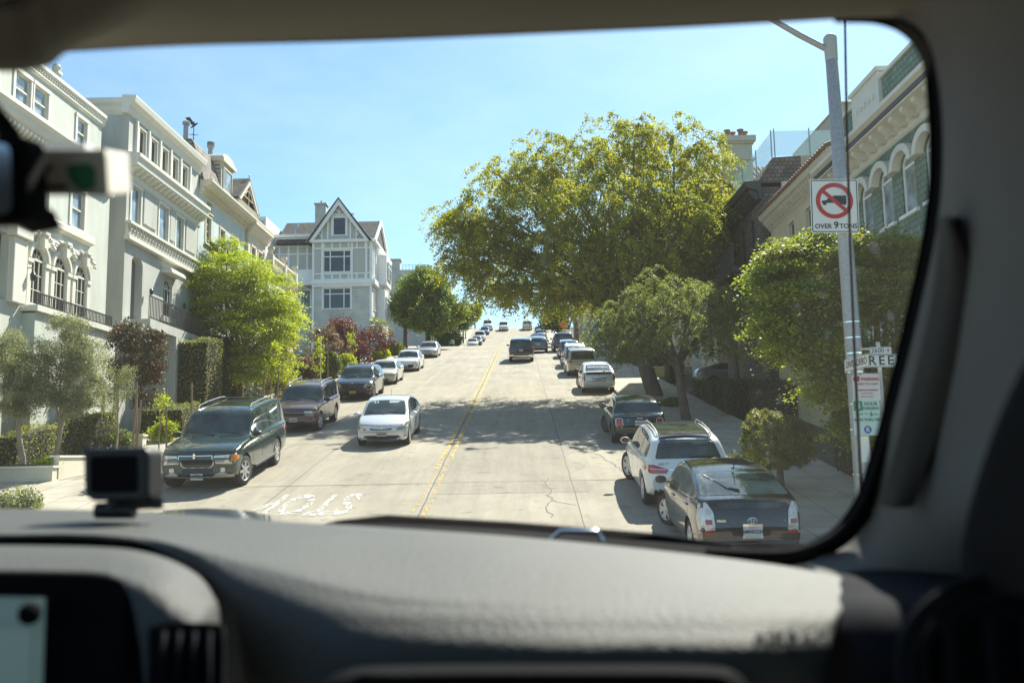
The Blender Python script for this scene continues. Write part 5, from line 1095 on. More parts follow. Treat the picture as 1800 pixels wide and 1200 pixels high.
# ---- right side: G green shingled
rt = R0('shingled_house', 'green shingled house with pale arched window hoods and bracketed cornice on the right')
T = TR(12.5); W = [(19.3+1.4*k, 20.1+1.4*k, 7.9, 9.5, .9) for k in range(5)] + [(19.3+1.4*k, 20.1+1.4*k, 3.6, 5.6) for k in range(5)]
wall_part('wall', T, 14.2, 27.75, -.5, 10.4, W, GSHING, rt); shell(T, 14.2, 27.75, -.5, 10.9, 12, GSHING, rt)
for o in W[:5]:
    window(T, *o[:4], rt, WT, arch=.9, sill=True, gm=SKYPANE, kind='plain'); mb = TM(T); cx = (o[0]+o[1])/2; zc = 9.5-.36
    for k in range(14):
        a0, a1 = math.pi*k/14, math.pi*(k+1)/14; mb.prism([(cx-r*math.cos(a), 0, zc+r*.85*math.sin(a)) for r, a in ((.45, a0), (.66, a0), (.66, a1), (.45, a1))], (0, .22, 0))
    mb.build('window_hood', TRIM, rt)
for o in W[5:]: window(T, *o, rt, WT)
mb = TM(T); prof_run(mb, 14, 27.9, [(0, 9.95), (.06, 10.0), (.06, 10.15), (.12, 10.18), (.12, 10.3), (.55, 10.38), (.57, 10.56), (.70, 10.64), (.70, 10.75), (0, 10.85)]); brackets(mb, 14.3, 27.6, .66, .2, .08, .46, 10.1, 10.37); mb.build('cornice', TRIM, rt)
mb = TM(T); mb.box(14, 27.9, .56, .60, 10.43, 10.55); mb.build('cornice_band', mat('dark_blue_trim', (.03, .05, .07), .6), rt)
for a, b in ((14.2, 23.9), (26.0, 27.7)):
    mb = TM(T); mb.box(a, b, -.35, -.1, 10.8, 12.12); mb.build('parapet', GSHING, rt); mb = TM(T); mb.box(a-.04, b+.04, -.42, -.04, 12.12, 12.22); mb.build('parapet_cap', TRIM, rt)
mb = TM(T); mb.box(23.95, 25.95, -.38, .0, 10.8, 12.35); mb.box(23.88, 26.02, -.44, .06, 12.35, 12.48); mb.build('parapet_panel', TRIM, rt, bevel=.02)
mb = TM(T)
for k in range(5): mb.lathe([(.001, .03), (.07, .02), (.09, 0)], (24.35+k*.3, .01, 11.75), axis='y', n=8)
mb.build('parapet_carving', TRIM, rt)
# ---- H yellow
rt = R0('stucco_house', 'yellow stucco house with clay tile eave and pale dentils, second on the right side')
T = TR(12.95); W = [(29.6, 30.3, 9.2, 10.6), (31.3, 32.0, 9.2, 10.6), (33.4, 34.1, 9.2, 10.6), (29.6, 30.6, 5.4, 7.6), (32.4, 33.4, 5.4, 7.6)]
wall_part('wall', T, 28.0, 36.6, 2, 11.3, W, YEL, rt); shell(T, 28.0, 36.6, 2, 11.4, 11, YEL, rt)
for o in W: window(T, *o, rt, TRIMC, trim=.12, gm=M_['pane'])
mb = TM(T); prof_run(mb, 28.0, 36.7, [(0, 10.95), (.1, 11.05), (.1, 11.25), (.42, 11.42), (.50, 11.62), (0, 11.62)]); brackets(mb, 28.2, 36.5, .3, .12, .1, .34, 11.08, 11.36); mb.tube([(28.3, .45, 11.6), (28.3, .3, 11.2), (28.3, .1, 10.9), (28.3, .08, 6)], .04, 8); mb.build('eave', TRIMC, rt)
mb = TM(T)
for k in range(34):
    u = 28.05 + k*.255; mb.tube([(u, .58, 11.66), (u, -3.5, 13.1)], .085, 8)
mb.prism([(28.0, .55, 11.62), (28.0, -3.5, 13.05), (28.0, -3.5, 11.6)], (8.7, 0, 0)); mb.build('tile_roof', TILE, rt)
# ---- J dark shingled with balcony and roof deck
rt = R0('shingled_house', 'dark brown shingled house with bracketed balcony and glass roof rail, behind the weeping tree')
T = TR(12.7); W = [(38.2, 38.9, 10.2, 12.0, .9), (39.9, 40.6, 10.2, 12.0, .9), (41.6, 42.3, 10.2, 12.0, .9), (38.2, 38.9, 7.0, 8.6, 1), (39.6, 40.3, 7.0, 8.6, 1), (41.2, 41.9, 7.0, 8.6, 1)]
wall_part('wall', T, 37.0, 44.5, 3, 12.8, W, DSHING, rt); shell(T, 37.0, 44.5, 3, 13.0, 11, DSHING, rt)
for o in W: window(T, *o[:4], rt, DTRIM, arch=o[4], sill=True)
mb = TM(T); prof_run(mb, 36.8, 44.7, [(0, 12.4), (.1, 12.5), (.15, 12.8), (.6, 12.95), (.7, 13.2), (0, 13.25)]); brackets(mb, 37, 44.5, .4, .16, .1, .5, 12.45, 12.9); mb.build('cornice', DTRIM, rt)
mb = TM(T); mb.box(37.6, 43.6, 0, 1.2, 9.5, 9.75)
for u in (37.8, 39.7, 41.6, 43.4): mb.prism([(u-.1, 0, 8.6), (u-.1, 0, 9.5), (u-.1, 1.1, 9.5), (u-.1, .9, 9.25)], (.2, 0, 0))
mb.build('balcony', DTRIM, rt); railing(T, 37.6, 43.6, 9.75, 1.0, rt, DTRIM, .2, d=1.15, r=.025)
mb = TM(T); mb.prism([(37.0, .1, 13.2), (37.0, -.6, 14.3), (37.0, -1.8, 14.35), (37.0, -1.8, 13.2)], (7.4, 0, 0)); mb.build('mansard_roof', DSHING, rt)
mb = TM(TC(36.85)); mb.box(13.6, 15.6, -.2, 0, 11.6, 13.2); mb.build('side_chimney_wall', SD, rt)
GL = bpy.data.materials.new('clear_rail_glass'); GL.use_nodes = True; n_ = GL.node_tree; n_.nodes['Principled BSDF'].inputs['Base Color'].default_value = (.55, .75, .75, 1); n_.nodes['Principled BSDF'].inputs['Alpha'].default_value = .35; n_.nodes['Principled BSDF'].inputs['Roughness'].default_value = .05
mb = TM(T); mb.box(37.0, 44.5, -.63, -.61, 14.35, 15.45); mb.box(36.98, 37.0, -3.8, -.63, 14.35, 15.45); mb.build('glass_rail', GL, rt)
mb = TM(T)
for u in (37.0, 39.5, 42): mb.box(u-.02, u+.02, -.60, -.56, 14.3, 15.5)
for d in (-.7, -2.2, -3.7): mb.box(36.93, 36.97, d-.02, d+.02, 14.3, 15.55)
mb.build('rail_post', M_['steel'], rt)
# ---- K cream house with big chimney
rt = R0('stucco_house', 'cream house with tall corniced chimney and clay pots, behind the biggest tree on the right')
mb = MB(); mb.box(13.4, 25, 49.9, 57.5, 5, 16.4); mb.build('wall', SD, rt)
mb = MB(); mb.prism([(12.9, 49.5, 16.4), (12.9, 53.7, 19.2), (12.9, 57.9, 16.4)], (12, 0, 0))
for k in range(44): mb.tube([(13.0+k*.27, 49.45, 16.46), (13.0+k*.27, 53.7, 19.27)], .09, 6)
mb.build('tile_roof', TILE, rt)
TK = lambda p: (14.65+(p[0]-14.2)*1.18, p[1]+1.3, 17+(p[2]-17)*1.14)
mb = MB(TK); mb.box(14.2, 15.55, 49.6, 50.6, 16.8, 19.5); mb.box(14.1, 15.65, 49.5, 50.7, 18.6, 18.72); mb.prism([(14.2, 49.6, 19.5), (15.55, 49.6, 19.5), (15.55, 50.6, 19.5), (14.2, 50.6, 19.5)], (0, 0, .01)); mb.box(14.02, 15.73, 49.42, 50.78, 19.6, 19.9); mb.box(14.1, 15.65, 49.5, 50.7, 19.5, 19.6); mb.build('chimney', SD, rt, bevel=.02)
for k, (x, y) in enumerate(((14.4, 49.9), (14.75, 50.3), (15.05, 49.85), (15.35, 50.25))):
    mb = MB(TK); mb.lathe([(.13, 19.9), (.11, 20.2), (.17, 20.25), (.17, 20.32), (.10, 20.33), (.001, 20.3)], (x, y, 0), n=12); mb.build('chimney_pot', TILE, rt, smooth=40)
for ya in (50.6, 53, 55.4): window(TR(13.38), ya, ya+1, 12, 14, rt, TRIM, depth=0); window(TR(13.38), ya, ya+1, 8.5, 10.5, rt, TRIM, depth=0)
# ---- L beige tower far right, M further houses uphill on the right
rt = R0('apartment_house', 'plain beige box of a tall house showing above the roofs behind the street lamp'); mb = MB(); mb.box(19.0, 24, 44, 52, 5, 19.4); mb.box(18.95, 24.05, 43.95, 52.05, 19.4, 19.5); mb.build('wall', BEI, rt)
for (lb, ya, yb, xf, zt, c) in (('white house past the driveway, mostly hidden by the trees on the right', 63, 74, 13, 19, (0.52, .50, .45)), ('tan house farther up on the right, mostly hidden by the trees', 76, 102, 12.6, 22, (0.42, .36, .28)), ('grey house beyond the cross street on the right', 125, 160, 12.6, 29, (0.40, .40, .38))):
    rt = R0('row_house', lb); T = TR(xf); m = stucco('far_stucco', c); z0 = zr(ya)-.5; ops = [(ya+1+k*2.6, ya+2.1+k*2.6, z0+2.5+j*3, z0+4.2+j*3) for k in range(int((yb-ya-1)/2.6)) for j in range(2)]
    wall_part('wall', T, ya, yb, z0, zt, ops, m, rt); shell(T, ya, yb, z0, zt, 12, m, rt)
    for o in ops: window(T, *o, rt, TRIM)
    mb = TM(T); mb.box(ya, yb, 0, .35, zt-.4, zt-.1); mb.build('cornice', TRIM, rt)
# ================================================================ vegetation
def leaf_mesh(P, N, size, wid, mi, seed, name='crown'):
    """one small folded blade per point: P centres, N facing directions"""
    rg = np.random.default_rng(seed); n = len(P); N = N / np.linalg.norm(N, axis=1, keepdims=True)
    t = rg.normal(size=(n, 3)); U = np.cross(N, t); U /= np.linalg.norm(U, axis=1, keepdims=True) + 1e-9; Wd = np.cross(N, U)
    s = size * rg.uniform(.6, 1.35, (n, 1)); w = s * wid
    a = P - U*s*.5; b = P + Wd*w*.5 - N*s*.06; c = P + U*s*.5; d = P - Wd*w*.5 - N*s*.06
    vs = np.stack([a, b, c, d], 1).reshape(-1, 3); me = bpy.data.meshes.new(name)
    me.vertices.add(4*n); me.vertices.foreach_set('co', vs.ravel().astype(np.float32)); me.loops.add(4*n); me.loops.foreach_set('vertex_index', np.arange(4*n, dtype=np.int32))
    me.polygons.add(n); me.polygons.foreach_set('loop_start', np.arange(0, 4*n, 4, dtype=np.int32)); me.polygons.foreach_set('loop_total', np.full(n, 4, np.int32)); me.polygons.foreach_set('material_index', mi.astype(np.int32)); me.update(); return me
def crown_points(blobs, clump, per, seed, style='clump', shell=.55):
    rg = np.random.default_rng(seed); Ps = []; Ns = []; Ms = []
    for (c, r, k) in blobs:
        c = np.array(c, float); r = np.array(r, float); d = rg.normal(size=(k, 3)); d /= np.linalg.norm(d, axis=1, keepdims=True)
        rad = shell + (1-shell) * rg.uniform(0, 1, (k, 1))**.6; rad *= 1 + (.16 if shell < .75 else .05)*np.clip(rg.normal(size=(k, 1)), -2, 1.0); C = c + d * r * rad
        m = rg.integers(0, 10, k)
        for i in range(k):
            n = int(per * rg.uniform(.6, 1.4)); out = d[i]
            if style == 'weep':         # sprays that arch outwards and hang
                q = 4; L_ = clump * rg.uniform(.8, 1.7, q); a = rg.normal(size=(q, 3))*.6 + np.array([out[0], out[1], max(out[2], 0)*.5]); a[:, 2] = np.abs(a[:, 2])*.35; a /= np.linalg.norm(a, axis=1, keepdims=True)
                t = rg.uniform(0, 1, n); j = rg.integers(0, q, n); p = C[i] + a[j]*L_[j, None]*t[:, None]*.75; p[:, 2] -= L_[j]*(t**2)*.85; p += rg.normal(size=(n, 3))*clump*.07
                nn = rg.normal(size=(n, 3))*.8 + np.array([0, 0, .5]) + out*.3
            elif style == 'pad':        # flat horizontal layers
                p = C[i] + rg.normal(size=(n, 3)) * clump * np.array([.55, .55, .13]); p[:, 2] -= .25*((p[:, :2]-C[i][:2])**2).sum(1)/clump
                nn = rg.normal(size=(n, 3))*.45 + np.array([0, 0, 1.0]) + out*.25
            else:
                p = C[i] + rg.normal(size=(n, 3)) * clump * .42; nn = rg.normal(size=(n, 3))*.7 + np.array([0, 0, .45]) + out*.5
            Ps.append(p); Ns.append(nn); Ms.append(np.full(n, 0 if m[i] < 5 else (1 if m[i] < 8 else 2)))
    return np.concatenate(Ps), np.concatenate(Ns), np.concatenate(Ms)
def leafset(nm, c, k=.55, trans=.35, alt=None, g=1.45):
    c = tuple(min(.5, x*g) for x in c); alt = alt and tuple(x*g for x in alt)
    """three greens of one species (young, mature, old leaves)"""
    a = alt or tuple(x*.72 for x in c); b = tuple(x*.62 + y*.1 for x, y in zip(c, (.3, .3, .05)))
    return [mat_leaf(nm, c, tuple(x*k for x in c), trans), mat_leaf(nm + '_mature', a, tuple(x*k for x in a), trans), mat_leaf(nm + '_old', b, tuple(x*k for x in b), trans)]
LF = dict(big=leafset('golden_green_leaves', (.29, .28, .03), .62, .5, (.17, .195, .03)), lime=leafset('lime_leaves', (.31, .34, .02), .72, .5, (.2, .25, .02)), maple=leafset('maple_leaves', (.27, .29, .03), .6, .45, (.10, .16, .03)),
    weep=leafset('grey_green_leaves', (.20, .225, .07), .6, .38), olive=leafset('olive_leaves', (.26, .27, .16), .6, .28, (.17, .185, .10)), dark=leafset('dark_green_leaves', (.05, .08, .025), .5, .2), hedge=leafset('hedge_leaves', (.07, .11, .025), .5, .25), hedgey=leafset('yellow_hedge_leaves', (.20, .21, .02), .6, .35, (.07, .11, .02)),
    magn=leafset('magnolia_leaves', (.13, .075, .04), .5, .15, (.045, .06, .025)), red=leafset('plum_leaves', (.12, .018, .022), .5, .35, (.06, .012, .016)), chest=leafset('chestnut_leaves', (.16, .21, .04), .5, .4, (.075, .12, .025)), topi=leafset('clipped_leaves', (.20, .20, .06), .6, .35, (.11, .13, .035)),
    far=leafset('far_leaves', (.08, .12, .035), .55, .3), pink=leafset('pinkish_shrub', (.20, .12, .10), .6, .3), photinia=leafset('bronze_green_leaves', (.17, .17, .03), .5, .35, (.20, .10, .045)), palm=leafset('palm_leaves', (.17, .19, .04), .6, .3, (.10, .14, .03)), grass=leafset('garden_leaves', (.13, .17, .04), .5, .3))
def branches(mb, base, top, blobs, r0, seed, n=1, extra=2):
    rg = random.Random(seed); base, top = Vector(base), Vector(top)
    mid = (base+top)/2 + Vector((rg.uniform(-.1, .1), rg.uniform(-.1, .1), 0))*(top-base).length*.3
    mb.tube([base - Vector((0, 0, .15)), base + Vector((0, 0, .1)), mid, top], [r0*1.35, r0*1.1, r0*.88, r0*.72], 10)
    for (c, r, k) in blobs:
        c = Vector(c); st = base.lerp(top, rg.uniform(.75, 1.0)); m1 = st.lerp(c, .5) + Vector((rg.uniform(-.12, .12), rg.uniform(-.12, .12), .10))*(c-st).length
        mb.tube([st, st.lerp(m1, .5) + Vector((0, 0, .03)), m1, c], [r0*.45, r0*.36, r0*.25, r0*.10], 7)
        for e in range(extra):
            q = c + Vector((rg.uniform(-.8, .8)*r[0], rg.uniform(-.8, .8)*r[1], rg.uniform(-.2, .8)*r[2])); mb.tube([m1, m1.lerp(q, .5) + Vector((0, 0, .08*r[2])), q], [r0*.18, r0*.12, r0*.03], 5)
def tree(name, label, base, top, blobs, lf, clump, per, size, r0, seed, style='clump', cat='tree', bark=None, wid=.55, shell=.55, group=None, extra=2):
    o = empty(name, base, (0, 0, 0), label, cat, group); off = Vector(base); L_ = lambda p: Vector(p) - off
    bl = [(tuple(L_(c)), r, k) for c, r, k in blobs]
    mb = MB(); branches(mb, (0, 0, 0), L_(top), bl, r0, seed, extra=extra); mb.build('trunk', bark or M_['bark'], o, smooth=60)
    P, N, M = crown_points(bl, clump, per, seed, style, shell); link('crown', leaf_mesh(P, N, size, wid, M, seed), LF[lf], o); return o
def gz(x, y): return zr(y) + (.14 if abs(x) < 11 else .1)
# --- the big street tree (right kerb)
bx = 8.63; Yb = 42.2; base = (bx, Yb, gz(bx, Yb))
B = [((-1.3, 44.0), 415, 560), ]
def bp(px, py, Y, rx, ry, rz, k): return (tuple(V(px, py, Y)), (rx, ry, rz), k)
blobs = [bp(845, 385, 43, 2.1, 2.4, 1.1, 70), bp(865, 455, 43.5, 2.0, 2.2, 1.3, 80), bp(905, 300, 44, 1.9, 2.2, 1.3, 70), bp(985, 295, 45, 2.3, 2.6, 1.7, 100), bp(1085, 258, 45, 2.2, 2.6, 1.7, 95), bp(1185, 262, 45.5, 2.3, 2.6, 1.6, 100), bp(1240, 330, 45, 2.0, 2.6, 1.9, 100),
         bp(1270, 410, 44, 1.9, 2.4, 1.9, 80), bp(960, 385, 42, 2.4, 2.6, 1.8, 110), bp(1070, 370, 41, 2.6, 2.6, 2.2, 130), bp(1170, 400, 41, 2.6, 2.6, 2.0, 120), bp(1000, 470, 41.5, 2.4, 2.6, 1.4, 110), bp(1110, 470, 40.5, 2.4, 2.4, 1.4, 90), bp(1060, 330, 48, 3.2, 3.0, 2.2, 90), bp(930, 480, 46, 2.0, 2.6, 1.2, 60), bp(1200, 470, 47, 2.4, 2.6, 1.6, 70),
         bp(1215, 440, 42, 1.6, 2, 1.5, 50), bp(1040, 520, 44, 1.8, 2.2, .8, 50), bp(800, 398, 43, 1.0, 1.2, .6, 36), bp(815, 455, 43, 1.1, 1.3, .8, 40), bp(825, 390, 43, 1.0, 1.2, .5, 26), bp(838, 425, 43, 1.2, 1.3, .8, 34), bp(862, 500, 43, 1.3, 1.5, .7, 40), bp(905, 515, 43.0, 1.2, 1.5, .6, 30), bp(975, 530, 44, 1.2, 1.6, .5, 30), bp(1285, 380, 43, 1.1, 1.6, 1.3, 40), bp(1250, 460, 43, 1.5, 1.8, 1.0, 50), bp(1130, 530, 43, 1.6, 1.8, .8, 50), bp(1270, 490, 44, 1.3, 1.8, .9, 46), bp(1300, 420, 44, .9, 1.5, 1.0, 30), bp(1200, 360, 42, 2.0, 2, 1.6, 70), bp(940, 330, 44, 1.8, 2, 1.6, 50), bp(1130, 310, 43.5, 2.4, 2.2, 2, 80), bp(1030, 420, 43.5, 2.4, 2.4, 1.8, 70)]
tree('street_tree', 'biggest spreading tree with golden green drooping leaves, overhanging the road from the right kerb', base, (bx-1.15, Yb-.2, base[2]+4.2), blobs, 'big', .88, 118, .135, .36, 11, 'weep', wid=.45, extra=2)
# --- weeping tree nearer
base = (8.45, 33.3, gz(8.45, 33.3)); blobs = [bp(1110, 545, 33.5, 1.1, 1.2, 1.0, 50), bp(1165, 520, 33.5, 1.2, 1.3, 1.0, 60), bp(1230, 530, 34, 1.2, 1.3, 1.0, 60), bp(1180, 580, 33, 1.3, 1.3, .9, 70), bp(1105, 600, 33.6, 1.0, 1.1, .6, 40), bp(1250, 590, 34.2, 1.0, 1.2, .8, 45), bp(1285, 545, 36, .9, 1.1, 1.0, 35), bp(1070, 560, 34.5, .6, .8, .7, 20)]
tree('weeping_tree', 'grey green weeping tree on the right pavement behind the white suv', base, (8.2, 33.3, base[2]+2.3), blobs, 'weep', .55, 120, .095, .17, 12, 'weep', wid=.4)
base = (12.0, 39.5, gz(12, 39.5)); blobs = [bp(1275, 515, 39.5, 1.1, 1.1, .9, 40), bp(1305, 560, 39.5, .9, 1.1, .7, 30), bp(1255, 570, 39, .8, 1, .5, 26)]
tree('weeping_tree', 'smaller weeping tree behind the hedges, right of the grey green weeping tree', base, (11.9, 39.5, base[2]+2.2), blobs, 'weep', .55, 70, .11, .12, 13, 'weep', wid=.4)
# --- layered maple by the sign post
base = (10.2, 19.9, gz(10.2, 19.9)); blobs = [bp(1380, 460, 19.4, .65, 0.64, .45, 40), bp(1455, 440, 19.7, .8, 0.72, .5, 50), bp(1535, 435, 19.9, .85, 0.72, .5, 54), bp(1400, 530, 19.1, .85, 0.64, .5, 56), bp(1490, 520, 19.3, 1.0, 0.64, .6, 66), bp(1570, 530, 19.7, .8, 0.72, .7, 50), bp(1412, 600, 19.1, .8, 0.64, .42, 50), bp(1460, 610, 19.0, .95, 0.64, .5, 60), bp(1550, 620, 19.4, .9, 0.64, .6, 50), bp(1468, 675, 19.2, .75, 0.64, .4, 40), bp(1525, 700, 19.2, .85, 0.64, .5, 46), bp(1515, 755, 19.4, .7, 0.56, .3, 26), bp(1352, 490, 19.7, .4, 0.40, .3, 16), bp(1590, 470, 20.1, .7, 0.64, .9, 34), bp(1350, 560, 19.5, .4, 0.40, .3, 16)]
tree('maple_tree', 'layered green maple with bright yellow tips, behind the post of the truck sign', base, (10.25, 19.8, base[2]+2.0), blobs, 'maple', .40, 150, .078, .14, 14, 'pad', wid=.7)
# --- clipped ball tree
base = (8.31, 20.9, gz(8.31, 20.9)); blobs = [bp(1368, 775, 20.8, .80, .78, .62, 260), bp(1345, 750, 20.8, .5, .6, .38, 50), bp(1400, 790, 20.7, .45, .5, .38, 40)]
tree('topiary_tree', 'small round clipped tree on the pavement beside the black hatchback', base, (8.25, 20.9, base[2]+.8), blobs, 'topi', .085, 90, .045, .085, 15, 'clump', wid=.7, shell=.82)
# --- left: lime tree
base = (-10.6, 41.0, gz(-10.6, 41)); blobs = [bp(410, 480, 41, 1.7, 1.8, 1.1, 90), bp(360, 500, 40.5, 1.2, 1.4, .9, 55), bp(465, 510, 41, 1.4, 1.6, 1.2, 75), bp(395, 550, 40, 1.6, 1.6, 1.0, 85), bp(455, 580, 40, 1.6, 1.5, 1.1, 85), bp(350, 560, 40.5, 1.0, 1.2, .8, 45), bp(500, 570, 41.5, .8, 1.2, 1.1, 45), bp(440, 640, 40, 1.3, 1.3, .8, 50), bp(400, 440, 42, .6, .8, .6, 22), bp(490, 640, 41, .7, 1, .7, 26)]
tree('lime_tree', 'bright lime green tree with layered foliage in front of the pale blue house', base, (-10.6, 41, base[2]+2.3), blobs, 'lime', .55, 170, .09, .17, 16, 'pad', wid=.7)
# --- olives in the left corner bed
base = (-10.85, 25.2, gz(-10.8, 25.2)+.35)
for k, (bs, tp_, bl, lb) in enumerate([
    ((-10.75, 25.2, base[2]), (-10.6, 25.1, base[2]+1.0), [bp(130, 705, 24.9, .5, .6, .35, 36), bp(110, 620, 25, .72, .8, .55, 60), bp(150, 630, 25.2, .62, .7, .6, 50), bp(95, 680, 24.8, .6, .7, .45, 45), bp(160, 690, 25.2, .5, .6, .45, 34), bp(120, 580, 25.2, .55, .6, .3, 26)], 'grey green olive tree with forked pale trunk in the left planter, right of the pair'),
    ((-11.2, 24.3, base[2]-.1), (-11.4, 24.3, base[2]+1.1), [bp(15, 620, 24.3, .7, .8, .6, 60), bp(45, 650, 24.2, .6, .7, .6, 50), bp(5, 700, 24, .7, .7, .5, 50), bp(50, 700, 24.2, .5, .6, .5, 36)], 'grey green olive tree at the left picture edge, left one of the pair')]):
    tree('olive_tree', lb, bs, tp_, bl, 'olive', .22, 190, .06, .07, 17+k, 'clump', bark=M_['palebark'], wid=.35, group='olive trees in the left corner planter')
base = (-9.7, 26.6, gz(-9.7, 26.6)); tree('olive_sapling', 'thin young olive sapling tied to stakes beside the dark magnolia', base, (-9.7, 26.6, base[2]+1.6), [bp(210, 680, 26.6, .42, .45, .38, 34), bp(190, 700, 26.6, .3, .3, .25, 16), bp(225, 655, 26.6, .2, .2, .2, 10)], 'olive', .2, 75, .055, .03, 19, bark=M_['palebark'], wid=.35, cat='tree')
base = (-10.7, 30.2, gz(-10.7, 30.2)); tree('magnolia_tree', 'dark bronze leaved magnolia between the mint and the warm grey house', base, (-10.7, 30.2, base[2]+1.4), [bp(225, 590, 30.2, .65, .7, .5, 46), bp(255, 620, 30, .6, .65, .6, 46), bp(215, 650, 30.2, .6, .6, .5, 40), bp(262, 660, 30, .4, .5, .3, 22), bp(275, 640, 29.8, .35, .35, .12, 10), bp(255, 700, 30, .42, .45, .3, 24), bp(275, 590, 30.1, .25, .25, .2, 10)], 'magn', .24, 60, .10, .06, 20, wid=.5)
# --- hedges
def hedge(name, label, x0, x1, y0, y1, h, lf, seed, dens=330, size=.06, group=None, base=0, rnd_=.12, cat='hedge', zfun=None):
    rg = np.random.default_rng(seed); zf = zfun or (lambda y: gz(x0, y)); cx, cy = (x0+x1)/2, (y0+y1)/2; z0 = zf(cy)+base
    o = empty(name, (cx, cy, z0), (0, 0, 0), label, cat, group); hx, hy = (x1-x0)/2, (y1-y0)/2
    areas = [(2*hx*h, 'y0'), (2*hx*h, 'y1'), (2*hy*h, 'x0'), (2*hy*h, 'x1'), (4*hx*hy, 't')]; Ps = []; Ns = []
    for a, f in areas:
        n = int(a*dens); u = rg.uniform(-1, 1, n); v = rg.uniform(0, 1, n); z = v*h
        if f == 'y0': p = np.stack([u*hx, np.full(n, -hy), z], 1); q = (0, -1, .2)
        elif f == 'y1': p = np.stack([u*hx, np.full(n, hy), z], 1); q = (0, 1, .2)
        elif f == 'x0': p = np.stack([np.full(n, -hx), u*hy, z], 1); q = (-1, 0, .2)
        elif f == 'x1': p = np.stack([np.full(n, hx), u*hy, z], 1); q = (1, 0, .2)
        else: p = np.stack([u*hx, (v*2-1)*hy, np.full(n, h)], 1); q = (0, 0, 1)
        p = p + rg.normal(size=(n, 3))*rnd_*.35; Ps.append(p); Ns.append(np.array(q) + rg.normal(size=(n, 3))*.6)
    P = np.concatenate(Ps); N = np.concatenate(Ns)
    # soften corners and ripple the surface
    P[:, 0] += .06*np.sin(P[:, 1]*3.1+seed)*np.sign(P[:, 0]); P[:, 2] += .05*np.sin(P[:, 0]*4+P[:, 1]*2.3+seed)
    if zfun is None: P[:, 2] += np.array([zr(cy+yy_) for yy_ in P[:, 1]]) - zr(cy)
    mi = np.where(rg.uniform(size=len(P)) < .6, 0, rg.integers(0, 3, len(P))); link('foliage', leaf_mesh(P, N, size, .65, mi, seed), LF[lf], o)
    mb = MB(); i = rnd_*.6; dz = [(zr(cy-hy)-zr(cy)), (zr(cy+hy)-zr(cy))] if zfun is None else [0, 0]
    vs = [(sx*(hx-i), sy*(hy-i), (h-i if t else -.3) + dz[0 if sy < 0 else 1]) for sx in (-1, 1) for sy in (-1, 1) for t in (0, 1)]
    mb.verts_faces(vs, [(0, 1, 3, 2), (4, 6, 7, 5), (0, 4, 5, 1), (2, 3, 7, 6), (0, 2, 6, 4), (1, 5, 7, 3)]); mb.build('twigs', mat('inner_twigs', (.02, .022, .012), 1), o); return o
hedge('box_hedge', 'clipped hedge with yellow sunlit top behind the corner planter on the left', -12.0, -11.35, 24.3, 30.2, 1.15, 'hedgey', 31)
hedge('column_hedge', 'tall rectangular clipped hedge column beside the grey stair block', -11.6, -10.2, 35.6, 37.2, 3.3, 'topi', 32, 300, .075)
hedge('column_hedge', 'dark tall clipped hedge right of the rectangular hedge column', -11.8, -10.6, 38.2, 40.0, 3.3, 'dark', 33, 260, .085)
hedge('box_hedge', 'low rounded box hedge in front of the stair block', -11.3, -9.7, 31.8, 33.6, 1.0, 'hedgey', 34, 330, .055)
hedge('tall_hedge', 'long dark hedge wall under the lime green tree', -12.1, -10.8, 41.5, 49.5, 2.6, 'dark', 35, 200, .1)
HR = 'clipped hedges around the driveway on the right'
hedge('box_hedge', 'wide clipped hedge nearest the small round tree on the right', 10.3, 13.2, 34.3, 36.2, 1.15, 'hedge', 36, 300, .065, HR, cat='hedge')
hedge('box_hedge', 'long clipped hedge behind the widest one, stepping up the right slope', 10.3, 13.4, 37.4, 39.2, .9, 'hedge', 37, 260, .07, HR)
hedge('box_hedge', 'narrow clipped hedge running uphill toward the driveway car', 10.6, 13.6, 41.0, 43.2, .6, 'hedge', 38, 200, .08, HR)
hedge('box_hedge', 'small hedge above the low stone wall, uphill of the driveway', 10.5, 12.4, 55.2, 56.2, 1.1, 'hedge', 39, 160, .1, HR)
hedge('box_hedge', 'small dark hedge block at the pavement, downhill of the driveway car', 10.7, 11.6, 50.4, 52, .9, 'hedge', 40, 180, .09, HR)
hedge('box_hedge', 'hedge in deep shade behind the street name signs', 10.4, 12.3, 18.5, 23.5, 1.5, 'dark', 41, 260, .07, HR)
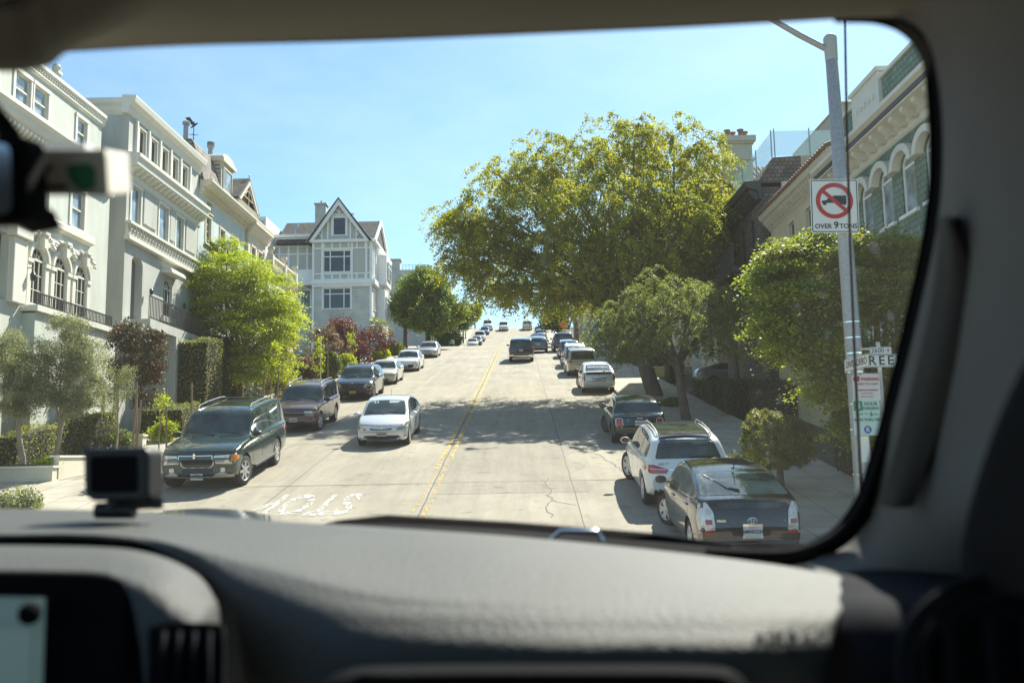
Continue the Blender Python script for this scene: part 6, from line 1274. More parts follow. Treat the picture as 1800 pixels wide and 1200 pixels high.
# --- shrubs and smaller plants
def shrub(name, label, x, y, r, h, lf, seed, k=None, size=.06, per=60, group=None, style='clump', lift=0.0):
    z = gz(x, y)+lift; k = k or int(26*r*r*h*6)+10; blobs = [((x, y, z+h*.5), (r, r, h*.5), k), ((x+.3*r, y-.2*r, z+h*.68), (r*.6, r*.6, h*.35), k//2)]
    return tree(name, label, (x, y, z), (x, y, z+h*.3), blobs, lf, .13+.1*r, per, size, .02+.01*r, seed, style, 'shrub', group=group, wid=.6, shell=.6, extra=1)
shrub('round_shrub', 'round bronze green shrub at the foot of the lime green tree', -9.55, 43.2, .75, 2.3, 'photinia', 51, 90, .08)
shrub('leafy_shrub', 'dark yellow green climber column behind the lime green tree', -11.9, 52.5, 1.0, 5.5, 'photinia', 52, 130, .12)
for k, (x, y, r, h, lf, lb) in enumerate([(-8.6, 19.4, .55, .5, 'olive', 'low flowering bush on the left corner beside the iron cover'), (-7.9, 22.4, .4, .5, 'olive', 'low flowering bush by the kerb at the front of the dark green suv'), (-8.1, 24.6, .4, .55, 'olive', 'low flowering bush on the verge left of the dark green suv door'),
    (-10.4, 24.0, .35, .5, 'lime', 'small bright shrub at the planter corner'), (-12.0, 20.4, .3, .5, 'photinia', 'small reddish shrub by the white garden wall at the left edge'), (-10.4, 28.3, .45, .6, 'grass', 'small green bush among the stakes'), (-9.9, 30.4, .5, .6, 'lime', 'bright green bush among the stakes'), (-10.2, 33.9, .4, .8, 'lime', 'lime tufted plant behind the low rounded hedge'),
    (-10.4, 52.0, .8, 1.5, 'pink', 'pinkish grey shrub before the wooden gate post'), (-10.0, 56.5, .9, 1.6, 'grass', 'rose bush with mixed greens beyond the wooden gate post'), (-9.6, 60.5, .7, 1.2, 'lime', 'yellow green shrub left of the plum red tree'), (-9.3, 73.5, .7, .9, 'lime', 'bright low hedge bush near the palm'), (-9.6, 81, 1.1, 1.1, 'hedgey', 'bright yellow green hedge under the rounded chestnut tree'),
    (8.6, 37.8, .5, .25, 'grass', 'patch of grass plants in the tree bed uphill of the small convertible'), (8.3, 24.0, .5, .3, 'olive', 'low succulent bush beside the white suv tail'), (-9.2, 133, 2.3, 3.0, 'dark', 'dark round bush at the far corner of the cross street')]):
    shrub('garden_shrub', lb, x, y, r, h, lf, 60+k, size=.05 + y*.0012)
shrub('twiggy_shrub', 'pinkish leafless looking shrub in front of the half-timbered house', -11.4, 62, 1.2, 3.2, 'pink', 90, 90, .11)
base = (-9.6, 65.5, gz(-9.6, 65.5)); tree('plum_tree', 'dark red plum tree in front of the half-timbered house', base, (-9.6, 65.5, base[2]+1.2), [bp(605, 592, 65, 1.3, 1.3, 1.0, 60), bp(655, 600, 66.5, 1.4, 1.3, .9, 60), bp(625, 620, 64.5, 1.5, 1.4, .8, 66), bp(600, 570, 66, .8, .9, .6, 22)], 'red', .45, 60, .13, .09, 91, wid=.6)
base = (-10.2, 96.5, gz(-10.2, 96.5)); tree('chestnut_tree', 'large rounded dark green tree with pale blossom candles, at the far corner on the left', base, (-10.2, 96.5, base[2]+2.6), [bp(752, 505, 96, 2.5, 2.6, 1.6, 150), bp(715, 540, 95.5, 2.0, 2.3, 1.8, 120), bp(785, 545, 96.5, 2.0, 2.3, 1.8, 120), bp(750, 560, 95, 2.5, 2.4, 1.5, 140), bp(725, 500, 97, 1.4, 1.6, 1.2, 35), bp(740, 482, 96, 1.0, 1.0, .6, 20)], 'chest', .62, 46, .26, .28, 92, wid=.7)
# palm
base = (-9.5, 74.5, gz(-9.5, 74.5)); o = empty('palm_tree', base, (0, 0, 0), 'fan palm with yellow green fronds between the plum red tree and the chestnut tree', 'tree'); mb = MB(); mb.tube([(0, 0, -.1), (.05, 0, 1), (0, 0, 2.6)], [.2, .16, .18], 9); mb.build('trunk', M_['bark'], o, smooth=50)
rg = np.random.default_rng(3); mb = MB()
for k in range(34):
    a = rg.uniform(0, 6.28); e = rg.uniform(-.5, 1.25); d = Vector((math.cos(a)*math.cos(e), math.sin(a)*math.cos(e), math.sin(e))); c = Vector((0, 0, 2.7)) + d*rg.uniform(.6, .95); mb.m = int(rg.integers(0, 3)); mb.tube([(0, 0, 2.6), tuple(c)], .012, 4)
    t = d.cross(Vector((0, 0, 1))).normalized()
    for q in np.linspace(-1.25, 1.25, 11):
        v = (d*math.cos(q) + t*math.sin(q)).normalized()*rg.uniform(.5, .7); v.z -= .12; n_ = v.cross(t if abs(q) < .8 else d).normalized()*0 + t*math.cos(q)*.03 - d*math.sin(q)*.03; mb.face([c - n_*.3, c + v*.5 - n_, c + v + Vector((0, 0, -.08)), c + v*.5 + n_])
mb.build('crown', LF['palm'], o, fix=False)
# upper block trees
for (nm, lb, x, y, hh, r, lf, sd2) in [('street_tree', 'left of two small round street trees beyond the cross street', -7.9, 146, 6.6, 2.0, 'far', 93), ('street_tree', 'right of two small round street trees beyond the cross street', -7.5, 152, 7.2, 1.9, 'photinia', 94), ('street_tree', 'bushy green tree behind the orange warning sign', 8.6, 148, 6.0, 2.9, 'far', 95), ('street_tree', 'small tree at the crest on the left beside the white van', -7.2, 186, 5.0, 1.3, 'lime', 96)]:
    z = gz(x, y); tree(nm, lb, (x, y, z), (x, y, z+hh*.45), [((x, y, z+hh*.66), (r, r, hh*.30), 60), ((x+.5, y, z+hh*.8), (r*.7, r*.7, hh*.18), 26), ((x-.6, y, z+hh*.52), (r*.8, r*.8, hh*.2), 30)], lf, .7, 46, .36, .14, sd2, wid=.75)
x, y = 8.8, 101.5; z = gz(x, y); tree('dark_tree', 'very dark evergreen with a straight black trunk behind the red stop sign', (x, y, z), (x, y, z+5), [((x-1.5, y, z+6.3), (2.2, 2.2, 1.0), 50), ((x+1, y, z+7.2), (2.8, 2.5, 1.6), 70), ((x-2.8, y, z+6.8), (1.3, 1.3, .8), 22)], 'dark', .7, 50, .25, .32, 97, wid=.6)
x, y = 10.2, 60; z = gz(x, y)
tree('street_tree', 'leafy tree over the pavement between the champagne minivan and the big tree', (x, y+8, zr(y+8)+.14), (x, y+8, zr(y+8)+3), [bp(1065, 600, 66, 1.5, 1.6, 1.3, 60), bp(1100, 580, 67, 1.8, 1.8, 1.8, 70), bp(1120, 620, 66, 1.4, 1.4, 1.0, 40), bp(1180, 620, 64, 1.6, 1.5, .9, 40)], 'weep', .7, 55, .17, .13, 98, 'weep', wid=.5)
# fallen leaves in the gutters and under the big trees
rg = np.random.default_rng(8); pts = []
for (x0_, x1_, y0_, y1_, n_) in ((6.3, 7.08, 17, 60, 700), (-7.08, -6.5, 18, 70, 600), (7.3, 10.2, 30, 50, 700), (2, 7, 32, 48, 260), (-11, -7.4, 30, 60, 500)):
    for k in range(n_):
        x_, y_ = rg.uniform(x0_, x1_), rg.uniform(y0_, y1_); pts.append((x_, y_, zr(y_) + (.152 if abs(x_) > 7.2 else .012)))
P = np.array(pts); o = link('leaf_litter', leaf_mesh(P, np.array([0, 0, 1.0]) + rg.normal(size=P.shape)*.12, .06, .6, rg.integers(0, 3, len(P)), 9, 'litter'), LF['photinia']); o['kind'] = 'stuff'; o['label'] = 'dry fallen leaves along the gutters and pavements'; o['category'] = 'leaves'
# saplings tied to stakes along the left kerb
for k, (x, y, h, lf) in enumerate([(-8.5, 26.8, 2.1, 'lime'), (-8.4, 38.2, 3.1, 'lime'), (-8.4, 47.0, 3.0, 'lime'), (-8.4, 56.0, 3.2, 'lime')]):
    z = gz(x, y); lb = ['bare young sapling held between stakes left of the dark green suv', 'thin lime leaved sapling behind the maroon suv', 'thin lime leaved sapling behind the blue-black suv', 'thin lime leaved sapling beside the cream old sedan'][k]
    r_ = .1 if k == 0 else .32; tree('sapling', lb, (x, y, z), (x+.03, y, z+h*.6), [((x, y, z+h*.62), (r_, r_, h*.3), 14 if k else 4), ((x+.1, y, z+h*.85), (r_*.9, r_*.9, h*.16), 10 if k else 3)], lf, .2, 24, .085, .022, 100+k, bark=M_['wood'], wid=.6, group='saplings along the left pavement')
SG = 'wooden stakes along the left pavement'
STK = [(-8.8, 25.6, 2.15, 'thick leaning stake, leftmost of the wooden stakes by the dark green suv'), (-9.2, 26.9, 2.3, 'tall stake beside the olive sapling'), (-8.6, 25.4, 1.9, 'stake just right of the tall one beside the olive sapling'), (-8.75, 28.0, 2.0, 'slightly leaning stake near the windscreen of the dark green suv, left one'), (-8.25, 28.8, 2.1, 'upright stake near the windscreen of the dark green suv, right one'),
       (-8.65, 38.0, 2.2, 'left one of two stakes behind the maroon suv'), (-8.15, 38.3, 2.2, 'right one of two stakes behind the maroon suv'), (-8.6, 50.5, 2.2, 'stake behind the blue-black suv')]
for k, (x, y, h, lb) in enumerate(STK):
    mb = MB(); ln = random.Random(k).uniform(-.06, .06); mb.tube([(0, 0, -.1), (ln*h*.5, 0, h*.5), (ln*h, .02, h)], .032, 8); o = mb.build('wooden_stake', M_['wood'], smooth=50); o.location = (x, y, gz(x, y)); tag(o, lb, 'stake', SG)
# ================================================================ street furniture, walls
def plate_sign(mb, w, h, r=.04, t=.004):
    P = rounded([(-w/2, -h/2), (w/2, -h/2), (w/2, h/2), (-w/2, h/2)], r, 4); mb.prism([(x, 0, z) for x, z in P], (0, t, 0))
SW_ = mat('sign_white', (.66, .66, .62), .5); SB_ = mat('sign_black', (.015, .02, .02), .5); SR_ = mat('sign_red', (.42, .02, .02), .5); SG_ = mat('sign_green', (.02, .22, .13), .5); SBL_ = mat('sign_blue', (.02, .10, .36), .5); SO_ = mat('sign_orange', (.75, .22, .02), .5); SLG = mat('sign_pale_green', (.50, .62, .55), .5); SP_ = mat('sign_pink_white', (.62, .58, .56), .5)
def face_text(parent, txt, x, z, size, m, d=-.004, **k):
    y = d; return text_obj('lettering', txt, size, m, parent, Matrix.Translation((x, y, z)) @ Matrix.Rotation(math.pi/2, 4, 'X'), .002, **k)
P0 = Vector((7.72, 14.2, 0)); zb = .14
lp = empty('street_lamp_post', (P0.x, P0.y, zb), (0, R(-.45), 0), 'grey galvanised lamp post on the right corner carrying the truck prohibition sign', 'lamp post')
mb = MB(); mb.lathe([(.20, 0), (.20, .25), (.145, .30), (.142, 1.2), (.115, 5.5), (.095, 8.35), (.085, 8.36)], n=20); mb.build('pole', M_['steel'], lp, smooth=50)
mb = MB(); mb.lathe([(.10, 8.15), (.105, 8.4), (.11, 8.55), (.08, 8.6), (.001, 8.62)], n=16); mb.build('cap', mat('cap_grey', (.36, .37, .36), .6), lp, smooth=50)
mb = MB(); mb.tube([(-.05, 0, 8.35), (-.5, 0, 8.62), (-1.1, -.1, 8.95), (-2.1, -.3, 9.2), (-2.7, -.4, 9.25)], [.05, .05, .045, .04, .035], 10); mb.build('arm', M_['steel'], lp, smooth=50)
mb = MB(); mb.lathe([(.001, -.08), (.12, -.05), (.15, .02), (.08, .1), (.001, .12)], (-2.8, -.42, 9.22), n=14); mb.build('lamp_head', M_['steel'], lp, smooth=50)
for z in (1.35, 2.05, 2.45, 2.95, 3.25, 3.5, 3.75):
    mb = MB(); mb.lathe([(.140, z), (.148, z), (.148, z+.022), (.140, z+.022)], n=18); mb.build('strap', M_['chrome'], lp)
for z, s in ((2.2, .02), (1.5, .0)):
    pass
mb = MB(); n = 8
for k in range(n):
    a0, a1 = R(-125 + k*9), R(-125 + (k+1)*9); mb.face([(.147*math.cos(a0), .147*math.sin(a0), 1.55), (.147*math.cos(a1), .147*math.sin(a1), 1.55), (.147*math.cos(a1), .147*math.sin(a1), 1.95), (.147*math.cos(a0), .147*math.sin(a0), 1.95)])
mb.build('paper_notice', SW_, lp, fix=False)
# NO TRUCKS sign
c = V(1467, 362, 14.0)
sg = empty('truck_sign', c, (0, R(1.5), R(-2)), 'white sign with a crossed out black truck reading OVER 9 TONS', 'traffic sign')
mb = MB(); plate_sign(mb, .76, .885, .035); mb.build('panel', SW_, sg)
mb = MB()
def frame(mb, w, h, t, y, r=.03):
    P = rounded([(-w/2, -h/2), (w/2, -h/2), (w/2, h/2), (-w/2, h/2)], r, 4); Q = rounded([(-w/2+t, -h/2+t), (w/2-t, -h/2+t), (w/2-t, h/2-t), (-w/2+t, h/2-t)], max(r-t, .005), 4)
    for k in range(len(P)): k2 = (k+1) % len(P); mb.face([(P[k][0], y, P[k][1]), (P[k2][0], y, P[k2][1]), (Q[k2][0], y, Q[k2][1]), (Q[k][0], y, Q[k][1])])
frame(mb, .73, .855, .014, -.002); mb.build('border', SB_, sg, fix=False)
def annulus(mb, cx, cz, r0, r1, y, n=40):
    for k in range(n):
        a0, a1 = 2*math.pi*k/n, 2*math.pi*(k+1)/n; mb.face([(cx+r*math.cos(a), y, cz+r*math.sin(a)) for r, a in ((r0, a0), (r1, a0), (r1, a1), (r0, a1))])
mb = MB(); cz = .085; annulus(mb, 0, cz, .225, .295, -.004)
a = R(-42); d = Vector((math.cos(a), math.sin(a))); nn = Vector((-d.y, d.x))*.030; mb.face([(q.x, -.0045, cz+q.y) for q in (d*-.24+nn, d*-.24-nn, d*.24-nn, d*.24+nn)]); mb.build('prohibition_ring', SR_, sg, fix=False)
mb = MB(); cz2 = cz+.0
for P in ([(-.02, -.035), (.19, -.035), (.19, .085), (-.02, .085)], [(-.20, -.035), (-.02, -.035), (-.02, .055), (-.085, .055), (-.125, .01), (-.20, .0)]): mb.face([(x, -.003, cz2+z) for x, z in P])
for x in (-.155, .10, .155): mb.lathe([(.033, 0), (.001, -.0005)], (x, -.0028, cz2-.04), axis='y', n=16)
mb.build('truck_symbol', SB_, sg, fix=False)
face_text(sg, 'OVER', -.19, -.335, .105, SB_, bold=.002); face_text(sg, '9', .015, -.32, .15, SB_, bold=.004); face_text(sg, 'TONS', .205, -.335, .105, SB_, bold=.002)
# street name blades and parking signs on a bracket right of the post
br = empty('sign_bracket_post', (8.02, 14.02, .14), (0, 0, 0), 'slim steel sign bar strapped to the right of the lamp post', 'sign post'); mb = MB(); mb.box(-.03, .03, 0, .03, 1.2, 3.42); mb.build('bar', M_['steel'], br); mb = MB()
for z in (1.4, 2.9, 3.3): mb.box(-.3, 0, .005, .03, z, z+.03)
mb.box(-.03, .03, .0301, .0302, 1.2, 1.3)
for nm_, z in (('strap_arm', 0),): mb.build('strap_arm', M_['steel'], br)
def vsign(name, lb, px_, py_, Y, w, h, rotz, m, cat='sign'):
    o = empty(name, V(px_, py_, Y), (0, 0, rotz), lb, cat); mb = MB(); plate_sign(mb, w, h, .02); mb.build('panel', m, o); return o
o = vsign('street_name_sign', 'white street name blade reading DIVISADERO, turned away beside the lamp post', 1505, 638, 13.6, .92, .20, R(-88), SW_); face_text(o, 'DIVISADERO', 0, 0, .155, SB_, sx=.9); mb = MB(); frame(mb, .90, .185, .008, -.002, .015); mb.build('border', SB_, o, fix=False)
o = vsign('street_name_sign', 'white street name blade reading GREEN facing the road beside the lamp post', 1549, 634, 13.9, 1.04, .20, R(-2), SW_); face_text(o, 'GREEN', 0.0, 0, .20, SB_, sx=1.0, space=1.35, bold=.003); mb = MB(); frame(mb, 1.02, .185, .008, -.002, .015); mb.build('border', SB_, o, fix=False)
o = vsign('block_number_sign', 'small white block number plate reading 2600 above the GREEN blade', 1548, 616, 13.9, .34, .12, R(-2), SW_); face_text(o, '2600→', 0, 0, .10, SB_); mb = MB(); frame(mb, .33, .11, .006, -.002, .01); mb.build('border', SB_, o, fix=False)
o = vsign('parking_sign', 'white no parking sign with red lettering above the green hour sign', 1523, 681, 13.9, .43, .40, R(4), SP_); face_text(o, 'NO PARKING', 0, .13, .068, SR_, bold=.002); face_text(o, '12AM TO 2AM', 0, .055, .058, SR_); mb = MB(); mb.box(-.19, -.10, -.003, -.002, .10, .18); mb.build('tow_symbol', SR_, o); face_text(o, '1st AND 3rd THURSDAY', 0, -.04, .034, SR_, bold=.001); face_text(o, 'OF THE MONTH', 0, -.09, .026, SR_); face_text(o, 'STREET CLEANING', 0, -.14, .024, SR_)
o = vsign('parking_sign', 'green and white 3 hour parking sign with a blue K disc', 1524, 733, 13.9, .43, .56, R(4), SLG); mb = MB(); mb.box(-.20, -.06, -.003, -.002, .10, .25); mb.build('green_box', SG_, o); face_text(o, '3', -.13, .175, .15, SW_, bold=.003); face_text(o, 'HOUR', .07, .205, .075, SG_, bold=.002); face_text(o, 'PARKING', .07, .135, .062, SG_, bold=.002)
face_text(o, '8AM', -.12, .045, .06, SG_); face_text(o, 'TO', -.01, .05, .04, SG_); face_text(o, '6', .07, .045, .095, SG_, bold=.004); face_text(o, 'PM', .14, .04, .05, SG_); face_text(o, 'MON THRU FRI', 0, -.04, .06, SG_, bold=.002); mb = MB(); mb.lathe([(.06, 0), (.001, -.001)], (0, -.003, -.19), axis='y', n=24); mb.build('disc', SBL_, o); face_text(o, 'K', 0, -.19, .085, SW_, bold=.003, d=-.006)
# second lamp post, stop sign, orange sign
x, y = 8.95, 73.9; o = empty('street_lamp_post', (x, y, gz(x, y)), (0, 0, 0), 'plain grey lamp post behind the silver hatchback, rising into the leaves', 'lamp post'); mb = MB(); mb.lathe([(.24, 0), (.24, .3), (.19, .35), (.14, 8), (.12, 8.01)], n=16); mb.build('pole', M_['steel'], o, smooth=50); mb = MB(); mb.tube([(0, 0, 7.9), (-1, 0, 8.6), (-2.4, 0, 8.8)], .05, 8); mb.build('arm', M_['steel'], o); mb = MB(); mb.lathe([(.001, -.08), (.14, -.04), (.15, .03), (.001, .1)], (-2.5, 0, 8.8), n=12); mb.build('lamp_head', M_['steel'], o)
x, y = 7.55, 85; o = empty('stop_sign', (x, y, gz(x, y)), (0, 0, 0), 'red octagonal STOP sign facing uphill traffic under the trees on the right', 'traffic sign'); mb = MB(); mb.tube([(0, .03, -.1), (0, .03, 3.4)], .035, 8); mb.build('post', M_['steel'], o); mb = MB(); mb.prism([(.40*math.cos(R(22.5+45*k)), 0, 3.05+.40*math.sin(R(22.5+45*k))) for k in range(8)], (0, -.006, 0)); mb.build('border', SW_, o); mb = MB(); mb.prism([(.37*math.cos(R(22.5+45*k)), -.008, 3.05+.37*math.sin(R(22.5+45*k))) for k in range(8)], (0, -.004, 0)); mb.build('panel', SR_, o); face_text(o, 'STOP', 0, 3.05, .30, SW_, d=-.016, bold=.005)
x, y = 8.35, 123; o = empty('warning_sign', (x, y, gz(x, y)), (0, 0, 0), 'orange diamond road work sign with a small orange plate below, left of the stop sign', 'traffic sign'); mb = MB(); mb.tube([(0, .05, -.1), (0, .05, 4.2)], .045, 8); mb.build('post', M_['steel'], o)
mb = MB(); mb.prism([(.66*math.cos(R(90*k)), 0, 3.2+.66*math.sin(R(90*k))) for k in range(4)], (0, -.01, 0)); mb.build('panel', SO_, o); mb = MB(); mb.box(-.33, .33, -.01, 0, 1.75, 2.3); mb.build('lower_panel', SO_, o)
for t, z in (('ROAD', 3.38), ('WORK', 3.18), ('AHEAD', 2.98)): face_text(o, t, 0, z, .2, SB_, d=-.013)
# garden walls and gates
GW = mat('garden_wall_stucco', (.55, .52, .42), .85, var=.08, scale=2, bump=.2)
def wallbox(name, lb, x0, x1, y0, y1, h, m=GW, cap=.06, cat='garden wall', base=.14, z=None):
    z0 = (zr((y0+y1)/2) + base) if z is None else z; o = empty(name, ((x0+x1)/2, (y0+y1)/2, z0), (0, 0, 0), lb, cat); hx, hy = (x1-x0)/2, (y1-y0)/2; mb = MB(); mb.box(-hx, hx, -hy, hy, -.6, h); mb.build('wall', m, o); mb = MB(); mb.box(-hx-.04, hx+.04, -hy-.04, hy+.04, h, h+cap); mb.build('coping', TRIM, o, bevel=.012); return o
wallbox('planter_wall', 'low pale planter wall under the olive trees at the left corner', -11.45, -9.95, 23.5, 23.75, .32)
wallbox('planter_wall', 'low side wall of the olive planter, facing the pavement', -10.15, -9.93, 23.78, 26.6, .32)
mb = MB(); mb.box(-11.4, -10.17, 23.77, 30, 0, .42); o = mb.build('planter_soil', M_['soil']); o.location.z = zr(24.5)+.0; o['kind'] = 'structure'
wallbox('gate_pillar', 'square pale gate pillar at the left picture edge', -12.45, -11.6, 21.9, 22.5, 1.25)
wallbox('garden_wall', 'low white garden wall curving from the left picture edge', -12.6, -10.75, 18.9, 19.1, .62)
wallbox('planter_wall', 'white planter trough among the stakes by the box hedge', -10.9, -9.9, 28.9, 29.2, .35)
wallbox('garden_wall', 'low cream wall under the uphill hedge by the driveway', 10.4, 12.5, 54.9, 55.1, .4, mat('cream_wall', (.55, .48, .30), .8))
for x0, y0 in ((-9.3, 51.0),):
    o = empty('wooden_gate_post', (x0, y0, gz(x0, y0)), (0, 0, 0), 'dark wooden gate post with cross arm and lantern in the left garden', 'post'); mb = MB(); mb.box(-.16, .16, -.16, .16, -.1, 2.9); mb.build('post', mat('dark_wood', (.09, .07, .055), .8), o, bevel=.02); mb = MB(); mb.box(-.25, 1.9, -.06, .06, 2.0, 2.12); mb.build('cross_arm', mat('dark_wood2', (.09, .07, .055), .8), o); mb = MB(); mb.lathe([(.001, 2.9), (.12, 2.95), (.14, 3.2), (.001, 3.35)], (0, 0, 0), n=8); mb.build('lantern', M_['iron'], o)
o = empty('yard_sign', (-7.9, 131, gz(-7.9, 131)), (0, 0, 0), 'small white board on two legs at the far corner across the side street', 'sign'); mb = MB(); mb.box(-.45, .45, -.02, .02, .8, 1.9); mb.build('panel', SLG, o)
for s in (-1, 1): mb = MB(); mb.box(s*.4-.03, s*.4+.03, .03, .07, 0, 1.9); mb.build('leg', M_['steel'], o)
x, y = -7.7, 101; o = empty('utility_pole', (x, y, gz(x, y)), (0, 0, 0), 'pale concrete pole right of the chestnut trunk', 'pole'); mb = MB(); mb.lathe([(.2, 0), (.15, 4.5), (.001, 4.5)], n=14); mb.build('pole', M_['steel'], o, smooth=50)
x, y = -7.6, 160; o = empty('street_lamp_post', (x, y, gz(x, y)), (0, 0, 0), 'thin far street lamp with a small diamond sign at the crest on the left', 'lamp post'); mb = MB(); mb.lathe([(.12, 0), (.09, 8.6), (.001, 8.6)], n=10); mb.build('pole', M_['steel'], o); mb = MB(); mb.prism([(.55*math.cos(R(90*k)), -.12, 5.2+.55*math.sin(R(90*k))) for k in range(4)], (0, -.02, 0)); mb.build('panel', SBL_, o)
mb = MB(); mb.box(10.45, 19, 45.3, 49.2, -.5, .05); o = mb.build('driveway', M_['walk']); o.location.z = zr(47.2)-.15; o['kind'] = 'structure'
# ================================================================ the viewer's own car (real size, close to the lens)
def mtrim(name, c, rough=.6, bump=.25, sc=220, spec=.4):
    m = mat(name, c, rough, 0, var=.06, scale=6, bump=bump, bscale=sc, spec=spec); return m
DASH = mtrim('dashboard_vinyl', (.062, .064, .061), .62, .25, 220, .30); DARKT = mtrim('dark_trim', (.009, .010, .014), .85, .1, 220, .08); TAUPE = mtrim('pillar_cloth', (.135, .13, .122), .85, .2, 300, .2); HEADL = mtrim('roof_lining', (.19, .18, .145), .95, .2, 300, .1); BLK = mtrim('matte_black_trim', (.008, .008, .009), .9, .1, 220, .04)
def cat1(a, n):       # smooth resample of a polyline of vectors
    a = [Vector(p) for p in a]; out = []
    m = len(a)-1
    for k in range(n):
        t = k/(n-1)*m; i = min(int(t), m-1); f = t-i; p0 = a[max(i-1, 0)]; p1 = a[i]; p2 = a[i+1]; p3 = a[min(i+2, m)]
        out.append(p1*1.0 + (p2-p0)*.5*f + (p0*2-p1*5+p2*4-p3)*.5*f*f + (p1*3-p0-p2*3+p3)*.5*f**3)
    return out
def surf(name, rows, m, parent, nu=40, nv=24, th=.012, inv=False):
    G = [[V(*p) for p in r] for r in rows]; G = [cat1(r, nu) for r in G]; C = [cat1([G[i][k] for i in range(len(G))], nv) for k in range(nu)]
    vs, fs = grid_mesh(C); me = bpy.data.meshes.new(name); me.from_pydata([tuple(v) for v in vs], [], fs); bm = bmesh.new(); bm.from_mesh(me)
    s = sum(f.normal.dot(f.calc_center_median() - CAM) * f.calc_area() for f in bm.faces)
    if s > 0: bmesh.ops.reverse_faces(bm, faces=bm.faces)
    bm.to_mesh(me); bm.free(); o = link(name, me, m, parent, True)
    md = o.modifiers.new('thickness', 'SOLIDIFY'); md.thickness = th; md.offset = -1
    return o
oc = R0('car_interior', 'dark dashboard, pillar and roof lining of the car the photo is taken from', 'car interior')
surf('dashboard', [
  [(-120, 893, 1.32), (200, 897, 1.28), (450, 913, 1.24), (650, 925, 1.20), (900, 942, 1.15), (1150, 966, 1.09), (1350, 990, 1.03), (1478, 1012, .98)],
  [(-120, 915, 1.12), (200, 920, 1.10), (430, 945, 1.04), (660, 970, 1.0), (900, 985, .96), (1150, 1002, .93), (1330, 1018, .92), (1488, 1032, .92)],
  [(-120, 934, .99), (220, 938, .98), (440, 980, .90), (660, 1030, .82), (900, 1046, .80), (1150, 1052, .80), (1330, 1056, .80), (1484, 1062, .82)],
  [(-120, 938, .96), (240, 943, .95), (432, 1003, .86), (640, 1056, .785), (900, 1070, .765), (1150, 1074, .765), (1330, 1076, .765), (1474, 1084, .78)],
  [(-120, 941, .952), (262, 950, .94), (428, 1050, .835), (620, 1090, .762), (900, 1098, .742), (1150, 1102, .742), (1330, 1104, .742), (1466, 1112, .76)],
  [(-120, 944, .95), (270, 958, .935), (428, 1140, .83), (600, 1150, .748), (900, 1156, .716), (1150, 1156, .716), (1330, 1156, .716), (1455, 1156, .742)],
  [(-120, 947, .95), (275, 964, .935), (436, 1290, .83), (600, 1290, .745), (900, 1290, .712), (1150, 1290, .712), (1330, 1290, .712), (1440, 1290, .74)]], DASH, oc, 60, 40, .002)
surf('shelf_lip', [[(545, 1225, .70), (600, 1180, .70), (700, 1168, .70), (1000, 1166, .70), (1240, 1168, .70), (1300, 1185, .70), (1325, 1225, .70)], [(560, 1290, .68), (620, 1194, .66), (720, 1186, .66), (1000, 1184, .66), (1230, 1186, .66), (1280, 1200, .66), (1300, 1290, .68)]], BLK, oc, 40, 6)
# groove round the instrument hood, hood, bezel and screen
surf('dashboard_groove', [[(-120, 940, .97), (150, 943, .97), (270, 955, .96), (350, 985, .93), (400, 1030, .90), (425, 1090, .88), (440, 1290, .87)], [(-120, 985, .93), (140, 985, .93), (250, 995, .92), (320, 1020, .90), (360, 1060, .88), (370, 1110, .87), (380, 1290, .87)]], BLK, oc, 40, 8)
surf('instrument_hood', [[(-120, 957, .93), (150, 960, .93), (255, 970, .92), (330, 998, .89), (375, 1040, .86), (392, 1100, .84), (396, 1290, .83)], [(-120, 970, .86), (140, 972, .86), (235, 980, .85), (300, 1005, .82), (345, 1050, .79), (372, 1100, .77), (384, 1290, .76)], [(-120, 1000, .79), (130, 1002, .79), (215, 1008, .785), (265, 1030, .765), (300, 1070, .745), (335, 1120, .735), (360, 1290, .73)], [(-120, 1012, .78), (120, 1012, .78), (195, 1016, .775), (225, 1040, .76), (240, 1100, .745), (250, 1160, .74), (260, 1290, .735)]], DASH, oc, 40, 20)
surf('screen_bezel', [[(-120, 1006, .77), (90, 1008, .77), (190, 1014, .77), (222, 1035, .765), (222, 1100, .76), (215, 1290, .75)], [(-120, 1120, .775), (40, 1120, .775), (80, 1120, .775), (95, 1130, .77), (95, 1200, .765), (90, 1290, .76)]], BLK, oc, 30, 8)
SCR, n_, b_, l_ = newmat('lit_screen'); b_.inputs['Base Color'].default_value = (.01, .015, .015, 1); b_.inputs['Emission Color'].default_value = (.28, .47, .47, 1); b_.inputs['Emission Strength'].default_value = .07; b_.inputs['Roughness'].default_value = .3
s_ = surf('screen', [[(-120, 1048, .755), (0, 1048, .755), (74, 1050, .755)], [(-120, 1280, .74), (0, 1280, .74), (66, 1280, .74)]], SCR, oc, 6, 4, .006)
def ballm(name, c, r, m, parent, sc=(1, 1, 1)):
    mb = MB(); n = 10; mb.lathe([(r*math.sin(math.pi*k/n)+1e-5, -r*math.cos(math.pi*k/n)) for k in range(n+1)], n=16); me = mb.mesh('b'); me.transform(Matrix.Translation(c) @ Matrix.Diagonal((*sc, 1))); o = link(name, me, m, parent, True); return o
ballm('knob', V(52, 1078, .74), .009, BLK, oc)
surf('air_vent', [[(262, 1102, .735), (300, 1094, .735), (372, 1094, .735), (392, 1102, .735)], [(256, 1290, .72), (300, 1290, .72), (372, 1290, .72), (388, 1290, .72)]], BLK, oc, 8, 6)
for k in range(4): surf('vent_slat', [[(282+k*27, 1108, .722), (288+k*27, 1108, .722)], [(280+k*27, 1290, .71), (286+k*27, 1290, .71)]], DARKT, oc, 3, 3, .006)
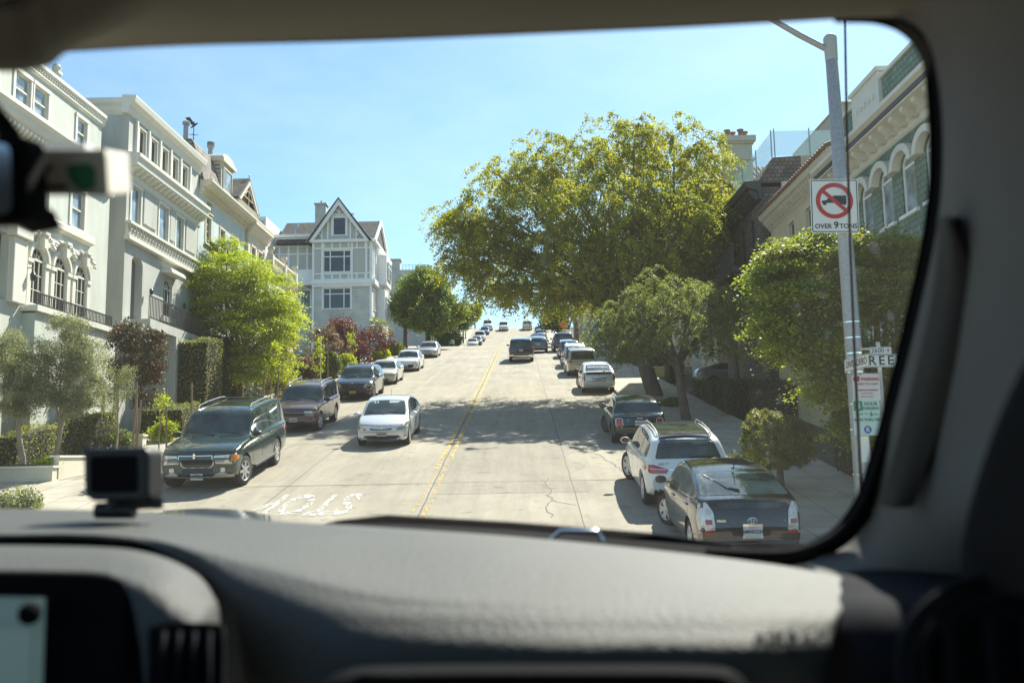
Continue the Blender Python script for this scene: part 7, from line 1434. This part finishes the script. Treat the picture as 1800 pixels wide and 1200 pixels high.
surf('console_backing', [[(-140, 962, .99), (200, 966, .99), (330, 1000, .97), (440, 1100, .94)], [(-140, 1300, .90), (200, 1300, .90), (330, 1300, .90), (470, 1300, .90)]], BLK, oc, 10, 6)
surf('console_backing', [[(1420, 1060, .93), (1520, 1045, .95)], [(1400, 1300, .86), (1520, 1300, .86)]], BLK, oc, 4, 4)
# right end of the dashboard
surf('dashboard_end', [[(1462, 1012, 1.0), (1520, 1000, 1.02), (1600, 998, 1.0), (1700, 1003, .95), (1950, 1008, .85)], [(1474, 1034, .915), (1530, 1035, .86), (1620, 1035, .84), (1720, 1036, .82), (1950, 1040, .74)], [(1462, 1090, .80), (1530, 1085, .76), (1620, 1082, .74), (1720, 1080, .72), (1950, 1080, .66)], [(1425, 1290, .775), (1530, 1290, .72), (1620, 1290, .70), (1720, 1290, .68), (1950, 1290, .62)]], DARKT, oc, 30, 24)
mb = MB(); c = V(1760, 1165, .62); 
for r, w in ((.055, .006), (.046, .003)): mb.tube([c + Vector((r*1.25*math.cos(a), -.01, r*math.sin(a))) for a in np.linspace(0, 2*math.pi, 40)], w, 8, False)
mb.build('side_vent_ring', DARKT, oc, smooth=60); mb = MB(); mb.lathe([(.05, 0), (.05, .02), (.001, .021)], axis='y', n=30); me = mb.mesh('v'); me.transform(Matrix.Translation(c) @ Matrix.Diagonal((1.2, 1, 1, 1))); link('side_vent', me, BLK, oc)
for k in range(4): mb = MB(); mb.box(c.x-.04+k*.026, c.x-.036+k*.026, c.y-.012, c.y-.004, c.z-.04, c.z+.03); mb.build('vent_slat', DARKT, oc)
# windscreen surround on the right: seal, pillar trim, handle
BD = [(1490, 28), (1560, 34), (1606, 58), (1634, 100), (1643, 170), (1646, 300), (1630, 430), (1594, 590), (1556, 740), (1533, 815), (1508, 882), (1470, 930), (1425, 954), (1370, 965), (1240, 962)]
def yb_(k): t = k/(len(BD)-1); return .80 + .34*t
b0 = [(p[0], p[1], yb_(k)) for k, p in enumerate(BD)]
def offs(d, dy, lim=None):
    out = []
    for k in range(len(BD)):
        a = Vector(BD[max(k-1, 0)]); c_ = Vector(BD[min(k+1, len(BD)-1)]); t = (c_-a).normalized(); n = Vector((-t.y, t.x)); n = n if n.dot(Vector(BD[k]) - Vector((900, 500))) > 0 else -n
        q = Vector(BD[k]) + n*d; out.append((q.x, q.y, yb_(k)+dy))
    return out
surf('window_seal', [b0, offs(8, -.012), offs(20, -.008)], BLK, oc, 70, 6, .02)
RR = [offs(16, -.01)]
surf('pillar_trim', [
  [(1560, 20, .78), (1625, 60, .79), (1652, 160, .81), (1657, 300, .84), (1642, 430, .87), (1606, 590, .92), (1568, 740, .98), (1545, 820, 1.02), (1520, 890, 1.07), (1478, 950, 1.1), (1430, 985, 1.08), (1440, 1010, 1.02)],
  [(1600, -10, .74), (1660, 50, .75), (1682, 160, .77), (1680, 300, .79), (1672, 430, .82), (1640, 590, .87), (1600, 740, .93), (1580, 820, .97), (1560, 890, 1.0), (1540, 950, 1.02), (1520, 990, 1.02), (1510, 1015, 1.0)],
  [(1700, -60, .62), (1760, 60, .63), (1770, 160, .64), (1765, 300, .66), (1755, 430, .68), (1745, 590, .70), (1720, 740, .75), (1690, 820, .80), (1660, 890, .86), (1640, 950, .92), (1630, 1000, .96), (1620, 1030, .98)],
  [(2100, -160, .38), (2100, 60, .38), (2100, 160, .38), (2100, 300, .38), (2100, 430, .38), (2050, 590, .40), (1980, 740, .45), (1900, 820, .50), (1850, 890, .6), (1800, 950, .75), (1790, 1000, .85), (1780, 1040, .92)]], TAUPE, oc, 60, 30, .015)
surf('grab_handle', [[(1648, 380, .80), (1640, 500, .82), (1610, 640, .86), (1575, 780, .91), (1545, 885, .95)], [(1664, 386, .765), (1676, 500, .78), (1648, 640, .82), (1608, 780, .88), (1572, 892, .92)], [(1680, 400, .76), (1714, 500, .765), (1690, 640, .80), (1645, 780, .86), (1605, 890, .91)]], mtrim('brown_handle', (.035, .031, .027), .8), oc, 40, 10, .012)
surf('door_panel', [[(1990, 380, .50), (1850, 560, .52), (1770, 700, .56), (1715, 850, .62), (1690, 960, .66), (1690, 1040, .68)], [(2300, 380, .3), (2200, 560, .3), (2100, 700, .32), (2050, 850, .34), (2000, 960, .36), (2000, 1060, .38)]], BLK, oc, 30, 10, .02)
# roof lining with its front edge and rounded left end
surf('roof_lining', [[(-200, 60, .80), (60, 96, .80), (150, 88, .80), (350, 78, .80), (640, 70, .80), (900, 60, .80), (1100, 51, .80), (1300, 41, .80), (1560, 30, .80), (1900, 20, .80)], [(-200, 48, .76), (60, 74, .76), (150, 70, .76), (350, 62, .76), (640, 54, .76), (900, 44, .76), (1100, 36, .76), (1300, 27, .76), (1560, 16, .76), (1900, 0, .76)], [(-200, -30, .58), (60, -30, .58), (150, -30, .58), (350, -30, .58), (640, -30, .58), (900, -40, .58), (1100, -50, .58), (1300, -60, .58), (1560, -60, .58), (1900, -60, .58)], [(-400, -400, .30), (60, -400, .30), (150, -400, .30), (350, -400, .3), (640, -400, .3), (900, -400, .3), (1100, -400, .3), (1300, -400, .3), (1560, -400, .3), (2300, -400, .3)]], HEADL, oc, 60, 24, .012)
surf('roof_edge_band', [[(60, 98, .805), (150, 90, .805), (350, 80, .805), (640, 73, .805), (1100, 54, .805), (1300, 44, .805), (1500, 33, .805)], [(60, 80, .80), (150, 76, .80), (350, 68, .80), (640, 62, .80), (1100, 43, .80), (1300, 34, .80), (1500, 22, .80)]], BLK, oc, 50, 4, .008)
surf('sensor_housing', [[(-200, 128, .66), (0, 127, .66), (45, 125, .66), (88, 115, .66), (112, 96, .66), (150, 74, .66), (230, 40, .66), (330, -20, .66)], [(-200, 112, .62), (0, 110, .62), (40, 108, .62), (72, 98, .62), (92, 80, .62), (125, 60, .62), (200, 20, .62), (300, -40, .62)], [(-200, 20, .58), (0, 20, .58), (30, 15, .58), (50, 5, .58), (70, -10, .58), (100, -20, .58), (150, -50, .58), (250, -90, .58)]], HEADL, oc, 40, 16, .012)
# cabin behind the lens so that light enters only through the windows
mb = MB(); x0, x1 = CAM.x-1.2, CAM.x+.62
mb.box(x0, x1, -2.2, .12, CAM.z+.40, CAM.z+.44); mb.box(x1, x1+.04, -2.2, .45, CAM.z-1.2, CAM.z-.12); mb.box(x0-.04, x0, -2.2, .9, CAM.z-1.2, CAM.z-.12); mb.box(x0, x1, -2.24, -2.2, CAM.z-1.2, CAM.z+.40); mb.box(x0, x1, -2.2, 1.0, CAM.z-1.24, CAM.z-1.2)
mb.build('cabin_shell', BLK, oc)
mb = MB(); mb.box(CAM.x-.28, CAM.x+.30, -.62, -.5, CAM.z-.9, CAM.z-.05); mb.box(CAM.x-.28, CAM.x+.30, -.5, 0, CAM.z-.9, CAM.z-.62); mb.build('seat', BLK, oc, bevel=.04)
# glass with a ceramic dot band and dust
GLS = bpy.data.materials.new('windshield_glass'); GLS.use_nodes = True; n_ = GLS.node_tree; n_.nodes.clear(); l_ = n_.links.new
o_ = n_.nodes.new('ShaderNodeOutputMaterial'); t_ = n_.nodes.new('ShaderNodeBsdfTransparent'); t_.inputs[0].default_value = (.95, .985, .965, 1); g_ = n_.nodes.new('ShaderNodeBsdfGlossy'); g_.inputs['Roughness'].default_value = .02; g_.inputs[0].default_value = (1, 1, 1, 1); x_ = n_.nodes.new('ShaderNodeMixShader'); x_.inputs[0].default_value = .012
l_(t_.outputs[0], x_.inputs[1]); l_(g_.outputs[0], x_.inputs[2])
h_ = n_.nodes.new('ShaderNodeBsdfTranslucent'); h_.inputs[0].default_value = (1, .98, .93, 1); y_ = n_.nodes.new('ShaderNodeMixShader'); y_.inputs[0].default_value = .007; l_(x_.outputs[0], y_.inputs[1]); l_(h_.outputs[0], y_.inputs[2]); l_(y_.outputs[0], o_.inputs[0])     # fine dust film, added for the veil of haze it scatters
def gp(px, py):   # a point of the raked glass seen at this pixel
    t = (py-20)/950; return (px, py, .83 + .50*t)
ws = surf('windshield', [[gp(px_, py_) for px_ in (-300, 300, 900, 1400, 1760)] for py_ in (10, 300, 600, 850, 985)], GLS, oc, 16, 16, .004); ws.modifiers.clear()
mb = MB()
for k in range(230):
    for j in range(3):
        px_ = 150 + k*6.4 + (3.2 if j % 2 else 0); py_ = 92 - (px_-150)*.0435 + j*5.5 - 6
        if px_ > 1560: py_ += (px_-1560)**2*.008
        if px_ > 1632: continue
        p = V(*gp(px_, py_)) - Vector((0, .008, 0)); r = .0009*(1-j*.22); mb.face([p + Vector((r*math.cos(a), 0, r*math.sin(a))) for a in np.linspace(0, 2*math.pi, 6, endpoint=False)])
mb.build('dot_band', BLK, oc, fix=False)
DUST = bpy.data.materials.new('dust'); DUST.use_nodes = True; n_ = DUST.node_tree; n_.nodes['Principled BSDF'].inputs['Base Color'].default_value = (.6, .6, .58, 1); n_.nodes['Principled BSDF'].inputs['Alpha'].default_value = .32; n_.nodes['Principled BSDF'].inputs['Roughness'].default_value = 1
mb = MB(); rr = random.Random(4)
for px_, py_, s in [(1532, 438, 1.7), (1540, 405, 1.2), (1372, 432, .9), (955, 462, 1.0), (735, 488, .6), (1470, 330, 1.3), (1480, 345, 1.0), (1395, 540, .9), (1442, 520, .8), (1385, 640, .8), (1366, 705, .9), (1330, 690, .7), (1450, 590, 1.0), (300, 560, .8), (70, 600, 1.2), (1180, 330, .6), (1410, 660, .7), (1350, 750, .7), (1500, 480, 1.0), (1560, 560, 1.2)]:
    p = V(*gp(px_, py_)) - Vector((0, .01, 0)); r = .0042*s; mb.face([p + Vector((r*rr.uniform(.6, 1.2)*math.cos(a), 0, r*1.3*rr.uniform(.6, 1.2)*math.sin(a))) for a in np.linspace(0, 2*math.pi, 9, endpoint=False)])
mb.build('dust_speck', DUST, oc, fix=False)['kind'] = 'stuff'
# outside the glass: cowl, wiper, bonnet, whip antenna
surf('cowl', [[(560, 922, 1.40), (620, 911, 1.42), (760, 913, 1.42), (900, 922, 1.40), (1080, 938, 1.36), (1250, 955, 1.30), (1420, 975, 1.22)], [(560, 940, 1.30), (620, 936, 1.30), (760, 942, 1.28), (900, 952, 1.26), (1080, 968, 1.22), (1250, 985, 1.18), (1420, 1005, 1.12)]], BLK, oc, 40, 8, .02)
mb = MB(); mb.tube([V(590, 918, 1.38), V(680, 912, 1.39), V(900, 926, 1.37), V(1150, 946, 1.32), V(1285, 962, 1.28)], [.003, .007, .008, .008, .004], 8); mb.build('wiper', BLK, oc, smooth=50)
mb = MB(); mb.tube([V(968, 948, 1.27), V(985, 934, 1.27), V(1050, 934, 1.27), V(1060, 950, 1.27)], [.003, .004, .004, .003], 8); mb.build('washer_nozzle', M_['chrome'], oc, smooth=50)
surf('bonnet', [[(200, 906, 2.2), (300, 896, 2.3), (370, 893, 2.3), (440, 898, 2.3), (500, 908, 2.2)], [(200, 930, 1.6), (300, 926, 1.6), (370, 925, 1.6), (440, 926, 1.6), (500, 930, 1.6)]], GREY, oc, 20, 8, .02)
mb = MB(); mb.tube([V(1484, -40, 2.6), V(1488, 200, 2.6), V(1494, 420, 2.6), V(1503, 640, 2.6), V(1516, 900, 2.6)], [.0034, .0038, .004, .0044, .005], 8); mb.build('whip_antenna', BLK, oc)
# raised lettering on the dashboard face
c = V(1388, 1130, .724); d1 = (V(1420, 1130, .73) - V(1350, 1130, .724)).normalized(); up = Vector((0, .75, 1)).normalized(); nrm = d1.cross(up).normalized(); RM = Matrix((( d1.x, up.x, nrm.x, c.x), (d1.y, up.y, nrm.y, c.y), (d1.z, up.z, nrm.z, c.z), (0, 0, 0, 1)))
text_obj('airbag_lettering', 'AIRBAG', .017, mtrim('raised_lettering', (.20, .19, .17), .5), oc, RM @ Matrix.Translation((0, 0, .004)), .004, 1.0, 1.1, .0005)
# things inside: mirror, toll tag, action camera
mr = R0('rear_view_mirror', 'edge of a black framed rear view mirror at the left border', 'mirror')
def boxat(px0, px1, py0, py1, Y, th): 
    a, b, c_, d = V(px0, py0, Y), V(px1, py0, Y), V(px1, py1, Y), V(px0, py1, Y); return [a, b, c_, d]
mb = MB(); P = rounded([(-160, 232), (46, 236), (52, 392), (-160, 396)], 26, 5); mb.prism([V(p[0], p[1], .66) for p in P], (0, .03, .005)); mb.build('frame', BLK, mr, bevel=.004)
mb = MB(); P = rounded([(-150, 250), (18, 252), (22, 376), (-150, 380)], 20, 5); mb.prism([V(p[0], p[1], .655) for p in P], (0, .004, 0)); mb.build('mirror_glass', M_['chrome'], mr)
mb = MB(); P = [V(p[0], p[1], .68) for p in rounded([(20, 385), (60, 350), (76, 385), (20, 396)], 6, 3)]; mb.prism(P, (0, .03, 0)); mb.tube([V(20, 240, .69), V(-40, 160, .70), V(-60, 60, .72)], .008, 8); mb.build('mirror_mount', BLK, mr)
tt = R0('toll_tag', 'small white plastic toll tag box with a green mark, hanging beside the mirror', 'toll tag')
mb = MB(); A = [V(40, 262, .70), V(186, 262, .70), V(192, 344, .70), V(40, 344, .70)]; off = V(228, 318, .80) - V(188, 318, .70); mb.prism(A, off); mb.build('box', mat('ivory_plastic', (.62, .58, .50), .45), tt, bevel=.003)
mb = MB(); P = [V(p[0], p[1], .699) for p in rounded([(116, 290), (160, 288), (168, 300), (167, 333), (140, 337), (124, 316)], 6, 3)]; mb.prism(P, (0, -.0006, 0)); mb.build('green_mark', mat('green_print', (.02, .20, .07), .5), tt)
mb = MB()
for (a, b, c_, d) in ((56, 94, 291, 300), (56, 118, 324, 333)): mb.prism([V(a, c_, .699), V(b, c_, .699), V(b, d, .699), V(a, d, .699)], (0, -.0006, 0))
mb.build('printed_stripe', mat('dark_print', (.06, .04, .04), .5), tt)
mb = MB(); mb.prism([V(60, 250, .75), V(150, 250, .75), V(150, 266, .72), V(60, 266, .72)], (0, .02, 0)); mb.build('clip', mat('grey_clip', (.2, .21, .22), .5), tt)
ac = R0('action_camera', 'black action camera on a small mount standing on the dashboard', 'camera')
mb = MB(); P = rounded([(146, 788), (256, 786), (263, 796), (262, 872), (248, 880), (160, 880), (148, 868)], 7, 3); mb.prism([V(p[0], p[1], 1.10) for p in P], (0, .045, 0)); mb.build('body', M_['black'], ac, bevel=.004)
mb = MB(); P = rounded([(160, 802), (240, 800), (240, 864), (160, 866)], 6, 3); mb.prism([V(p[0], p[1], 1.099) for p in P], (0, -.001, 0)); mb.build('display', BLK, ac)
mb = MB(); c = V(246, 794, 1.12); mb.lathe([(.001, 0), (.008, .001), (.008, .006), (.001, .007)], c, n=12); mb.build('button', M_['black'], ac)
mb = MB(); mb.tube([V(200, 878, 1.12), V(204, 893, 1.12)], .012, 8); mb.tube([V(195, 889, 1.12), V(278, 884, 1.12)], .0065, 8); mb.tube([V(278, 874, 1.12), V(279, 894, 1.12)], .006, 8); mb.tube([V(170, 897, 1.12), V(236, 897, 1.12)], .010, 8); mb.build('mount', M_['black'], ac, smooth=50)
